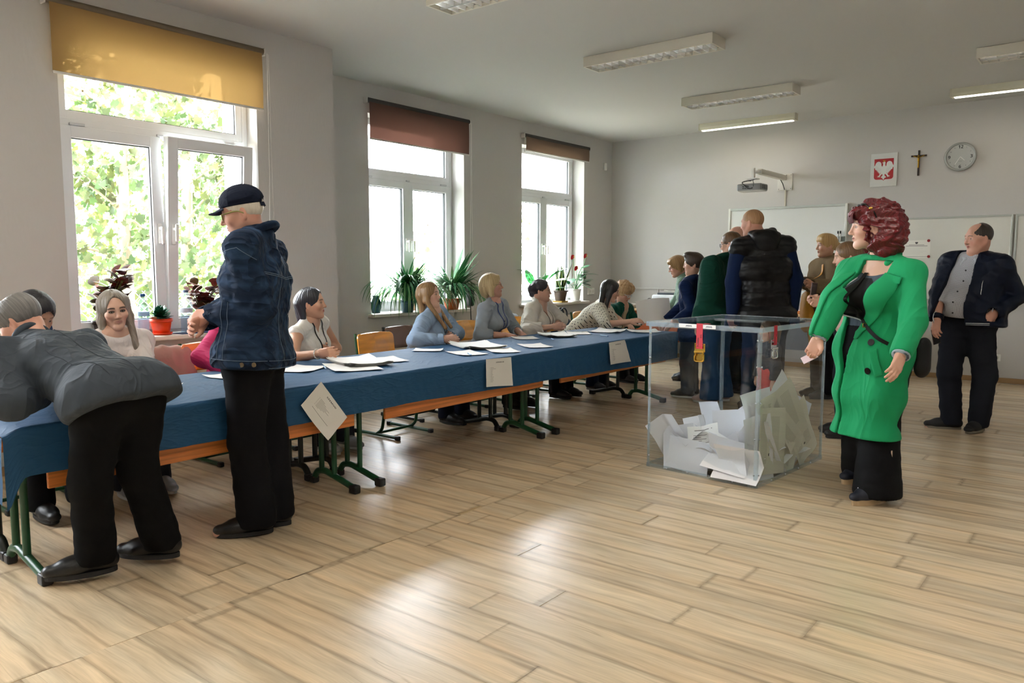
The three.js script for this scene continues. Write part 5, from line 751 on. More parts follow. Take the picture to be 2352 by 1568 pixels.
  cream: [0.965, 1.42, 3.982, 0, 0.545, 0, 0.13, 0.943, 0, 0.31, 0.951, 0, 0.931, -0.304, -0.2, -0.19, 0.062, -0.98, 0.149, 1.003, 0, 0.164, 1.094, 0.024, 0.857, 0.035, -0.515, -0.515, 0, -0.857, -0.03, 0.999, 0.018, 0.086, 0.922, -0.17, -0.022, 0.531, -0.083, 0.124, 0.763, -0.391, 0.214, 0.719, -0.166, 0.405, 0.545, -0.1, 0.405, 0.085, -0.1, 0.55, 0.037, -0.1, 0.153, 0.9, 0.17, 0.01, 0.521, 0.083, 0.247, 0.708, 0.342, 0.468, 0.747, 0.241, 0.405, 0.545, 0.1, 0.405, 0.085, 0.1, 0.55, 0.037, 0.1],
  dots: [0.965, 1.45, 3.334, 0, 0.545, 0, 0.37, 0.906, -0.15, 0.687, 0.671, -0.279, 0.577, -0.737, -0.351, -0.441, 0.08, -0.894, 0.413, 0.948, -0.167, 0.47, 1.076, -0.146, 0.821, -0.242, -0.518, -0.533, 0, -0.846, 0.205, 0.97, -0.129, 0.269, 0.898, -0.298, -0.051, 0.538, -0.07, 0.367, 0.734, -0.496, 0.564, 0.702, -0.351, 0.405, 0.545, -0.1, 0.405, 0.085, -0.1, 0.55, 0.037, -0.1, 0.424, 0.869, 0.016, 0.024, 0.525, 0.082, 0.619, 0.734, 0.155, 0.849, 0.772, 0.075, 0.405, 0.545, 0.1, 0.405, 0.085, 0.1, 0.55, 0.037, 0.1],
  curly: [0.942, 1.45, 2.649, 0, 0.545, 0, 0.3, 0.862, 0, 0.687, 0.727, 0, 0.726, -0.686, -0.044, -0.032, 0.03, -0.999, 0.342, 0.907, 0, 0.335, 1.04, 0.025, 0.911, -0.407, -0.061, -0.067, 0, -0.998, 0.406, 0.914, -0.027, 0.272, 0.843, -0.171, -0.016, 0.533, -0.083, 0.279, 0.663, -0.37, 0.49, 0.768, -0.322, 0.396, 0.545, -0.1, 0.396, 0.085, -0.1, 0.537, 0.038, -0.1, 0.283, 0.833, 0.171, -0.011, 0.528, 0.083, 0.224, 0.64, -0.006, 0.424, 0.708, -0.12, 0.396, 0.545, 0.1, 0.396, 0.085, 0.1, 0.537, 0.038, 0.1]
};

// ---------- people ----------
const shoeBlack = M('#0c0c0e', 0.38), soleBlack = M('#17171a', 0.6);
{ // man in denim jacket and cap
  const p = person(JOINTS.denim, 'man in a dark denim jacket, navy cap and glasses standing at the blue table', { skin: 'pink', hs: 0.98, head: { nose: 1.35, fat: 0.4, brow: 1.1 }, w: 1.08, browCol: '#8a7f74', browA: 0.3, hcell: 0.0032, hands: { L: { curl: 0.8 }, R: { curl: 0.7 } } });
  const denimT = tex(512, 512, (x, y) => { const n = fbm(x / 120, y / 120, 2, 3), w = ((x + y) % 4 < 2 ? 1.05 : 0.93) * (1 + 0.16 * n3(x / 2, y / 2, 3)), f = clamp(0.3 + n * 1.3); return [(14 + 40 * f) * w, (30 + 50 * f) * w, (52 + 60 * f) * w]; });
  const dm = M('#ffffff', 0.8, { map: denimT, bumpMap: (() => { const c = rep(crease, 0.7, 0.7); c.wrapS = c.wrapT = THREE.MirroredRepeatWrapping; return c; })(), bumpScale: 0.035, specularIntensity: 0.4 }), thread = M('#66788c', 0.85), j = p.j;
  const c = top(p, 'denim_jacket', dm, { t: 0.034, w: 1.06, hem: 0.045, sleeve: 0.93, st: 0.026, cell: 0.0075, uv: 3, neck: 0.03, scoop: 0.25, skirt: { drop: 0.0, r: 0.155, half: 0.075, fl: 1.0 }, fold: (x, y, z) => 0.009 * n3(x * 9, y * 6, z * 9) - 0.016 * Math.abs(n3(x * 11 + y * 6, y * 13, z * 11)) + 0.003 * n3(x * 40, y * 30, z * 40) });
  const B = true, dk = M('#142238', 0.85, { bumpMap: weave, bumpScale: 0.0006 });
  mesh('stitching', merge([seam(p, c.F, [[-0.2, 0.42], [0, 0.40], [0.2, 0.42]], 0.0015, B), seam(p, c.F, [[-0.2, 0.412], [0, 0.392], [0.2, 0.412]], 0.0016, B), seam(p, c.F, [[0.075, 0.4], [0.07, 0.0]], 0.0013, B), seam(p, c.F, [[-0.075, 0.4], [-0.07, 0.0]], 0.0013, B), seam(p, c.F, [[-0.19, 0.0], [0, -0.005], [0.19, 0.0]], 0.0013, B), seam(p, c.F, [[-0.19, -0.036], [0, -0.04], [0.19, -0.036]], 0.0012, B)]), thread, p.g);
  mesh('side_stitching', merge([seamW(c.F, [j.pel.clone().addScaledVector(j.F, 0.09).addScaledVector(j.U, 0.3), j.pel.clone().addScaledVector(j.F, 0.10)], j.L.clone().negate(), 0.0013), seamW(c.F, [j.pel.clone().addScaledVector(j.F, 0.06).addScaledVector(j.U, 0.27), j.pel.clone().addScaledVector(j.F, 0.065)], j.L.clone().negate(), 0.0013), seamW(c.F, [j.pel.clone().addScaledVector(j.F, 0.14), j.pel.clone().addScaledVector(j.F, -0.13)], j.L.clone().negate(), 0.0013), seamW(c.F, [j.shL.clone().addScaledVector(j.F, 0.07).addScaledVector(j.U, -0.02), j.shL.clone().addScaledVector(j.U, 0.0).addScaledVector(j.F, 0.0), j.shL.clone().addScaledVector(j.F, -0.08).addScaledVector(j.U, -0.05)], j.L.clone().negate(), 0.0013)]), thread, p.g);
  for (const [a, u] of [[-0.03, -0.018], [-0.085, -0.016]]) { const h = c.F.hit(j.pel.clone().addScaledVector(j.F, a).addScaledVector(j.U, u).addScaledVector(j.L, 0.4), j.L.clone().negate(), 0.003), m = mesh('button', cyl(0.011, 0.011, 0.006, 0, 0, 0, 14).rotateX(PI / 2), M('#b9a078', 0.3, { metalness: 0.8 }), p.g); m.position.copy(h); m.lookAt(h.clone().add(j.L)); m.position.copy(h); }
  collar(p, dm, { rx: 0.085, rz: 0.085, r: 0.017, gap: 0.6, rise: 0.05, dip: 0.05, flap: 0.06, tall: 1 });
  for (const q of ['L', 'R']) cuff(p, j['el' + q].clone().lerp(j['wr' + q], 0.78), j['el' + q].clone().lerp(j['wr' + q], 0.95), 0.045, 0.012, dm);
  trousers(p, cloth('#0d0e12', 0.9), { t: 0.022, flare: 0.03, th: 1.05 });
  for (const q of ['L', 'R']) shoe(p, q, shoeBlack, soleBlack);
  const hm = hairMat('#c9bfae', '#e9e2d4'); hair(p, hm, null, { t: 0.005, nape: -0.062, hair: { ry: 0.12 } });
  // cap
  const capM = cloth('#10182a', 0.8), cg = new THREE.Group(); cg.name = 'cap'; p.g.add(cg);
  const F = new Field(); F.ell(V(0, 0.05, -0.012), V(0.089, 0.088, 0.11), 0.01); F.cut(V(0, 0.033, 0), V(0, -1, 0.06), 0.004); F.ell(V(0, 0.02, -0.125), V(0.035, 0.03, 0.03), 0.006).sub(); F.fx = (x, y, z) => { const a = Math.atan2(x, z), t = Math.abs(((a / (PI / 3)) % 1 + 1) % 1 - 0.5); return -0.0022 * (1 - sstep(0, 0.06, 0.5 - t)); };
  mesh('crown', uvBy(F.mesh(0.004), (x, y, z) => [x * 30, y * 30]).applyMatrix4(p.HM), capM, cg);
  const sh = new THREE.Shape(); sh.moveTo(-0.08, 0); sh.quadraticCurveTo(-0.075, 0.075, 0, 0.082); sh.quadraticCurveTo(0.075, 0.075, 0.08, 0); sh.quadraticCurveTo(0, 0.03, -0.08, 0); const bg = new THREE.ExtrudeGeometry(sh, { depth: 0.004, bevelEnabled: true, bevelSize: 0.002, bevelThickness: 0.001, bevelSegments: 1, curveSegments: 14 }).rotateX(PI / 2), q = bg.attributes.position; for (let i = 0; i < q.count; i++) q.setY(i, q.getY(i) - 3.2 * q.getX(i) ** 2 - 0.25 * q.getZ(i)); bg.computeVertexNormals(); bg.translate(0, 0.048, 0.072).applyMatrix4(p.HM); mesh('brim', bg, capM, cg);
  mesh('strap', ribbon([...Array(9)].map((_, i) => { const a = PI - 0.55 + 1.1 * i / 8; return H2W(p, Math.sin(a) * 0.086, 0.018, -0.012 + Math.cos(a) * 0.106); }), 0.02, 0.003, (P) => P.clone().sub(p.j.head)).translate(0, 0, 0), capM, cg);
  mesh('logo', tube([H2W(p, 0.047, 0.052, 0.076), H2W(p, 0.05, 0.047, 0.073), H2W(p, 0.058, 0.053, 0.063)], 0.0016, 10, 5), white, cg);
  glasses(p, M('#8d8a4e', 0.35), { tw: 0.0032, w: 0.0022 });
}
{ // man bending over the table
  const p = person(JOINTS.bend, 'grey haired man in a grey jacket and black trousers bending over the blue table', { skin: 'pink', head: { fat: 0.3 }, w: 1.0, hcell: 0.004, hands: { L: { curl: 0.6 }, R: { curl: 0.6 } } }), j = p.j;
  const gm = cloth('#3f464e', 0.72);
  const c = top(p, 'jacket', gm, { t: 0.022, w: 1.0, hem: 0.2, sleeve: 0.9, st: 0.026, uv: 18, neck: 0.02, scoop: 0.1, skirt: { drop: 0.05, r: 0.15, half: 0.09, fl: 1 }, extra: (F) => { const a = j.pel.clone(); F.cut(a.clone().addScaledVector(j.U, -0.1), V(0, -0.82, 0).addScaledVector(j.U, -0.57), 0.02); }, fold: (x, y, z) => 0.007 * n3(x * 6, y * 7, z * 6) - 0.010 * Math.abs(n3(x * 8 + z * 5, y * 7, z * 7)) + 0.0015 * n3(x * 26, y * 22, z * 26) });
  mesh('seam', merge([seam(p, c.F, [[0, 0.46], [0, -0.1]], 0.0016, true), seam(p, c.F, [[0.13, 0.3], [0.12, -0.1]], 0.0014, true)]), M('#3a4149', 0.9), p.g);
  collar(p, gm, { rx: 0.08, rz: 0.075, r: 0.014, gap: 0.9, rise: 0.03 });
  trousers(p, cloth('#08090b', 0.92), { t: 0.02, flare: 0.022, th: 0.96, fold: W.cross(0.006, 9) });
  for (const q of ['L', 'R']) shoe(p, q, shoeBlack, soleBlack);
  hair(p, hairMat('#4c4b4a', '#8d8a86'), (F) => { F.ell(V(0, 0.125, -0.01), V(0.055, 0.05, 0.075), 0.02).sub(); }, { t: 0.009, nape: -0.07, hair: { ry: 0.12, rz: 0.09 } });
}
{ // woman in green coat
  const p = person(JOINTS.coat, 'woman with wavy dark red hair in a long bright green coat beside the ballot box', { skin: 'fair', hs: 1.0, tone: 0.95, head: { nose: 1.25, jaw: 0.93, neck: 0.88 }, bust: 0.03, w: 1.06, lip: '#8e3b3c', browCol: '#2a1512', lash: 0.55, hcell: 0.003, hands: { R: { curl: 0.9, nrm: [0.2, 0.3, 0.9] }, L: { curl: 0.45, nrm: [-0.6, 0.1, -0.6] } } }), j = p.j;
  const shirtT = tex(256, 256, (x, y) => { const k = 1 + 0.25 * fbm(x / 8, y / 30, 3, 3); return [66 * k, 78 * k, 90 * k]; });
  const inner = top(p, 'dark_top', M('#ffffff', 0.85, { map: shirtT }), { t: 0.012, hem: 0.3, sleeve: 0.95, st: 0.012, uv: 2, neck: -0.055, scoop: 0.75, cell: 0.009 });
  mesh('printed_heart', patch(p, inner.F, (a, b) => { const t = (a - 0.5) * 2, v = b; return [-0.01 + t * 0.085 * Math.sqrt(Math.max(0.02, 1 - (2 * v - 1) ** 2 * 0.9)), 0.16 + 0.24 * v]; }, 12, 14, 0.001, 0.001), M('#08090c', 0.85), p.g);
  mesh('lace_edge', new THREE.TubeGeometry(new THREE.CatmullRomCurve3(drape(p, inner.F, [[-0.07, 0.4], [-0.1, 0.34], [-0.1, 0.28], [-0.075, 0.22], [-0.03, 0.165], [0.0, 0.15]], 0.003)), 40, 0.004, 6), M('#b9bcc4', 0.8), p.g);
  const gm = M('#08915a', 0.9, { bumpMap: (() => { const c = rep(crease, 0.13, 0.05); c.wrapS = c.wrapT = THREE.MirroredRepeatWrapping; return c; })(), bumpScale: 0.012, sheen: 0.2, sheenColor: new THREE.Color('#1fa86c'), sheenRoughness: 0.6 });
  const hemY = 0.375;
  const c = top(p, 'green_coat', gm, { t: 0.026, w: 0.96, hem: j.pel.y - hemY, sleeve: 0.88, st: 0.024, sw: 1.02, uv: 14, neck: 0.012, scoop: 0.2, cell: 0.0075,
    extra: (F) => { const dn = (y, l, r, f, k = 0.1) => { const q = j.pel.clone(); q.y = y; q.addScaledVector(j.F, f); q.add(V(-0.012 * (0.9 - y) * 2, 0, 0)); F.cap(q.clone().addScaledVector(j.L, l), q.clone().addScaledVector(j.L, -l), r, r, k, j.F, 0.95); }; dn(0.85, 0.065, 0.15, 0.02); dn(0.62, 0.07, 0.145, 0.03); dn(0.36, 0.065, 0.14, 0.04, 0.12); },
    fold: (x, y, z) => { const lower = sstep(0.95, 0.6, y); return (0.009 + 0.006 * lower) * n3(x * 9, y * 2.2, z * 9) - 0.009 * Math.abs(n3(x * 8 + 4, y * 4, z * 8)) * (1 - lower * 0.6); },
    carve: (F) => opening(F, j, (u) => u > 0.25 ? lerp(-0.115, -0.07, (u - 0.25) / 0.2) : lerp(-0.115, -0.098, clamp((0.25 - u) / 0.5)), (u) => u > 0.1 ? lerp(-0.02, 0.085, (u - 0.1) / 0.32) : lerp(-0.02, -0.085, clamp((0.1 - u) / 0.25)), -0.6, 0.5) });
  // lapels and collar
  const lap = (s) => patch(p, c.F, (a, b) => { const u = lerp(0.06, 0.43, b), inner0 = s > 0 ? (u > 0.1 ? lerp(-0.018, 0.087, (u - 0.1) / 0.32) : -0.024) : (u > 0.25 ? lerp(-0.118, -0.073, (u - 0.25) / 0.2) : -0.116), w = s > 0 ? 0.02 + 0.085 * Math.sin(Math.min(1, b * 1.05) * PI * 0.62) : 0.012 + 0.05 * Math.sin(Math.min(1, b) * PI * 0.62); return [s > 0 ? inner0 + a * w + 0.004 : inner0 - 0.004 - a * w * (b > 0.8 ? 0.9 : 1), u + (b > 0.85 ? -a * 0.02 : 0)]; }, 8, 20, 0.004, 0.009);
  mesh('lapel', lap(1), gm, p.g); mesh('lapel', lap(-1), gm, p.g);
  collar(p, gm, { rx: 0.088, rz: 0.082, r: 0.018, gap: 0.95, rise: 0.04, dip: 0.05 });
  const bk = M('#0a0b0d', 0.18); for (const [l, u] of [[0.085, 0.21], [0.085, 0.05], [0.075, -0.11]]) button(p, c.F, l, u, 0.019, bk);
  mesh('pocket_flap', patch(p, c.F, (a, b) => [0.085 + a * 0.035 + b * 0.03, 0.0 - b * 0.14 + a * 0.02], 4, 10, 0.002, 0.007), gm, p.g);
  for (const q of ['L', 'R']) cuff(p, j['el' + q].clone().lerp(j['wr' + q], 0.8), j['el' + q].clone().lerp(j['wr' + q], 1.0), 0.04, 0.006, cloth('#9fb0bb', 0.9), 'shirt_cuff');
  const strap = M('#070708', 0.5, { specularIntensity: 0.5 }); mesh('bag_strap', ribbon(drape(p, { at: (x, y, z) => Math.min(c.F.at(x, y, z), inner.F.at(x, y, z)), hit: Field.prototype.hit }, [[-0.03, 0.43], [-0.035, 0.36], [-0.035, 0.28], [-0.02, 0.21], [0.01, 0.16], [0.06, 0.115], [0.12, 0.075], [0.17, 0.05]], 0.012), 0.02, 0.004, () => j.F), strap, p.g);
  { const h = drape(p, c.F, [[0.03, 0.14]], 0.02)[0]; const m = mesh('buckle', new THREE.TorusGeometry(0.014, 0.003, 6, 4).rotateZ(PI / 4), brass, p.g); m.position.copy(h); m.lookAt(h.clone().add(j.F)); m.position.copy(h); }
  const bag = new Field(); const bc = j.pel.clone().addScaledVector(j.L, 0.24).addScaledVector(j.F, -0.08).addScaledVector(j.U, -0.02); bag.cap(bc.clone().addScaledVector(j.U, 0.05), bc.clone().addScaledVector(j.U, -0.06), 0.055, 0.06, 0.02, j.L, 0.6); mesh('shoulder_bag', uvBy(bag.mesh(0.007), (x, y, z) => [x * 8, y * 8]), strap, p.g);
  trousers(p, cloth('#090a0d', 0.75), { t: 0.035, flare: 0.05, th: 1.15 });
  { const m = M('#cdb8a6', 0.7); const A = j.knL.clone(), B = j.anL.clone(); const side = V(0, 0, 0).add(j.L).multiplyScalar(1); const d = j.L.clone().negate(); const pts = []; for (let i = 0; i <= 8; i++) { const q = A.clone().lerp(B, 0.3 + 0.7 * i / 8).addScaledVector(j.L, 0.105).addScaledVector(j.F, 0.05); pts.push(q); } mesh('side_stripe', ribbon(pts.map((q) => q.addScaledVector(j.L, -0.012)), 0.035, 0.004, () => j.L.clone().add(j.F)), m, p.g); }
  const navySh = M('#101625', 0.6), gum = M('#b49a76', 0.6);
  for (const q of ['L', 'R']) shoe(p, q, navySh, gum, { sole: 0.034, laces: M('#d8dbe2', 0.7) });
  // wavy red hair
  const hm = hairMat('#0e0206', '#7c0b14', 0.32);
  const r = rng(31);
  const hf = hair(p, hm, (F) => {
    F.ell(V(0.0, 0.065, -0.04), V(0.1, 0.092, 0.115), 0.03);
    F.ell(V(0.0, -0.02, -0.10), V(0.115, 0.13, 0.095), 0.05); F.ell(V(0.065, -0.06, -0.06), V(0.06, 0.11, 0.085), 0.04); F.ell(V(-0.065, -0.06, -0.06), V(0.06, 0.11, 0.085), 0.04); F.ell(V(0, -0.125, -0.09), V(0.09, 0.06, 0.075), 0.04);
    F.ell(V(0, 0.075, 0.075), V(0.06, 0.028, 0.035), 0.03); F.ell(V(0.0, -0.03, 0.105), V(0.085, 0.092, 0.09), 0.015).sub(); F.ell(V(0.085, -0.025, 0.0), V(0.02, 0.04, 0.03), 0.012).sub(); F.ell(V(-0.085, -0.025, 0.0), V(0.02, 0.04, 0.03), 0.012).sub();
  }, { t: 0.016, face: false, cell: 0.004, fx: (x, y, z) => 0.02 * n3(x * 20 + 1.5 * Math.sin(y * 30), y * 22, z * 20) - 0.008 * Math.abs(n3(x * 38, y * 40, z * 38)), uv: (x, y, z) => [(Math.atan2(x, -z) / (2 * PI) + 0.5) + 0.03 * Math.sin(y * 45 + x * 20), y * 2] });
  const curls = []; for (let i = 0; i < 34; i++) { const x = -0.055 + 0.11 * i / 33, q = 0.006 * Math.sin(i * 2.3); curls.push(tube([H2W(p, x * 0.85, 0.104, 0.05), H2W(p, x + q, 0.082, 0.098), H2W(p, x * 1.06 - q, 0.055, 0.107), H2W(p, x * 1.12 + q, 0.03 + 0.008 * Math.sin(i * 1.7), 0.099)], 0.0028, 14, 5)); }
  mesh('curls', merge(curls), hm, hf.m).userData.kind = 'stuff';
  // sunglasses pushed up and gilt clip
  const sg = new THREE.Group(); sg.name = 'sunglasses'; p.g.add(sg); for (const s of [-1, 1]) { const e = new Field(); e.ell(V(s * 0.035, 0.125, 0.045), V(0.028, 0.008, 0.022), 0.01); mesh('lens', e.mesh(0.004).applyMatrix4(p.HM), M('#08080a', 0.12), sg); mesh('temple', tube([H2W(p, s * 0.062, 0.12, 0.04), H2W(p, s * 0.094, 0.09, 0.01), H2W(p, s * 0.099, 0.05, -0.01)], 0.004, 12, 6), M('#08080a', 0.2), sg); mesh('hinge', (() => { const b = rbox(0.012, 0.012, 0.02, 0.003, s * 0.088, 0.1, 0.02); return b.applyMatrix4(p.HM); })(), brass, sg); }
  // identity card in the right hand
  const w = j.wrR.clone().addScaledVector(j.wrR.clone().sub(j.elR).normalize(), 0.12).add(j.base), card = solo('identity_card', rbox(0.085, 0.002, 0.054, 0.0008), M('#dcc9cc', 0.4), 'small pink identity card held by the woman in green', 'card'); card.position.copy(w); card.rotation.set(0.7, 0.6, 0.2);
}
{ // man in navy bomber jacket
  const p = person(JOINTS.navy, 'heavyset man in a navy bomber jacket and checked shirt standing before the whiteboard', { skin: 'pink', tone: 0.92, head: { fat: 0.9, jaw: 1.1, nose: 1.15, neck: 1.15, brow: 1.2 }, w: 1.18, belly: 0.06, browCol: '#4a382c', scalp: null, hcell: 0.0036, hands: { R: { curl: 0.8 }, L: { curl: 1.1, nrm: [-0.4, -0.2, -0.6] } } }), j = p.j;
  const chk = tex(64, 64, (x, y) => { const a = (x % 16) < 5, b = (y % 16) < 5, k = a && b ? 70 : a || b ? 140 : 205; return [k, k * 1.01, k * 1.05]; });
  const sh = top(p, 'checked_shirt', M('#ffffff', 0.85, { map: chk }), { t: 0.012, hem: -0.02, sleeve: 0.3, uv: 42, neck: 0.01, scoop: 0.4, cell: 0.0095 });
  for (let i = 0; i < 5; i++) button(p, sh.F, 0.0, 0.40 - i * 0.085, 0.006, M('#141820', 0.4));
  collar(p, M('#b9bfc6', 0.85), { rx: 0.085, rz: 0.085, r: 0.012, gap: 0.5, flap: 0.05, rise: 0.02 });
  const nm_ = cloth('#0b1426', 0.5);
  const c = top(p, 'bomber_jacket', nm_, { t: 0.042, hem: 0.03, sleeve: 0.92, st: 0.032, sw: 1.1, uv: 10, neck: 0.015, scoop: 0.2, cell: 0.0095, skirt: { drop: 0.0, r: 0.17, half: 0.11, fl: 1 }, fold: (x, y, z) => 0.009 * n3(x * 9, y * 7, z * 9) - 0.014 * Math.abs(n3(x * 10 + y * 6, y * 11, z * 10)), carve: (F) => opening(F, j, (u) => -0.135 + 0.02 * (u > 0.2 ? (u - 0.2) * 4 : 0), (u) => 0.085 - 0.03 * clamp((u - 0.2) * 4), -0.3, 0.56, 0.4) });
  mesh('zip', merge([seam(p, c.F, [[0.155, 0.33], [0.165, 0.22]], 0.003, false)]), chrome, p.g);
  mesh('hem_stripe', merge([seam(p, c.F, [[0.1, -0.012], [0.24, 0.0]], 0.003, false), seam(p, c.F, [[0.1, -0.024], [0.24, -0.012]], 0.002, false)]), M('#c9ccd2', 0.8), p.g);
  for (const q of ['L', 'R']) { cuff(p, j['el' + q].clone().lerp(j['wr' + q], 0.82), j['el' + q].clone().lerp(j['wr' + q], 0.97), 0.038, 0.01, nm_); const a = j['el' + q].clone().lerp(j['wr' + q], 0.9), d = j['wr' + q].clone().sub(j['el' + q]).normalize(), t = new THREE.TorusGeometry(0.05, 0.0025, 6, 30); for (const e of [0, 0.012]) { const m = mesh('cuff_stripe', t, M('#c9ccd2', 0.8), p.g); m.position.copy(a.clone().addScaledVector(d, e)); m.lookAt(m.position.clone().add(d)); m.position.copy(a.clone().addScaledVector(d, e)); } }
  trousers(p, cloth('#1a1d25', 0.85), { t: 0.022, flare: 0.012, th: 1.12, fold: W.cross(0.007, 12) });
  for (const q of ['L', 'R']) shoe(p, q, M('#0e0e10', 0.7), M('#6f6658', 0.6), { sole: 0.02 });
  hair(p, hairMat('#1c1512', '#3d2f26'), (F) => { F.ell(V(0, 0.1, 0.06), V(0.055, 0.07, 0.075), 0.02).sub(); }, { t: 0.005, nape: -0.055, hair: { ry: 0.12, rz: 0.085 } });
  const ph = thing('mobile_phone', 'dark phone held low by the man in the navy jacket', 'phone', j.wrR.clone().add(j.base).add(V(-0.0, -0.13, 0.01)).toArray()); mesh('case', rbox(0.07, 0.13, 0.01, 0.006), M('#2a1d1f', 0.3), ph); mesh('screen', rbox(0.062, 0.118, 0.002, 0.001, 0, 0, 0.0055), M('#0a0a0c', 0.1), ph); ph.rotation.set(0, 0.9, 0.25);
}

// ---------- people seated behind the table ----------
const longHair = (len, o = {}) => (F) => { const w = o.w ?? 1; // straight curtains on both sides and a back panel
  for (const s of [-1, 1]) { const fr = s > 0 ? (o.l ?? len) : (o.r ?? len); F.cap(V(s * 0.068, 0.06, 0.005), V(s * 0.08, -0.05, 0.0), 0.022 * w, 0.022 * w, 0.03); F.cap(V(s * 0.08, -0.05, 0.0), V(s * (o.spread ?? 0.082), -fr, o.fwd ?? 0.02), 0.022 * w, 0.016 * w, 0.03); }
  F.cap(V(0.045, 0.0, -0.075), V(0.06, -len * (o.back ?? 0.9), -0.06), 0.035, 0.025, 0.04); F.cap(V(-0.045, 0.0, -0.075), V(-0.06, -len * (o.back ?? 0.9), -0.06), 0.035, 0.025, 0.04); };
const claspHands = (r, curl = 0.95) => { const j = prep(r), a = j.wrR.clone().sub(j.wrL).normalize(); return { L: { nrm: a.toArray(), curl }, R: { nrm: a.clone().negate().toArray(), curl } }; };
const down = { nrm: [0, -1, 0], curl: 0.35 };
const seatedLegs = (p, col, shoeM, soleM, o = {}) => { trousers(p, cloth(col, 0.9), { t: 0.016, flare: 0.015, cell: 0.013, ...o }); for (const q of ['L', 'R']) shoe(p, q, shoeM, soleM); };
const greySh = M('#8d9095', 0.6), lightSole = M('#c9c9c6', 0.6), blkSh = M('#101114', 0.5);
{
  const p = person(JOINTS.dark, 'dark haired person seated behind the bending man, mostly hidden', { skin: 'tan', hcell: 0.005, hands: { L: down, R: down } });
  top(p, 'navy_top', cloth('#12294f', 0.9), { t: 0.016, uv: 20, cell: 0.011 }); seatedLegs(p, '#14161c', blkSh, soleBlack);
  hair(p, hairMat('#0f0f12', '#33333a'), longHair(0.24), { t: 0.015 });
}
{
  const p = person(JOINTS.blonde, 'young woman with long straight ash blonde hair looking at the camera over the bending man', { skin: 'fair', head: { jaw: 0.86, nose: 0.95, neck: 0.82 }, tone: 1.12, hs: 0.96, blush: 0.5, lip: '#b87870', browCol: '#4a3a30', browW: 1.2, browA: 0.95, lash: 0.97, hcell: 0.003, hands: { L: down, R: down } });
  top(p, 'pale_pink_top', cloth('#e4dad6', 0.9), { t: 0.014, uv: 20, cell: 0.01, neck: 0.0, scoop: 0.55 }); seatedLegs(p, '#2a2e38', greySh, lightSole);
  hair(p, hairMat('#6d645b', '#b3a798', 0.35), (F) => { longHair(0.34, { fwd: 0.07, spread: 0.092, w: 1.05 })(F); F.cap(V(0, 0.125, -0.02), V(0, 0.12, 0.07), 0.004, 0.003, 0.01).sub(); }, { t: 0.013, hair: { rx: 0.056, ry: 0.124, y: -0.03 } });
}
{
  const p = person(JOINTS.pink, 'person in a bright pink blouse seated hidden behind the denim jacket', { skin: 'fair', hcell: 0.005, hands: { L: down, R: down } });
  top(p, 'pink_blouse', cloth('#c6376a', 0.8), { t: 0.018, st: 0.02, uv: 20, cell: 0.01 }); seatedLegs(p, '#1c1e26', greySh, lightSole);
  hair(p, hairMat('#2b1d15', '#5a4030'), longHair(0.2), { t: 0.014 });
}
{
  const p = person(JOINTS.sleeveless, 'dark haired woman in a white sleeveless blouse with a black lanyard, hands clasped', { skin: 'tan', tone: 1.08, head: { nose: 1.15, jaw: 0.93, neck: 0.84 }, hs: 0.96, bust: 0.02, lip: '#a45450', browCol: '#2a201a', lash: 0.5, hcell: 0.0032, hands: claspHands(JOINTS.sleeveless) }), j = p.j;
  const t = top(p, 'white_blouse', cloth('#e2dfd8', 0.75), { t: 0.012, sleeve: -2, uv: 20, neck: 0.004, scoop: 0.5, cell: 0.008, fold: W.soft(0.006, 16), carve: (F) => opening(F, p.j, (u) => -(u - 0.36) * 0.6, (u) => (u - 0.36) * 0.6, 0.36, 0.7) });
  lanyard(p, t.F, M('#0c0d10', 0.6), { bot: 0.12, w: 0.06 });
  const br = []; for (let i = 0; i < 20; i++) { const a = i / 20 * 2 * PI, d = j.wrR.clone().sub(j.elR).normalize(), u = V(0, 1, 0).cross(d).normalize(), v = d.clone().cross(u), c = j.elR.clone().lerp(j.wrR, 0.9); br.push(new THREE.SphereGeometry(0.005, 8, 6).translate(...c.addScaledVector(u, Math.cos(a) * 0.033).addScaledVector(v, Math.sin(a) * 0.033).toArray())); } mesh('bracelet', merge(br), M('#e8e4dc', 0.25), p.g);
  seatedLegs(p, '#20232b', greySh, lightSole);
  hair(p, hairMat('#15161b', '#3b3d47', 0.3), (F) => { F.cap(V(0.0, 0.01, -0.09), V(0.0, -0.2, -0.09), 0.05, 0.025, 0.04); F.cap(V(-0.04, 0.0, -0.08), V(-0.05, -0.13, -0.06), 0.035, 0.02, 0.03); F.cap(V(0.04, 0.0, -0.08), V(0.05, -0.13, -0.06), 0.035, 0.02, 0.03); }, { t: 0.009, hair: { ry: 0.12, y: -0.04, rz: 0.088 } });
}
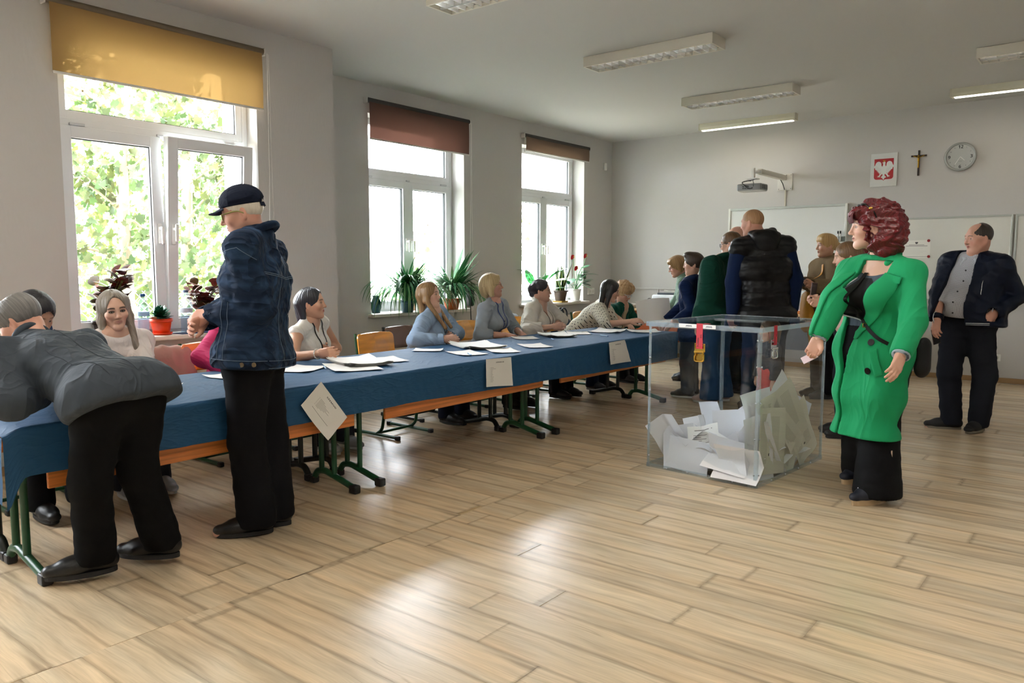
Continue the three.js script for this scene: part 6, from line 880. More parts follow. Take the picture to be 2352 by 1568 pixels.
{
  const p = person(JOINTS.blueshirt, 'long haired blonde woman in a light blue shirt with clasped hands', { skin: 'fair', head: { nose: 0.95, jaw: 0.9, neck: 0.84 }, hs: 0.96, bust: 0.02, lip: '#a86660', browCol: '#4a3628', lash: 0.45, hcell: 0.0034, hands: claspHands(JOINTS.blueshirt) }), j = p.j;
  const sm = cloth('#93a9c2', 0.85), t = top(p, 'light_blue_shirt', sm, { t: 0.022, st: 0.024, uv: 20, neck: 0.0, scoop: 0.45, fold: W.soft(0.007, 14) });
  collar(p, sm, { rx: 0.07, rz: 0.068, r: 0.013, gap: 0.35, flap: 0.06, rise: 0.02 });
  mesh('placket', patch(p, t.F, (a, b) => [lerp(-0.014, 0.014, a), lerp(0.05, 0.38, b)], 3, 14, 0.001, 0.002), sm, p.g);
  for (const q of ['L', 'R']) cuff(p, j['el' + q].clone().lerp(j['wr' + q], 0.78), j['el' + q].clone().lerp(j['wr' + q], 0.98), 0.036, 0.012, sm);
  lanyard(p, t.F, M('#15161a', 0.6), { bot: 0.2, w: 0.05, rw: 0.008 });
  { const h = drape(p, t.F, [[-0.01, 0.14]], 0.012)[0], g = new THREE.Group(); g.name = 'badge_holder'; p.g.add(g); g.position.copy(h); g.lookAt(h.clone().add(j.F)); g.position.copy(h); mesh('case', rbox(0.085, 0.115, 0.012, 0.008), M('#15171b', 0.45), g); mesh('clip', new THREE.TorusGeometry(0.012, 0.0025, 6, 16).translate(0, 0.07, 0), chrome, g); }
  seatedLegs(p, '#1b2030', blkSh, soleBlack);
  hair(p, hairMat('#6b5038', '#b08a58', 0.35), (F) => { longHair(0.31, { fwd: 0.14, spread: 0.07, w: 1.0, back: 0.7 })(F); }, { t: 0.012, hair: { rx: 0.058, ry: 0.112, y: -0.036 } });
}
{
  const p = person(JOINTS.grey, 'woman with a blonde bob and glasses in a grey sweater with a blue lanyard', { skin: 'pink', tone: 0.95, head: { nose: 1.1, fat: 0.25, neck: 0.88 }, hs: 0.96, bust: 0.03, lip: '#a0524e', browCol: '#7a5c40', browA: 0.4, squint: true, hcell: 0.0036, hands: { L: { nrm: [0.1, -1, 0], curl: 0.4 }, R: { nrm: [0.1, -1, 0], curl: 0.6 } } });
  const t = top(p, 'grey_sweater', cloth('#99a1a8', 0.9), { t: 0.016, st: 0.018, sleeve: 0.42, uv: 14, neck: 0.0, scoop: 0.5, fold: (x, y, z) => 0.005 * n3(x * 12, y * 9, z * 12) - 0.005 * Math.abs(n3(x * 14, y * 26, z * 14)) });
  lanyard(p, t.F, M('#1c3f8a', 0.6), { bot: 0.08, w: 0.06 }); for (let i = 0; i < 3; i++) button(p, t.F, 0, 0.33 - i * 0.06, 0.005, M('#20242a', 0.4));
  seatedLegs(p, '#1a1c22', blkSh, soleBlack);
  hair(p, hairMat('#8f7346', '#dcc594', 0.38), (F) => { for (const s of [-1, 1]) { F.cap(V(s * 0.07, 0.05, -0.01), V(s * 0.082, -0.085, -0.012), 0.024, 0.026, 0.03); } F.ell(V(0, -0.03, -0.075), V(0.088, 0.085, 0.055), 0.04); F.cap(V(-0.04, 0.085, 0.07), V(0.045, 0.08, 0.072), 0.018, 0.018, 0.02); }, { t: 0.016, hair: { rx: 0.058, ry: 0.105, y: -0.045 } });
  glasses(p, M('#7a6a4e', 0.3), { w: 0.0012, tw: 0.0014 });
}
{
  const p = person(JOINTS.cream, 'dark haired woman with pinned up hair and round glasses in a cream sweater', { skin: 'fair', tone: 0.98, head: { nose: 1.05, fat: 0.4, neck: 0.9 }, hs: 0.97, bust: 0.025, w: 1.05, lip: '#9a4a4a', browCol: '#2e221c', lash: 0.3, hcell: 0.0036, hands: claspHands(JOINTS.cream) });
  const t = top(p, 'cream_sweater', cloth('#d8d2c8', 0.9), { t: 0.022, st: 0.026, sleeve: 0.5, sw: 1.1, uv: 12, neck: 0.0, scoop: 0.5, fold: W.soft(0.009, 13), carve: (F) => opening(F, p.j, (u) => -(u - 0.27) * 0.45, (u) => (u - 0.27) * 0.45, 0.27, 0.7) });
  lanyard(p, t.F, M('#4a3226', 0.6), { bot: 0.14, w: 0.06, rw: 0.008 });
  seatedLegs(p, '#1a1c22', blkSh, soleBlack);
  hair(p, hairMat('#17141a', '#3a3440', 0.32), (F) => { F.ell(V(0, 0.02, -0.115), V(0.045, 0.05, 0.03), 0.02); F.ell(V(0.015, -0.03, -0.1), V(0.04, 0.04, 0.03), 0.02); }, { t: 0.008, nape: -0.07, hair: { ry: 0.118, y: -0.042, rz: 0.085 }, fx: (x, y, z) => 0.004 * n3(x * 30 + y * 20, y * 30, z * 30) });
  glasses(p, M('#9a7a4a', 0.3, { metalness: 0.5 }), { r: 0.023, flat: 0.95, w: 0.0013, tw: 0.0014 });
}
{
  const p = person(JOINTS.dots, 'black haired woman in a cream polka dot blouse leaning to the right over papers', { skin: 'fair', head: { nose: 1.0, jaw: 0.9, neck: 0.82 }, hs: 0.96, bust: 0.015, lip: '#a85a58', browCol: '#1c1512', browW: 1.2, lash: 0.5, hcell: 0.0038, hands: { L: down, R: { curl: 0.8, nrm: [0, -0.6, -0.6] } } });
  const dt = canvasTex(64, 64, (c) => { c.fillStyle = '#d9d3c4'; c.fillRect(0, 0, 64, 64); c.fillStyle = '#1d1b1c'; for (const [x, y] of [[16, 16], [48, 48]]) { c.beginPath(); c.arc(x, y, 8, 0, 7); c.fill(); } }); dt.wrapS = dt.wrapT = THREE.RepeatWrapping;
  top(p, 'polka_dot_blouse', M('#ffffff', 0.8, { map: dt }), { t: 0.02, st: 0.03, sleeve: 0.62, sw: 1.15, uv: 26, neck: 0.0, scoop: 0.3, fold: W.soft(0.006, 13) });
  seatedLegs(p, '#15213a', blkSh, lightSole);
  hair(p, hairMat('#0c0b0d', '#2c2628', 0.28), longHair(0.32, { fwd: 0.0, spread: 0.075, w: 1.0 }), { t: 0.013, hair: { rx: 0.058, ry: 0.112, y: -0.038 } });
}
{
  const p = person(JOINTS.curly, 'older woman with curly ginger hair and glasses in a dark green jacket reading papers', { skin: 'pink', head: { nose: 1.1, fat: 0.6 }, hs: 0.97, bust: 0.02, lip: '#a05a56', browA: 0.3, hcell: 0.0042, hands: { L: { curl: 0.3 }, R: { curl: 0.6 } } }), j = p.j;
  const t = top(p, 'beige_blouse', cloth('#c9b394', 0.85), { t: 0.01, uv: 20, sleeve: 0.3, neck: -0.01, scoop: 0.5, cell: 0.01 });
  top(p, 'green_jacket', cloth('#0c4a3e', 0.85), { t: 0.024, st: 0.022, uv: 20, cell: 0.01, carve: (F) => opening(F, j, (u) => -0.05 - 0.02 * u, (u) => 0.05 + 0.02 * u, -0.2, 0.5) });
  lanyard(p, t.F, M('#27304a', 0.6), { bot: 0.15, rw: 0.008 }); seatedLegs(p, '#1a1c22', blkSh, soleBlack);
  hair(p, hairMat('#8a5a2c', '#d8b98a', 0.5), (F) => { F.ell(V(0, 0.06, -0.01), V(0.095, 0.085, 0.11), 0.03); F.ell(V(0, 0.085, 0.06), V(0.06, 0.035, 0.045), 0.03); }, { t: 0.018, nape: -0.06, cell: 0.005, fx: (x, y, z) => 0.014 * n3(x * 34, y * 34, z * 34) + 0.008 * n3(x * 60, y * 60, z * 60), hair: { ry: 0.11, y: -0.05 } });
  glasses(p, M('#d8dde2', 0.25), { tw: 0.0032, w: 0.0026, flat: 0.7 });
}
// ---------- people standing at the far end ----------
const standLegs = (p, col, sM, soM, o = {}) => { trousers(p, cloth(col, 0.88), { t: 0.016, flare: 0.012, cell: 0.012, ...o }); for (const q of ['L', 'R']) shoe(p, q, sM, soM); };
{
  const p = person(JOINTS.sage, 'older woman with light brown hair in a sage green jacket leaning at the far desk', { skin: 'pink', head: { nose: 1.25 }, hs: 0.96, lip: '#a05a56', browA: 0.3, hcell: 0.0042, hands: { L: down, R: down } });
  const m = cloth('#6c8272', 0.8), t = top(p, 'sage_jacket', m, { t: 0.026, st: 0.022, uv: 16, cell: 0.01, fold: W.soft(0.008, 13) }); collar(p, M('#c8cfc6', 0.85), { r: 0.016, rise: 0.03 });
  standLegs(p, '#22262e', blkSh, soleBlack);
  hair(p, hairMat('#6e5030', '#c29a63', 0.4), (F) => { for (const s of [-1, 1]) F.cap(V(s * 0.072, 0.04, -0.01), V(s * 0.08, -0.06, -0.02), 0.026, 0.022, 0.03); F.ell(V(0, 0.0, -0.08), V(0.085, 0.075, 0.05), 0.04); F.ell(V(0, 0.08, 0.06), V(0.065, 0.03, 0.04), 0.03); }, { t: 0.018, cell: 0.005, nape: -0.08 });
  glasses(p, M('#6a5a48', 0.3), {});
}
{
  const p = person(JOINTS.boy, 'boy with short brown hair in a navy hooded jacket standing at the table end', { skin: 'fair', head: { nose: 0.85, jaw: 0.92, brow: 0.8, neck: 0.82 }, hs: 0.93, w: 0.9, lip: '#b06a60', browCol: '#3a2a20', lash: 0.25, hcell: 0.0038, hands: { L: { curl: 0.5 }, R: { curl: 0.5 } } }), j = p.j;
  const m = cloth('#0f2247', 0.85), t = top(p, 'navy_jacket', m, { t: 0.026, st: 0.024, uv: 16, hem: 0.1, cell: 0.009, skirt: { drop: 0.05, r: 0.125, half: 0.06 }, extra: (F) => { F.ell(j.nck.clone().addScaledVector(j.F, -0.06).addScaledVector(j.U, -0.02), V(0.095, 0.05, 0.06), 0.03, [j.L, j.U, j.F]); }, fold: W.soft(0.007, 12) });
  standLegs(p, '#3c414a', M('#1b1c20', 0.5), lightSole);
  hair(p, hairMat('#1d140f', '#4a3526', 0.45), (F) => { F.ell(V(0, 0.1, 0.05), V(0.06, 0.035, 0.05), 0.03); }, { t: 0.013, nape: -0.045, hair: { ry: 0.105, y: -0.055 } });
}
{
  const p = person(JOINTS.hoodie, 'woman with brown hair tied back and glasses in a dark green hooded cape', { skin: 'fair', head: { nose: 1.0, neck: 0.88 }, hs: 0.97, lip: '#a86660', browCol: '#4a3628', hcell: 0.0042, hands: { L: { curl: 0.6 }, R: { curl: 0.6 } } }), j = p.j;
  const m = cloth('#123f33', 0.9), t = top(p, 'green_cape', m, { t: 0.035, st: 0.04, sw: 1.25, uv: 14, hem: 0.02, cell: 0.009, skirt: { drop: -0.05, r: 0.19, half: 0.1, fl: 1 }, extra: (F) => { const c = j.nck.clone().addScaledVector(j.F, -0.05).addScaledVector(j.U, 0.005); F.ell(c, V(0.11, 0.06, 0.075), 0.03, [j.L, j.U, j.F]); F.cap(j.shL, j.pel.clone().addScaledVector(j.L, 0.2).addScaledVector(j.U, 0.12), 0.08, 0.09, 0.08); F.cap(j.shR, j.pel.clone().addScaledVector(j.L, -0.2).addScaledVector(j.U, 0.12), 0.08, 0.09, 0.08); }, fold: (x, y, z) => 0.012 * n3(x * 9, y * 2.5, z * 9) - 0.01 * Math.abs(n3(x * 10, y * 3, z * 10)) });
  standLegs(p, '#2a4a70', M('#b9a2a0', 0.6), lightSole, { flare: 0.05 });
  hair(p, hairMat('#3a2415', '#86603a', 0.35), (F) => { F.ell(V(0, 0.0, -0.12), V(0.035, 0.04, 0.04), 0.02); F.cap(V(0, 0.0, -0.13), V(0, -0.14, -0.11), 0.03, 0.018, 0.02); }, { t: 0.006, nape: -0.06, hair: { ry: 0.12, y: -0.04, rz: 0.086 } });
  glasses(p, M('#5d6a74', 0.3), { w: 0.0022, tw: 0.0022 });
}
{
  const p = person(JOINTS.vest, 'tall man in a black quilted vest with navy sleeves seen from behind', { skin: 'pink', head: { fat: 0.5, jaw: 1.06, neck: 1.15, nose: 1.1 }, w: 1.14, hs: 1.0, browA: 0.4, hcell: 0.0036, hands: { L: { curl: 0.7 }, R: { curl: 0.7 } } }), j = p.j;
  top(p, 'navy_sweater', cloth('#0f1f3f', 0.9, 1, fleece), { t: 0.02, st: 0.026, sw: 1.12, uv: 10, hem: 0.05, cell: 0.01, fold: W.soft(0.006, 12) });
  const vm = M('#0d0e11', 0.45, { specularIntensity: 0.6 });
  const v = top(p, 'quilted_vest', vm, { t: 0.042, sleeve: -2, hem: 0.03, uv: 6, cell: 0.0075, neck: 0.03, scoop: 0.1, skirt: { drop: 0.0, r: 0.165, half: 0.1, fl: 1 }, fold: (x, y, z) => { const q = W.quilt(0.11, 0.013)(x, y, z); return q + 0.003 * n3(x * 18, y * 24, z * 18) - 0.005 * Math.abs(n3(x * 14, y * 30, z * 14)); } });
  const hf = new Field(); const c = j.nck.clone().addScaledVector(j.F, -0.075).addScaledVector(j.U, -0.015); hf.ell(c, V(0.14, 0.075, 0.085), 0.03, [j.L, j.U, j.F]); hf.ell(c.clone().addScaledVector(j.U, -0.075).addScaledVector(j.F, -0.02), V(0.10, 0.07, 0.055), 0.05, [j.L, j.U, j.F]); hf.cap(j.nck.clone().addScaledVector(j.L, 0.09).addScaledVector(j.U, 0.03), j.nck.clone().addScaledVector(j.L, -0.09).addScaledVector(j.U, 0.03), 0.045, 0.045, 0.05); hf.ell(j.nck.clone().addScaledVector(j.U, 0.11).addScaledVector(j.F, 0.01), V(0.075, 0.08, 0.085), 0.02, [j.L, j.U, j.F]).sub(); hf.fx = (x, y, z) => 0.004 * n3(x * 20, y * 20, z * 20) - 0.005 * Math.abs(n3(x * 16, y * 24, z * 16));
  mesh('hood', uvBy(hf.mesh(0.0075), planar(p, 6)), vm, p.g);
  standLegs(p, '#1a2740', M('#2a221e', 0.5), soleBlack, { t: 0.022 });
  hair(p, hairMat('#8a6040', '#c69a6c', 0.55), null, { t: 0.004, nape: -0.05, hair: { ry: 0.115, y: -0.04, rz: 0.09 } });
}
{
  const p = person(JOINTS.bald, 'bald person mostly hidden behind the man in the black vest', { skin: 'pink', hcell: 0.005, hands: {} });
  top(p, 'dark_jacket', cloth('#2a2d33', 0.85), { t: 0.025, uv: 16, cell: 0.012 }); standLegs(p, '#1a1c22', blkSh, soleBlack);
}
{
  const p = person(JOINTS.teddy, 'blonde woman in a beige teddy coat with a yellow bag behind the red haired woman', { skin: 'tan', tone: 1.05, head: { nose: 1.0, jaw: 0.93, neck: 0.86 }, hs: 0.96, lip: '#a4524c', browCol: '#5a3f28', lash: 0.45, hcell: 0.0038, hands: { L: { curl: 0.8 }, R: { curl: 0.8 } } }), j = p.j;
  const t = top(p, 'teddy_coat', cloth('#8f7a5c', 0.98, 1, fleece, { bumpScale: 0.005 }), { t: 0.034, st: 0.034, sw: 1.1, uv: 14, cell: 0.008, hem: 0.02, fold: (x, y, z) => W.fuzzy(0.003)(x, y, z) + 0.006 * n3(x * 10, y * 8, z * 10) }); collar(p, cloth('#94805f', 0.98, 1, fleece), { r: 0.026, rise: 0.03, gap: 0.6 });
  const ym = M('#c88a12', 0.6); mesh('yellow_strap', ribbon(drape(p, t.F, [[0.09, 0.5], [0.11, 0.4], [0.12, 0.28], [0.11, 0.16], [0.1, 0.06]], 0.01), 0.032, 0.005, () => j.F), ym, p.g);
  const bf = new Field(), bc = j.pel.clone().addScaledVector(j.F, 0.17).addScaledVector(j.U, 0.06).addScaledVector(j.L, -0.05); bf.cap(bc.clone().addScaledVector(j.U, 0.08), bc.clone().addScaledVector(j.U, -0.14), 0.09, 0.11, 0.03, j.F, 0.5); bf.cap(bc.clone().addScaledVector(j.U, -0.1).addScaledVector(j.L, 0.08), bc.clone().addScaledVector(j.U, -0.4).addScaledVector(j.L, 0.1), 0.03, 0.025, 0.03); bf.fx = W.soft(0.01, 18); const bag = solo('yellow_bag', uvBy(bf.mesh(0.008), (x, y, z) => [x * 5, y * 5]), ym, 'mustard yellow bag carried by the woman in the teddy coat', 'bag'); bag.position.copy(j.base);
  standLegs(p, '#14151a', blkSh, soleBlack);
  hair(p, hairMat('#9a6e34', '#e0bd7e', 0.35), (F) => { F.ell(V(0, -0.01, -0.115), V(0.045, 0.045, 0.045), 0.02); F.ell(V(0, 0.07, 0.03), V(0.08, 0.055, 0.07), 0.03); }, { t: 0.01, nape: -0.07, hair: { ry: 0.112, y: -0.042 } });
  const w = j.wrR.clone().add(j.base).addScaledVector(j.wrR.clone().sub(j.elR).normalize(), 0.1), cm = thing('camera_device', 'black compact camera held by the woman in the teddy coat', 'camera', w.toArray()); mesh('case', rbox(0.11, 0.08, 0.05, 0.012), M('#0e0f11', 0.45), cm); mesh('lens_barrel', cyl(0.03, 0.03, 0.05, 0, 0, 0, 20).rotateX(PI / 2).translate(0, 0, 0.045), M('#131416', 0.3), cm); mesh('grip', rbox(0.025, 0.075, 0.03, 0.01, 0.05, 0, 0.02), M('#0a0a0b', 0.7), cm); cm.rotation.y = 2.4;
}
{
  const p = person(JOINTS.brown, 'brown haired woman half hidden behind the green coat, holding a phone', { skin: 'fair', head: { nose: 1.2 }, hs: 0.95, lip: '#a4625c', browCol: '#5a4434', hcell: 0.0036, hands: { L: { curl: 0.9 }, R: { curl: 0.9 } } }), j = p.j;
  top(p, 'pale_pink_sweater', cloth('#c2a398', 0.9), { t: 0.02, st: 0.02, uv: 16, cell: 0.01 }); standLegs(p, '#1a1c22', blkSh, soleBlack);
  hair(p, hairMat('#4a3322', '#8a6844', 0.35), (F) => { F.cap(V(0, 0.0, -0.09), V(0, -0.12, -0.09), 0.05, 0.03, 0.04); }, { t: 0.009, hair: { ry: 0.115, y: -0.042, rz: 0.085 } });
  const w = j.wrR.clone().add(j.base).addScaledVector(j.wrR.clone().sub(j.elR).normalize(), 0.09).add(V(0.0, 0.06, 0)), ph = thing('mobile_phone', 'brown cased phone held upright behind the green sleeve', 'phone', w.toArray()); mesh('case', rbox(0.07, 0.14, 0.009, 0.006), M('#5a3a34', 0.4), ph); mesh('screen', rbox(0.062, 0.128, 0.002, 0.001, 0, 0, 0.005), M('#0a0a0c', 0.1), ph); ph.rotation.set(0.2, 1.2, -0.25);
}
{
  const p = person(JOINTS.child, 'small child in pink trousers standing behind the ballot box', { skin: 'fair', head: { nose: 0.7, jaw: 0.9, neck: 0.7 }, hs: 0.85, w: 0.85, hcell: 0.005, hands: {} });
  top(p, 'grey_jacket', cloth('#3b4048', 0.85), { t: 0.02, uv: 16, cell: 0.011 }); standLegs(p, '#c8504e', M('#d8c0c0', 0.6), lightSole, { flare: 0.02 });
  hair(p, hairMat('#4a3322', '#8a6844', 0.4), longHair(0.16), { t: 0.01, cell: 0.006 });
}

// ---------- chairs ----------
chair(1.74, 6.22, 0, 'empty orange plywood school chair pushed up to the blue table', greenFrame, beech);
const brownPly = M('#7a5a42', 0.4);
for (const [k, l, m] of [['dark', 'chair of the half hidden dark haired person', beech], ['blonde', 'chair of the ash blonde young woman', beech], ['pink', 'chair of the person in pink', beech], ['sleeveless', 'chair of the woman in the sleeveless blouse', beech], ['blueshirt', 'brown backed chair of the woman in the light blue shirt', brownPly], ['grey', 'chair of the woman in the grey sweater', beech], ['cream', 'chair of the woman in the cream sweater', beech], ['dots', 'chair of the polka dot woman', beech], ['curly', 'chair of the ginger haired woman', beech]]) { const j = prep(JOINTS[k]); chair(j.base.x - 0.03, j.base.z + j.pel.z, 0, l + ' behind the blue table', k === 'blueshirt' ? darkFrame : greenFrame, m); }
function drapedCoat(x, y, z, w, h, mat, label) { const F = new Field(), X = V(1, 0, 0); for (let i = 0; i <= 3; i++) { const t = i / 3; F.cap(V(0.012 * i, -h * t, -w / 2 - 0.02 * t), V(0.012 * i, -h * t, w / 2 + 0.02 * t), 0.07, 0.08, 0.12, X, 0.62); } F.fx = (a, b, c) => 0.008 * n3(a * 9, b * 4, c * 14) - 0.016 * Math.abs(n3(a * 6, b * 5 + 3, c * 12)); const m = solo('draped_jacket', uvBy(F.mesh(0.008), (a, b, c) => [c * 8, b * 8]), mat, label, 'jacket'); m.position.set(x, y, z); }
drapedCoat(1.14, 0.72, 7.83, 0.30, 0.34, cloth('#a98a7c', 0.7), 'dusty pink jacket hung over a chair back under the window');
drapedCoat(1.10, 0.70, 5.18, 0.28, 0.34, cloth('#161a2a', 0.85), 'dark coat hung over a chair back beside the blue shirt woman');
drapedCoat(1.08, 0.76, 3.98, 0.26, 0.3, cloth('#c8d3de', 0.85), 'pale jacket hung behind the woman in the cream sweater');
{ const g = thing('handbag', 'dark blue handbag with looped handles hanging behind the polka dot woman', 'handbag', [1.18, 0.56, 3.05]); const F = new Field(); F.cap(V(0, 0.08, -0.1), V(0, 0.08, 0.1), 0.09, 0.09, 0.03, V(1, 0, 0), 0.6); F.cap(V(0, 0.02, -0.11), V(0, 0.02, 0.11), 0.07, 0.07, 0.04, V(1, 0, 0), 0.6); F.fx = W.soft(0.006, 20); mesh('body', uvBy(F.mesh(0.008), (x, y, z) => [x * 6, y * 6]), M('#12294a', 0.4), g); for (const x of [-0.02, 0.03]) mesh('handle', tube([[x, 0.14, -0.07], [x, 0.26, -0.06], [x, 0.3, 0], [x, 0.26, 0.06], [x, 0.14, 0.07]], 0.008, 24, 8), M('#0e1c33', 0.4), g); }

// ---------- ballot box ----------
{
  const LA = 0.785, LB = 1.0, HB = 0.965, g = thing('ballot_box', 'large transparent ballot box with brass latch and red seal, part filled with ballots', 'ballot box', [4.63, 0, 5.96], null, -0.0873);
  // local: corner at origin, long side A toward -x, side B toward -z
  const acr = M('#f4f8fa', 0.03, { transmission: 1, thickness: 0, ior: 1.49 }), edge = M('#eef5f9', 0.1, { transmission: 0.88, thickness: 0, ior: 1.5 });
  const pane = (name, w, h, f) => { const q = new THREE.PlaneGeometry(w, h); f(q); return mesh(name, q, acr, g); };
  pane('front_panel', LA - 0.012, HB - 0.02, (q) => q.translate(-LA / 2, HB / 2, -0.004));
  pane('rear_panel', LA - 0.012, HB - 0.02, (q) => q.rotateY(PI).translate(-LA / 2, HB / 2, -LB + 0.004));
  pane('side_panel', LB - 0.012, HB - 0.02, (q) => q.rotateY(PI / 2).translate(-0.004, HB / 2, -LB / 2));
  pane('side_panel', LB - 0.012, HB - 0.02, (q) => q.rotateY(-PI / 2).translate(-LA + 0.004, HB / 2, -LB / 2));
  pane('bottom_panel', LA - 0.02, LB - 0.02, (q) => q.rotateX(-PI / 2).translate(-LA / 2, 0.008, -LB / 2));
  pane('lid', LA + 0.02, LB + 0.02, (q) => q.rotateX(-PI / 2).translate(-LA / 2, HB + 0.012, -LB / 2));
  const bar = (sx, sy, sz, x, y, z) => rbox(sx, sy, sz, 0.0015, x, y, z, 1);
  for (const [x, z, sx, sz] of [[0, 0, -1, -1], [-LA, 0, 1, -1], [0, -LB, -1, 1], [-LA, -LB, 1, 1]]) mesh('corner_profile', merge([bar(0.02, HB, 0.003, x + sx * 0.012, HB / 2, z + sz * 0.0015), bar(0.003, HB, 0.02, x + sx * 0.0015, HB / 2, z + sz * 0.012)]), edge, g);
  for (const y of [0.014, HB - 0.006]) { for (const z of [0.002, -LB - 0.002]) mesh('rim', bar(LA, 0.026, 0.003, -LA / 2, y, z), edge, g); for (const x of [0.002, -LA - 0.002]) mesh('rim', bar(0.003, 0.026, LB, x, y, -LB / 2), edge, g); }
  mesh('lid_rim', merge([bar(LA + 0.03, 0.03, 0.004, -LA / 2, HB, 0.012), bar(LA + 0.03, 0.03, 0.004, -LA / 2, HB, -LB - 0.012), bar(0.004, 0.03, LB + 0.02, 0.014, HB, -LB / 2), bar(0.004, 0.03, LB + 0.02, -LA - 0.014, HB, -LB / 2)]), edge, g);
  const rv = new THREE.SphereGeometry(0.0055, 8, 6), steel = M('#b7bcc0', 0.3, { metalness: 0.9 });
  for (const y of [0.08, 0.3, 0.52, 0.74, 0.9]) { for (const [x, z] of [[-0.018, 0.003], [0.003, -0.018], [-LA + 0.018, 0.003]]) { const m = mesh('rivet', rv, steel, g); m.position.set(x, y, z); } }
  for (let i = 1; i < 5; i++) { const m = mesh('rivet', rv, steel, g); m.position.set(0.004, 0.014, -LB * i / 5); const n = mesh('rivet', rv, steel, g); n.position.set(-LA * i / 5, 0.014, 0.004); }
  function latch(x, y, z, turn) { const l = new THREE.Group(); l.name = 'latch'; l.position.set(x, y, z); l.rotation.y = turn; g.add(l); const mt = turn ? chrome : brass;
    mesh('plate', rbox(0.075, 0.055, 0.004, 0.004, 0, 0.03, 0.004), mt, l); mesh('hook', merge([rbox(0.07, 0.012, 0.014, 0.004, 0, 0.004, 0.012), rbox(0.012, 0.03, 0.012, 0.003, -0.026, -0.006, 0.012), rbox(0.012, 0.03, 0.012, 0.003, 0.026, -0.006, 0.012)]), mt, l); mesh('bail', poly([[-0.03, -0.012, 0.012], [-0.034, -0.055, 0.014], [0.034, -0.055, 0.014], [0.03, -0.012, 0.012]], 0.0045, 8), mt, l); mesh('lower_plate', rbox(0.066, 0.045, 0.003, 0.004, 0, -0.03, 0.003), mt, l); for (const s of [-1, 1]) mesh('screw', cyl(0.005, 0.005, 0.004, 0, 0, 0, 10).rotateX(PI / 2).translate(s * 0.016, 0.045, 0.007), steel, l); }
  latch(-0.40, 0.80, 0.004, 0); latch(0.004, 0.84, -0.16, PI / 2);
  const seal = canvasTex(128, 512, (c, w, h) => { c.fillStyle = '#c92b3c'; c.fillRect(0, 0, w, h); c.save(); c.translate(64, 256); c.rotate(-PI / 2); c.fillStyle = '#1a0c10'; c.font = 'bold 46px sans-serif'; c.textAlign = 'left'; c.fillText('PLOMBA', -220, -10); c.fillText('DSL', -40, 46); c.restore(); c.fillStyle = '#8f1c2a'; c.fillRect(8, 470, 112, 4); });
  const sm = M('#ffffff', 0.5, { map: seal }); mesh('red_seal', new THREE.PlaneGeometry(0.045, 0.16).translate(-0.40, 0.905, 0.0155), sm, g); mesh('red_seal', new THREE.PlaneGeometry(0.045, 0.12).rotateY(PI / 2).translate(0.0175, 0.925, -0.16), sm, g);
  mesh('red_seal', new THREE.PlaneGeometry(0.045, 0.10).rotateX(-PI / 2).translate(-0.40, HB + 0.0135, -0.04), sm, g);
  const sig = canvasTex(512, 64, (c, w, h) => { c.fillStyle = '#f0f0ee'; c.fillRect(0, 0, w, h); c.strokeStyle = '#26324a'; c.lineWidth = 4; for (const x0 of [120, 400]) { c.beginPath(); for (let i = 0; i < 60; i++) { const x = x0 + i * 1.4 - 20, y = 32 + 16 * Math.sin(i * 0.7) * Math.cos(i * 0.23); i ? c.lineTo(x, y) : c.moveTo(x, y); } c.stroke(); } });
  mesh('signed_tape', new THREE.PlaneGeometry(0.26, 0.024).translate(-0.42, HB + 0.001, 0.0148), M('#ffffff', 0.5, { map: sig }), g);
  mesh('slot_cover', merge([bar(0.34, 0.004, 0.02, -LA / 2, HB + 0.016, -LB / 2 - 0.02), bar(0.34, 0.004, 0.02, -LA / 2, HB + 0.016, -LB / 2 + 0.02)]), edge, g);
  // ballots
  const print = canvasTex(300, 424, (c, w, h) => { c.fillStyle = '#e9e8e6'; c.fillRect(0, 0, w, h); c.fillStyle = '#555'; c.fillRect(60, 40, 180, 6); const r = rng(3); for (let i = 0; i < 14; i++) c.fillRect(50, 90 + i * 18, 60 + r() * 120, 4); });
  const notes = canvasTex(300, 424, (c, w, h) => { c.fillStyle = '#d8d5c2'; c.fillRect(0, 0, w, h); c.fillStyle = '#8d8c7c'; for (let i = 0; i < 40; i++) c.fillRect(30, 40 + i * 8, 90, 2); for (let i = 0; i < 30; i++) c.fillRect(160, 60 + i * 9, 80, 2); c.fillStyle = '#555'; c.beginPath(); c.arc(150, 300, 9, 0, 7); c.fill(); });
  const mats = [M('#e9e8ea', 0.85, { side: THREE.DoubleSide }), M('#dfe0e6', 0.85, { side: THREE.DoubleSide }), M('#ffffff', 0.85, { map: print, side: THREE.DoubleSide }), M('#ffffff', 0.85, { map: notes, side: THREE.DoubleSide })];
  const r = rng(77), fold = (w, h, a, k) => { const q = new THREE.PlaneGeometry(w, h, 8, 8), p = q.attributes.position; for (let i = 0; i < p.count; i++) { const x = p.getX(i) / w, y = p.getY(i) / h; p.setZ(i, a * Math.abs(x) * w + 0.02 * n3(x * 2 + k, y * 2, k) + 0.01 * x * y); } q.computeVertexNormals(); return q; };
  const geos = []; for (let k = 0; k < 8; k++) geos.push(fold(0.21, 0.297, [0.1, 0.5, 0.25, 0.9, 0.05, 0.35, 0.6, 0.15][k], k * 3.1));
  const big = [0, 1, 2].map((k) => fold(0.30, 0.42, [0.08, 0.15, 0.05][k], k * 5.3));
  const inBox = (x, y, z) => V(x, y, z).applyAxisAngle(V(0, 1, 0), -0.0873).add(V(4.63, 0, 5.96));
  const put = (geo, mat, x, y, z, rx, ry, rz, label) => { const m = solo('ballot_paper', geo, mat, label, 'ballot paper', 'ballots inside the box'); m.position.copy(inBox(x, y, z)); m.rotation.set(rx, ry - 0.0873, rz, 'YXZ'); };
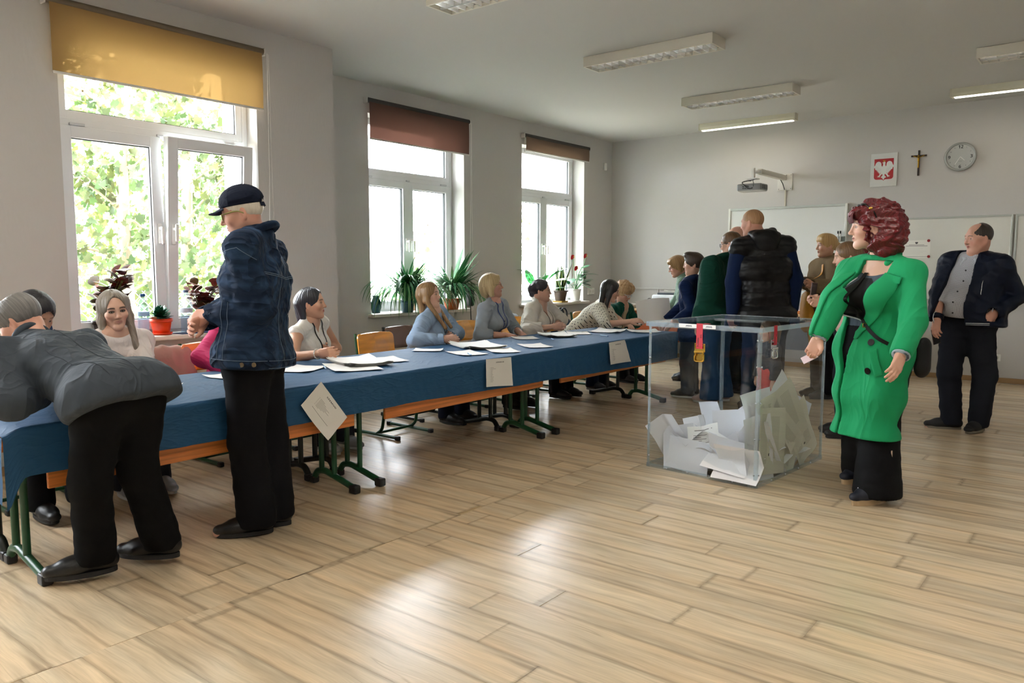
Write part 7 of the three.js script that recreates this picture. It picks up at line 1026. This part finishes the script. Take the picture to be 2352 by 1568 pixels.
  const common = 'folded white ballot lying in the heap inside the transparent box';
  for (let i = 0; i < 46; i++) { const u = r(), v = r(), x = -0.14 - u * 0.5, z = -0.15 - v * 0.7; put(geos[i % 8], mats[i % 9 === 4 ? 2 : i % 2], x, 0.03 + 0.003 * i + r() * 0.03, z, -PI / 2 + (r() - 0.5) * 0.5, r() * 6.28, (r() - 0.5) * 0.3, common); }
  const standing = ['tall white ballot at the left front edge of the heap', 'low white ballot tucked in the left front corner of the box', 'small upright ballot sticking up in the middle of the heap', 'printed ballot with text lines at the front of the heap', 'second printed ballot lying sideways against the front panel', 'wide blank ballot at the front right corner of the heap', 'upright ballot behind the printed ones in the heap', 'ballot leaning at the front right inside corner of the box', 'blank ballot lying along the bottom of the front panel', 'broad blank ballot standing on edge at the front right corner', 'square white ballot rising at the back middle of the heap', 'white ballot rising at the back left of the heap'], leaning = ['large cream sheet with small print against the right panel', 'tallest cream sheet standing near the rear of the right panel', 'tall plain white sheet behind the cream ones at the right', 'cream sheet at the front part of the right panel', 'plain white sheet between heap and cream sheets', 'cream sheet in the rear corner of the right panel', 'pale sheet tilted at the rear right of the box', 'white sheet at the front edge of the right panel', 'cream sheet lying on its side along the right panel'];
  let st = 0, ln = 0;
  for (const [x, y, z, rx, ry, rz, m] of [[-0.68, 0.22, -0.16, 0.25, 0.3, 0.5, 0], [-0.60, 0.15, -0.10, -0.5, 0.2, 0.2, 1], [-0.5, 0.2, -0.3, 0.1, -0.5, 0.3, 0], [-0.42, 0.16, -0.14, -0.35, 0.15, 0.25, 2], [-0.30, 0.15, -0.12, -0.4, -0.2, 1.3, 2], [-0.22, 0.14, -0.10, -0.3, 0.1, 1.45, 0], [-0.34, 0.25, -0.3, -0.2, 0.4, 0.1, 1], [-0.16, 0.22, -0.28, 0.2, 0.8, 0.4, 0], [-0.50, 0.11, -0.06, -0.25, 0.1, 1.5, 1], [-0.14, 0.12, -0.07, -0.12, 0.05, 1.56, 0], [-0.26, 0.28, -0.5, 0.1, 0.2, 0.7, 0], [-0.56, 0.26, -0.5, 0.2, -0.3, 0.2, 1]]) put(geos[(m + 3) % 8], mats[m], x, y, z, rx, ry, rz, standing[st++]);
  for (const [x, y, z, rx, ry, rz, m, b] of [[-0.10, 0.30, -0.42, -0.12, 1.45, 0.25, 3, 0], [-0.07, 0.36, -0.56, -0.1, 1.5, 0.55, 3, 1], [-0.12, 0.40, -0.66, -0.15, 1.5, 0.7, 0, 2], [-0.06, 0.24, -0.28, -0.06, 1.5, -0.1, 3, 1], [-0.16, 0.33, -0.36, -0.2, 1.35, 0.1, 0, 0], [-0.05, 0.22, -0.75, -0.06, 1.52, 0.5, 3, 2], [-0.14, 0.26, -0.82, -0.16, 1.4, -0.5, 1, 0], [-0.09, 0.2, -0.16, -0.08, 1.48, 0.02, 0, 1], [-0.05, 0.21, -0.5, -0.03, 1.55, 0.9, 3, 0]]) put(big[b], mats[m], x, y, z, rx, ry, rz, leaning[ln++]);
}

// ---------- desks at the back wall ----------
function backDesk(x0, x1, z0, z1, y, front, label) { const g = thing('teacher_desk', label, 'desk', [(x0 + x1) / 2, 0, (z0 + z1) / 2]), w = x1 - x0, d = z1 - z0; mesh('desktop', rbox(w, 0.026, d, 0.004, 0, y - 0.013, 0), deskTopWood, g); mesh('front_panel', rbox(w - 0.1, 0.42, 0.018, 0.003, 0, y - 0.24, d / 2 - 0.06), front, g); for (const sx of [-1, 1]) for (const sz of [-1, 1]) mesh('leg', cyl(0.018, 0.018, y - 0.03, sx * (w / 2 - 0.06), (y - 0.03) / 2, sz * (d / 2 - 0.05), 12), darkFrame, g); }
backDesk(0.35, 1.95, 0.06, 0.66, 0.74, M('#9a4a22', 0.5), 'brown fronted desk with the printer against the back wall');
backDesk(2.55, 3.95, 0.12, 0.72, 0.745, M('#5d6067', 0.6), 'grey fronted desk under the interactive board');
{ const g = thing('printer', 'white office printer with papers on top on the back desk', 'printer', [1.22, 0.74, 0.34]); const w = M('#d5d8da', 0.45); mesh('body', rbox(0.44, 0.2, 0.38, 0.025, 0, 0.1, 0, 3), w, g); mesh('paper_slot', rbox(0.32, 0.05, 0.02, 0.006, 0, 0.07, 0.19), M('#1c2a44', 0.5), g); mesh('output_tray', rbox(0.36, 0.015, 0.2, 0.005, 0, 0.03, 0.24), M('#c4c8cb', 0.5), g); mesh('control_panel', rbox(0.3, 0.03, 0.06, 0.008, 0, 0.215, 0.12), M('#3c444c', 0.4), g); const m = solo('paper_sheet', sheetGeo(0.3, 0.22, 0.015, 90), paper2, 'loose papers lying on top of the white printer', 'paper'); m.position.set(1.22, 0.985, 0.3); m.rotation.y = 0.2; }
{ const g = thing('laptop', 'black open laptop on the back desk beside the printer', 'laptop', [1.60, 0.74, 0.42]); mesh('keyboard_base', rbox(0.36, 0.018, 0.25, 0.006, 0, 0.01, 0), M('#17181b', 0.5), g); mesh('screen_lid', rbox(0.36, 0.24, 0.01, 0.006, 0, 0.12, 0).rotateX(0.22).translate(0, 0.01, 0.13), M('#0f1a20', 0.4), g); g.rotation.y = 0.25; }
{ const g = thing('paper_pile', 'messy pile of white papers and a brown folder on the back desk', 'paper pile', [0.78, 0.74, 0.36]); for (let i = 0; i < 8; i++) { const m = mesh('page', sheetGeo(0.3, 0.22, 0.01, 60 + i), paper2, g); m.position.set(0.02 * (i % 3), 0.004 + i * 0.007, 0.015 * (i % 2)); m.rotation.y = i * 0.13; } mesh('folder', rbox(0.3, 0.03, 0.22, 0.006, 0.2, 0.016, 0.08).rotateY(0.2), M('#7a4a2a', 0.6), g); mesh('ring', new THREE.TorusGeometry(0.04, 0.004, 6, 20).translate(0.1, 0.1, 0), blackPlastic, g); }
{ const g = thing('paper_tray', 'wooden tray of papers on the grey desk under the interactive board', 'tray', [3.12, 0.745, 0.5]); mesh('base', rbox(0.42, 0.012, 0.3, 0.003, 0, 0.006, 0), woodOrange, g); for (const z of [-0.145, 0.145]) mesh('rim', rbox(0.42, 0.04, 0.01, 0.002, 0, 0.024, z), woodOrange, g); const m = mesh('page', sheetGeo(0.3, 0.22, 0.03, 44), paper2, g); m.position.y = 0.035; }
// sheet held up by the boy
{ const q = new THREE.PlaneGeometry(0.36, 0.26, 12, 8), p = q.attributes.position; for (let i = 0; i < p.count; i++) p.setZ(i, 0.05 * Math.cos(p.getX(i) * 8) + 0.02 * p.getY(i)); q.computeVertexNormals(); const m = solo('paper_sheet', q, paper2, 'large white sheet held up between the ginger haired woman and the boy', 'paper'); m.position.set(2.35, 0.86, 3.0); m.rotation.set(-0.35, 0.55, 0.12, 'YXZ'); }

// ---------- plants and bottles on the sills ----------
const SY = WY0;
function leafGeo(len, w, bend, pts = 8, tip = 1, cupped = 0.15, base = 0.05) { // leaf along +y bending toward +z
  const pos = [], idx = [], uv = [], n = pts; for (let i = 0; i <= n; i++) { const t = i / n, ww = w * Math.pow(Math.sin(PI * Math.pow(clamp(t * (1 - base) + base), tip)), 0.8) * (i === n ? 0 : 1) / 2, a = bend * t, y = bend ? len * Math.sin(a) / bend : len * t, z = bend ? len * (1 - Math.cos(a)) / bend : 0; for (const s of [-1, 0, 1]) { pos.push(s * ww, y, z + Math.abs(s) * ww * cupped); uv.push(0.5 + s * 0.5, t); } }
  for (let i = 0; i < n; i++) for (let k = 0; k < 2; k++) { const a = i * 3 + k; idx.push(a, a + 1, a + 3, a + 1, a + 4, a + 3); } const g = new THREE.BufferGeometry(); g.setAttribute('position', new THREE.Float32BufferAttribute(pos, 3)); g.setAttribute('uv', new THREE.Float32BufferAttribute(uv, 2)); g.setIndex(idx); g.computeVertexNormals(); return g; }
const leafM = (a, b, stripe = 0, rough = 0.4) => { const ca = lin(a), cb = lin(b); const t = tex(32, 64, (x, y) => { const u = Math.abs(x / 31 - 0.5) * 2, c = mixc(ca, cb, stripe ? sstep(0.55, 0.75, stripe > 0 ? u : 1 - u) : clamp(0.5 + 0.8 * n3(x / 6, y / 8, 2))); return c.map((q) => 255 * Math.pow(q, 1 / 2.2)); }); t.wrapS = t.wrapT = THREE.ClampToEdgeWrapping; return M('#ffffff', rough, { map: t, side: THREE.DoubleSide, transmission: 0.2, thickness: 0 }); };
function pot(g, r1, r2, h, mat, rim = 0.008, y = 0) { mesh('pot', lathe([[0.001, y], [r2, y], [r1, y + h], [r1 + rim, y + h], [r1 + rim, y + h - 0.02], [r1 + rim * 0.5, y + h - 0.025], [r1 - 0.006, y + h - 0.012], [0.001, y + h - 0.014]], 28), mat, g); mesh('soil', cyl(r1 - 0.004, r1 - 0.004, 0.006, 0, y + h - 0.018, 0, 20), M('#2a1d14', 0.95), g); }
function addLeaf(g, geo, mat, x, y, z, az, tilt, s = 1, roll = 0) { const m = mesh('leaf', geo, mat, g); m.position.set(x, y, z); m.rotation.set(tilt, az, roll, 'YXZ'); m.scale.setScalar(s); return m; }
function coleus(x, z, s, seed, label) { const g = thing('potted_plant', label, 'plant', [x, SY, z], 'plants on the window sills'), r = rng(seed); pot(g, 0.075 * s, 0.055 * s, 0.12 * s, M('#3a2a22', 0.6)); const red = [leafM('#5a1016', '#2c0f12'), leafM('#8a2a1c', '#3a1410'), leafM('#3a4a1c', '#5a1a16')], lg = [leafGeo(0.1, 0.065, 0.9), leafGeo(0.085, 0.06, 1.3)], st = []; for (let i = 0; i < 16; i++) { const a = r() * 6.28, R = (0.05 + 0.15 * r()) * s, h = (0.12 + 0.24 * r()) * s + 0.1 * s, e = V(Math.cos(a) * R, h, Math.sin(a) * R); st.push(tube([[0, 0.1 * s, 0], [e.x * 0.4, h * 0.6, e.z * 0.4], e.toArray()], 0.003, 8, 5)); for (let k = 0; k < 7; k++) { const t = 0.45 + 0.55 * k / 6, p = V(e.x * t * t, lerp(0.1 * s, h, t), e.z * t * t); addLeaf(g, lg[k % 2], red[Math.floor(r() * 3)], p.x, p.y, p.z, -0.5 + r() * 3.6, 0.25 + r() * 0.9, s * (0.75 + 0.6 * r()), (r() - 0.5) * 1.2); } } mesh('stems', merge(st), M('#5a6a2a', 0.6), g); }
coleus(0.66, 7.97, 1.05, 3, 'bushy dark red coleus on the sill behind the ash blonde woman');
coleus(0.64, 7.22, 0.9, 5, 'red leaved coleus on the sill behind the denim sleeve');
{ const g = thing('potted_plant', 'glossy green rosette plant in a bright orange pot on the nearest sill', 'plant', [0.70, SY, 7.585], 'plants on the window sills'), om = M('#e2410c', 0.4), r = rng(8); mesh('saucer', lathe([[0.001, 0], [0.07, 0], [0.078, 0.018], [0.073, 0.018], [0.066, 0.006], [0.001, 0.006]], 28), om, g); pot(g, 0.075, 0.058, 0.115, om, 0.006, 0.006); const lm = [leafM('#0e4a2c', '#1d6a40'), leafM('#1a5a44', '#2e7a5a')], lg = leafGeo(0.1, 0.06, 0.7, 8, 0.75, 0.3); for (let i = 0; i < 34; i++) { const a = i * 2.4, t = i / 34; addLeaf(g, lg, lm[i % 2], Math.cos(a) * 0.02, 0.11 + 0.05 * (1 - t), Math.sin(a) * 0.02, a, 0.15 + t * 1.0, 0.75 + 0.45 * t); } }
function spider(x, y, z, n, len, seed, label, potM, pr = 0.08) { const g = thing('potted_plant', label, 'plant', [x, y, z], 'plants on the window sills'), r = rng(seed); pot(g, pr, pr * 0.75, 0.13, potM); const lm = [leafM('#1f6e3a', '#b9d09a', -1), leafM('#175a30', '#3a9058'), leafM('#2a7a46', '#9fc383', -1)], lg = [leafGeo(len * 1.05, 0.026, 2.6, 12, 1, 0.3, 0.25), leafGeo(len * 0.85, 0.024, 1.7, 12, 1, 0.3, 0.25), leafGeo(len * 1.15, 0.028, 2.95, 14, 1, 0.3, 0.25), leafGeo(len * 0.8, 0.028, 0.9, 10, 1, 0.3, 0.25)]; for (let i = 0; i < n; i++) addLeaf(g, lg[i % 4], lm[i % 3], (r() - 0.5) * 0.06, 0.12, (r() - 0.5) * 0.06, -0.3 + r() * 3.74, 0.05 + r() * 0.5, 0.75 + 0.5 * r()); return g; }
const terracotta = M('#b08a72', 0.7);
spider(0.1, SY, 4.48, 230, 0.68, 12, 'large spider plant hanging over the front of the middle sill, left side', M('#24505a', 0.5));
{ const g = spider(0.08, SY, 3.74, 170, 0.56, 15, 'wide spiky spider plant at the right side of the middle window', M('#b5541c', 0.5), 0.1); const r = rng(2), lg = [leafGeo(0.58, 0.055, 0.5, 10, 1.1, 0.25, 0.2), leafGeo(0.5, 0.05, 0.9, 10, 1.1, 0.25, 0.2)], lm = leafM('#175a30', '#3f8a50'); for (let i = 0; i < 26; i++) addLeaf(g, lg[i % 2], lm, 0, 0.12, 0, -0.2 + r() * 3.5, 0.1 + r() * 0.5, 0.8 + 0.4 * r()); }
{ const g = thing('potted_plant', 'small broad leaved plant in a clay pot between the spider plants', 'plant', [-0.14, SY, 4.13], 'plants on the window sills'), r = rng(4); pot(g, 0.07, 0.05, 0.12, terracotta); const lg = leafGeo(0.16, 0.085, 0.7, 8, 0.9), lm = leafM('#1f5c3c', '#3f8a60'); for (let i = 0; i < 14; i++) addLeaf(g, lg, lm, 0, 0.12 + 0.16 * r(), 0, r() * 6.28, 0.2 + r() * 0.7, 0.8 + 0.4 * r()); }
{ const g = thing('mug', 'white mug on the middle sill beside the clay pot', 'mug', [0.02, SY, 4.22]); mesh('cup', lathe([[0.001, 0], [0.036, 0], [0.04, 0.09], [0.037, 0.09], [0.033, 0.006], [0.001, 0.006]], 24), white, g); mesh('handle', new THREE.TorusGeometry(0.024, 0.005, 8, 20, PI).rotateZ(-PI / 2).rotateY(-0.9).translate(0.028, 0.045, -0.03), white, g); }
{ const g = thing('vase', 'teal glass vase at the left end of the middle sill', 'vase', [-0.1, SY, 4.76]); mesh('glass_body', lathe([[0.001, 0], [0.045, 0.0], [0.06, 0.06], [0.055, 0.12], [0.035, 0.17], [0.04, 0.19], [0.036, 0.19], [0.03, 0.17], [0.05, 0.12], [0.054, 0.06], [0.001, 0.008]], 24), M('#1f5a62', 0.15, { transmission: 0.5, thickness: 0 }), g); }
{ const g = thing('shoulder_bag', 'black bag with a long strap hanging at the right end of the middle sill', 'bag', [0.09, 0.98, 3.42]); mesh('body', rbox(0.08, 0.24, 0.1, 0.03, 0, 0, 0, 3), M('#121317', 0.5), g); mesh('strap', tube([[0.02, 0.12, 0], [0.04, 0.16, 0.02], [0.05, 0.0, 0.05], [0.05, -0.3, 0.04], [0.04, -0.42, 0.0]], 0.006, 30, 6), M('#121317', 0.5), g); }
{ const g = thing('potted_plant', 'large leaved green plant at the left of the corner window', 'plant', [0.03, SY, 1.96], 'plants on the window sills'), r = rng(14); pot(g, 0.085, 0.065, 0.14, M('#77736c', 0.6)); const lg = leafGeo(0.26, 0.13, 0.6, 9, 0.85), lm = [leafM('#1c7a2a', '#35a040'), leafM('#176a2c', '#2d8a3c')], st = []; for (let i = 0; i < 13; i++) { const a = (r() - 0.5) * 3.6, R = 0.1 + 0.16 * r(), h = 0.2 + 0.28 * r(); st.push(tube([[0, 0.12, 0], [Math.cos(a) * R * 0.5, h * 0.7, Math.sin(a) * R * 0.5], [Math.cos(a) * R, h, Math.sin(a) * R]], 0.005, 8, 5)); addLeaf(g, lg, lm[i % 2], Math.cos(a) * R, h, Math.sin(a) * R, PI / 2 - a, 0.3 + r() * 1.0, 0.7 + 0.5 * r()); } addLeaf(g, lg, lm[0], 0.14, 0.16, 0.06, 0.6, 2.7, 1.0); mesh('stems', merge(st), M('#2f6a2c', 0.6), g); }
{ const g = thing('potted_plant', 'upright snake plant in a brown pot on the corner sill', 'plant', [0.02, SY, 1.40], 'plants on the window sills'), r = rng(6); mesh('stand', rbox(0.16, 0.02, 0.16, 0.004, 0, 0.01, 0), M('#a98a3a', 0.6), g); pot(g, 0.1, 0.07, 0.15, M('#4a3a30', 0.35), 0.008, 0.02); const lm = leafM('#123f24', '#8f9a45', 1), lg = [leafGeo(0.38, 0.055, 0.12, 8, 0.9, 0.35, 0.3), leafGeo(0.3, 0.05, 0.2, 8, 0.9, 0.35, 0.3)]; for (let i = 0; i < 14; i++) addLeaf(g, lg[i % 2], lm, (r() - 0.5) * 0.1, 0.15, (r() - 0.5) * 0.1, r() * 6.28, r() * 0.35, 0.8 + 0.4 * r()); }
{ const g = thing('potted_plant', 'anthurium with red flowers in a white pot on the corner sill', 'plant', [0.03, SY, 1.04], 'plants on the window sills'), r = rng(19); mesh('saucer', cyl(0.1, 0.08, 0.016, 0, 0.008, 0, 28), white, g); pot(g, 0.085, 0.065, 0.17, white, 0.004, 0.012); const lg = leafGeo(0.17, 0.12, 0.6, 8, 0.75), lm = leafM('#0f4a2a', '#1f6e3c'), st = []; for (let i = 0; i < 16; i++) { const a = (r() - 0.5) * 3.8, R = 0.08 + 0.14 * r(), h = 0.24 + 0.3 * r(), e = [Math.cos(a) * R, h, Math.sin(a) * R]; st.push(tube([[0, 0.16, 0], [e[0] * 0.4, h * 0.75, e[2] * 0.4], e], 0.004, 8, 5)); addLeaf(g, lg, lm, ...e, PI / 2 - a, 0.9 + r() * 0.9, 0.75 + 0.4 * r()); } const fl = leafGeo(0.085, 0.075, 0.5, 8, 0.75), fm = M('#c4101c', 0.25, { side: THREE.DoubleSide }); for (const [x, y, z] of [[0.03, 0.62, 0.1], [0.1, 0.64, -0.13], [0.06, 0.46, 0.05]]) { st.push(tube([[0, 0.16, 0], [x * 0.5, y * 0.6, z * 0.5], [x, y, z]], 0.004, 10, 5)); const f = mesh('flower', fl, fm, g); f.position.set(x, y, z); f.rotation.set(0.7, 1.2, 0.2); mesh('spadix', new THREE.CapsuleGeometry(0.006, 0.04, 4, 8).rotateX(0.5).translate(x + 0.01, y + 0.03, z), M('#e0c85a', 0.5), g); } mesh('stems', merge(st), M('#2f6a2c', 0.6), g); }
function bottle(x, z, h, label, labelCol, cap) { const g = thing('water_bottle', label, 'bottle', [x, SY, z], 'water bottles on the sill'), r = h * 0.135; mesh('bottle_body', lathe([[0.001, 0.004], [r * 0.8, 0], [r, 0.01], [r * 0.94, h * 0.2], [r, h * 0.25], [r * 0.94, h * 0.32], [r, h * 0.38], [r, h * 0.62], [r * 0.85, h * 0.74], [r * 0.35, h * 0.9], [r * 0.34, h * 0.95]], 28), M('#e3eff7', 0.04, { transmission: 0.92, thickness: 0, ior: 1.33 }), g); mesh('label_band', cyl(r * 1.01, r * 1.01, h * 0.1, 0, h * 0.53, 0, 28, true), M(labelCol, 0.5, { transmission: 0.3, thickness: 0 }), g); mesh('cap', cyl(r * 0.42, r * 0.42, h * 0.06, 0, h * 0.965, 0, 16), M(cap, 0.4), g); mesh('water', cyl(r * 0.9, r * 0.88, h * 0.42, 0, h * 0.225, 0, 24), M('#f2f8fb', 0.03, { transmission: 0.95, thickness: 0, ior: 1.33 }), g); }
bottle(0.74, 7.735, 0.31, 'water bottle with a blue cap left of the orange pot', '#a8c4d8', '#1d5aa8');
bottle(0.72, 7.395, 0.33, 'tall water bottle right of the orange pot on a dark tray', '#c8ccd6', '#5a6a88');
{ const m = solo('tray', rbox(0.16, 0.012, 0.3, 0.005), M('#14305c', 0.4), 'dark blue tray under the tall water bottle', 'tray'); m.position.set(0.72, SY - 0.0, 7.33); }

renderer.render(scene, camera);
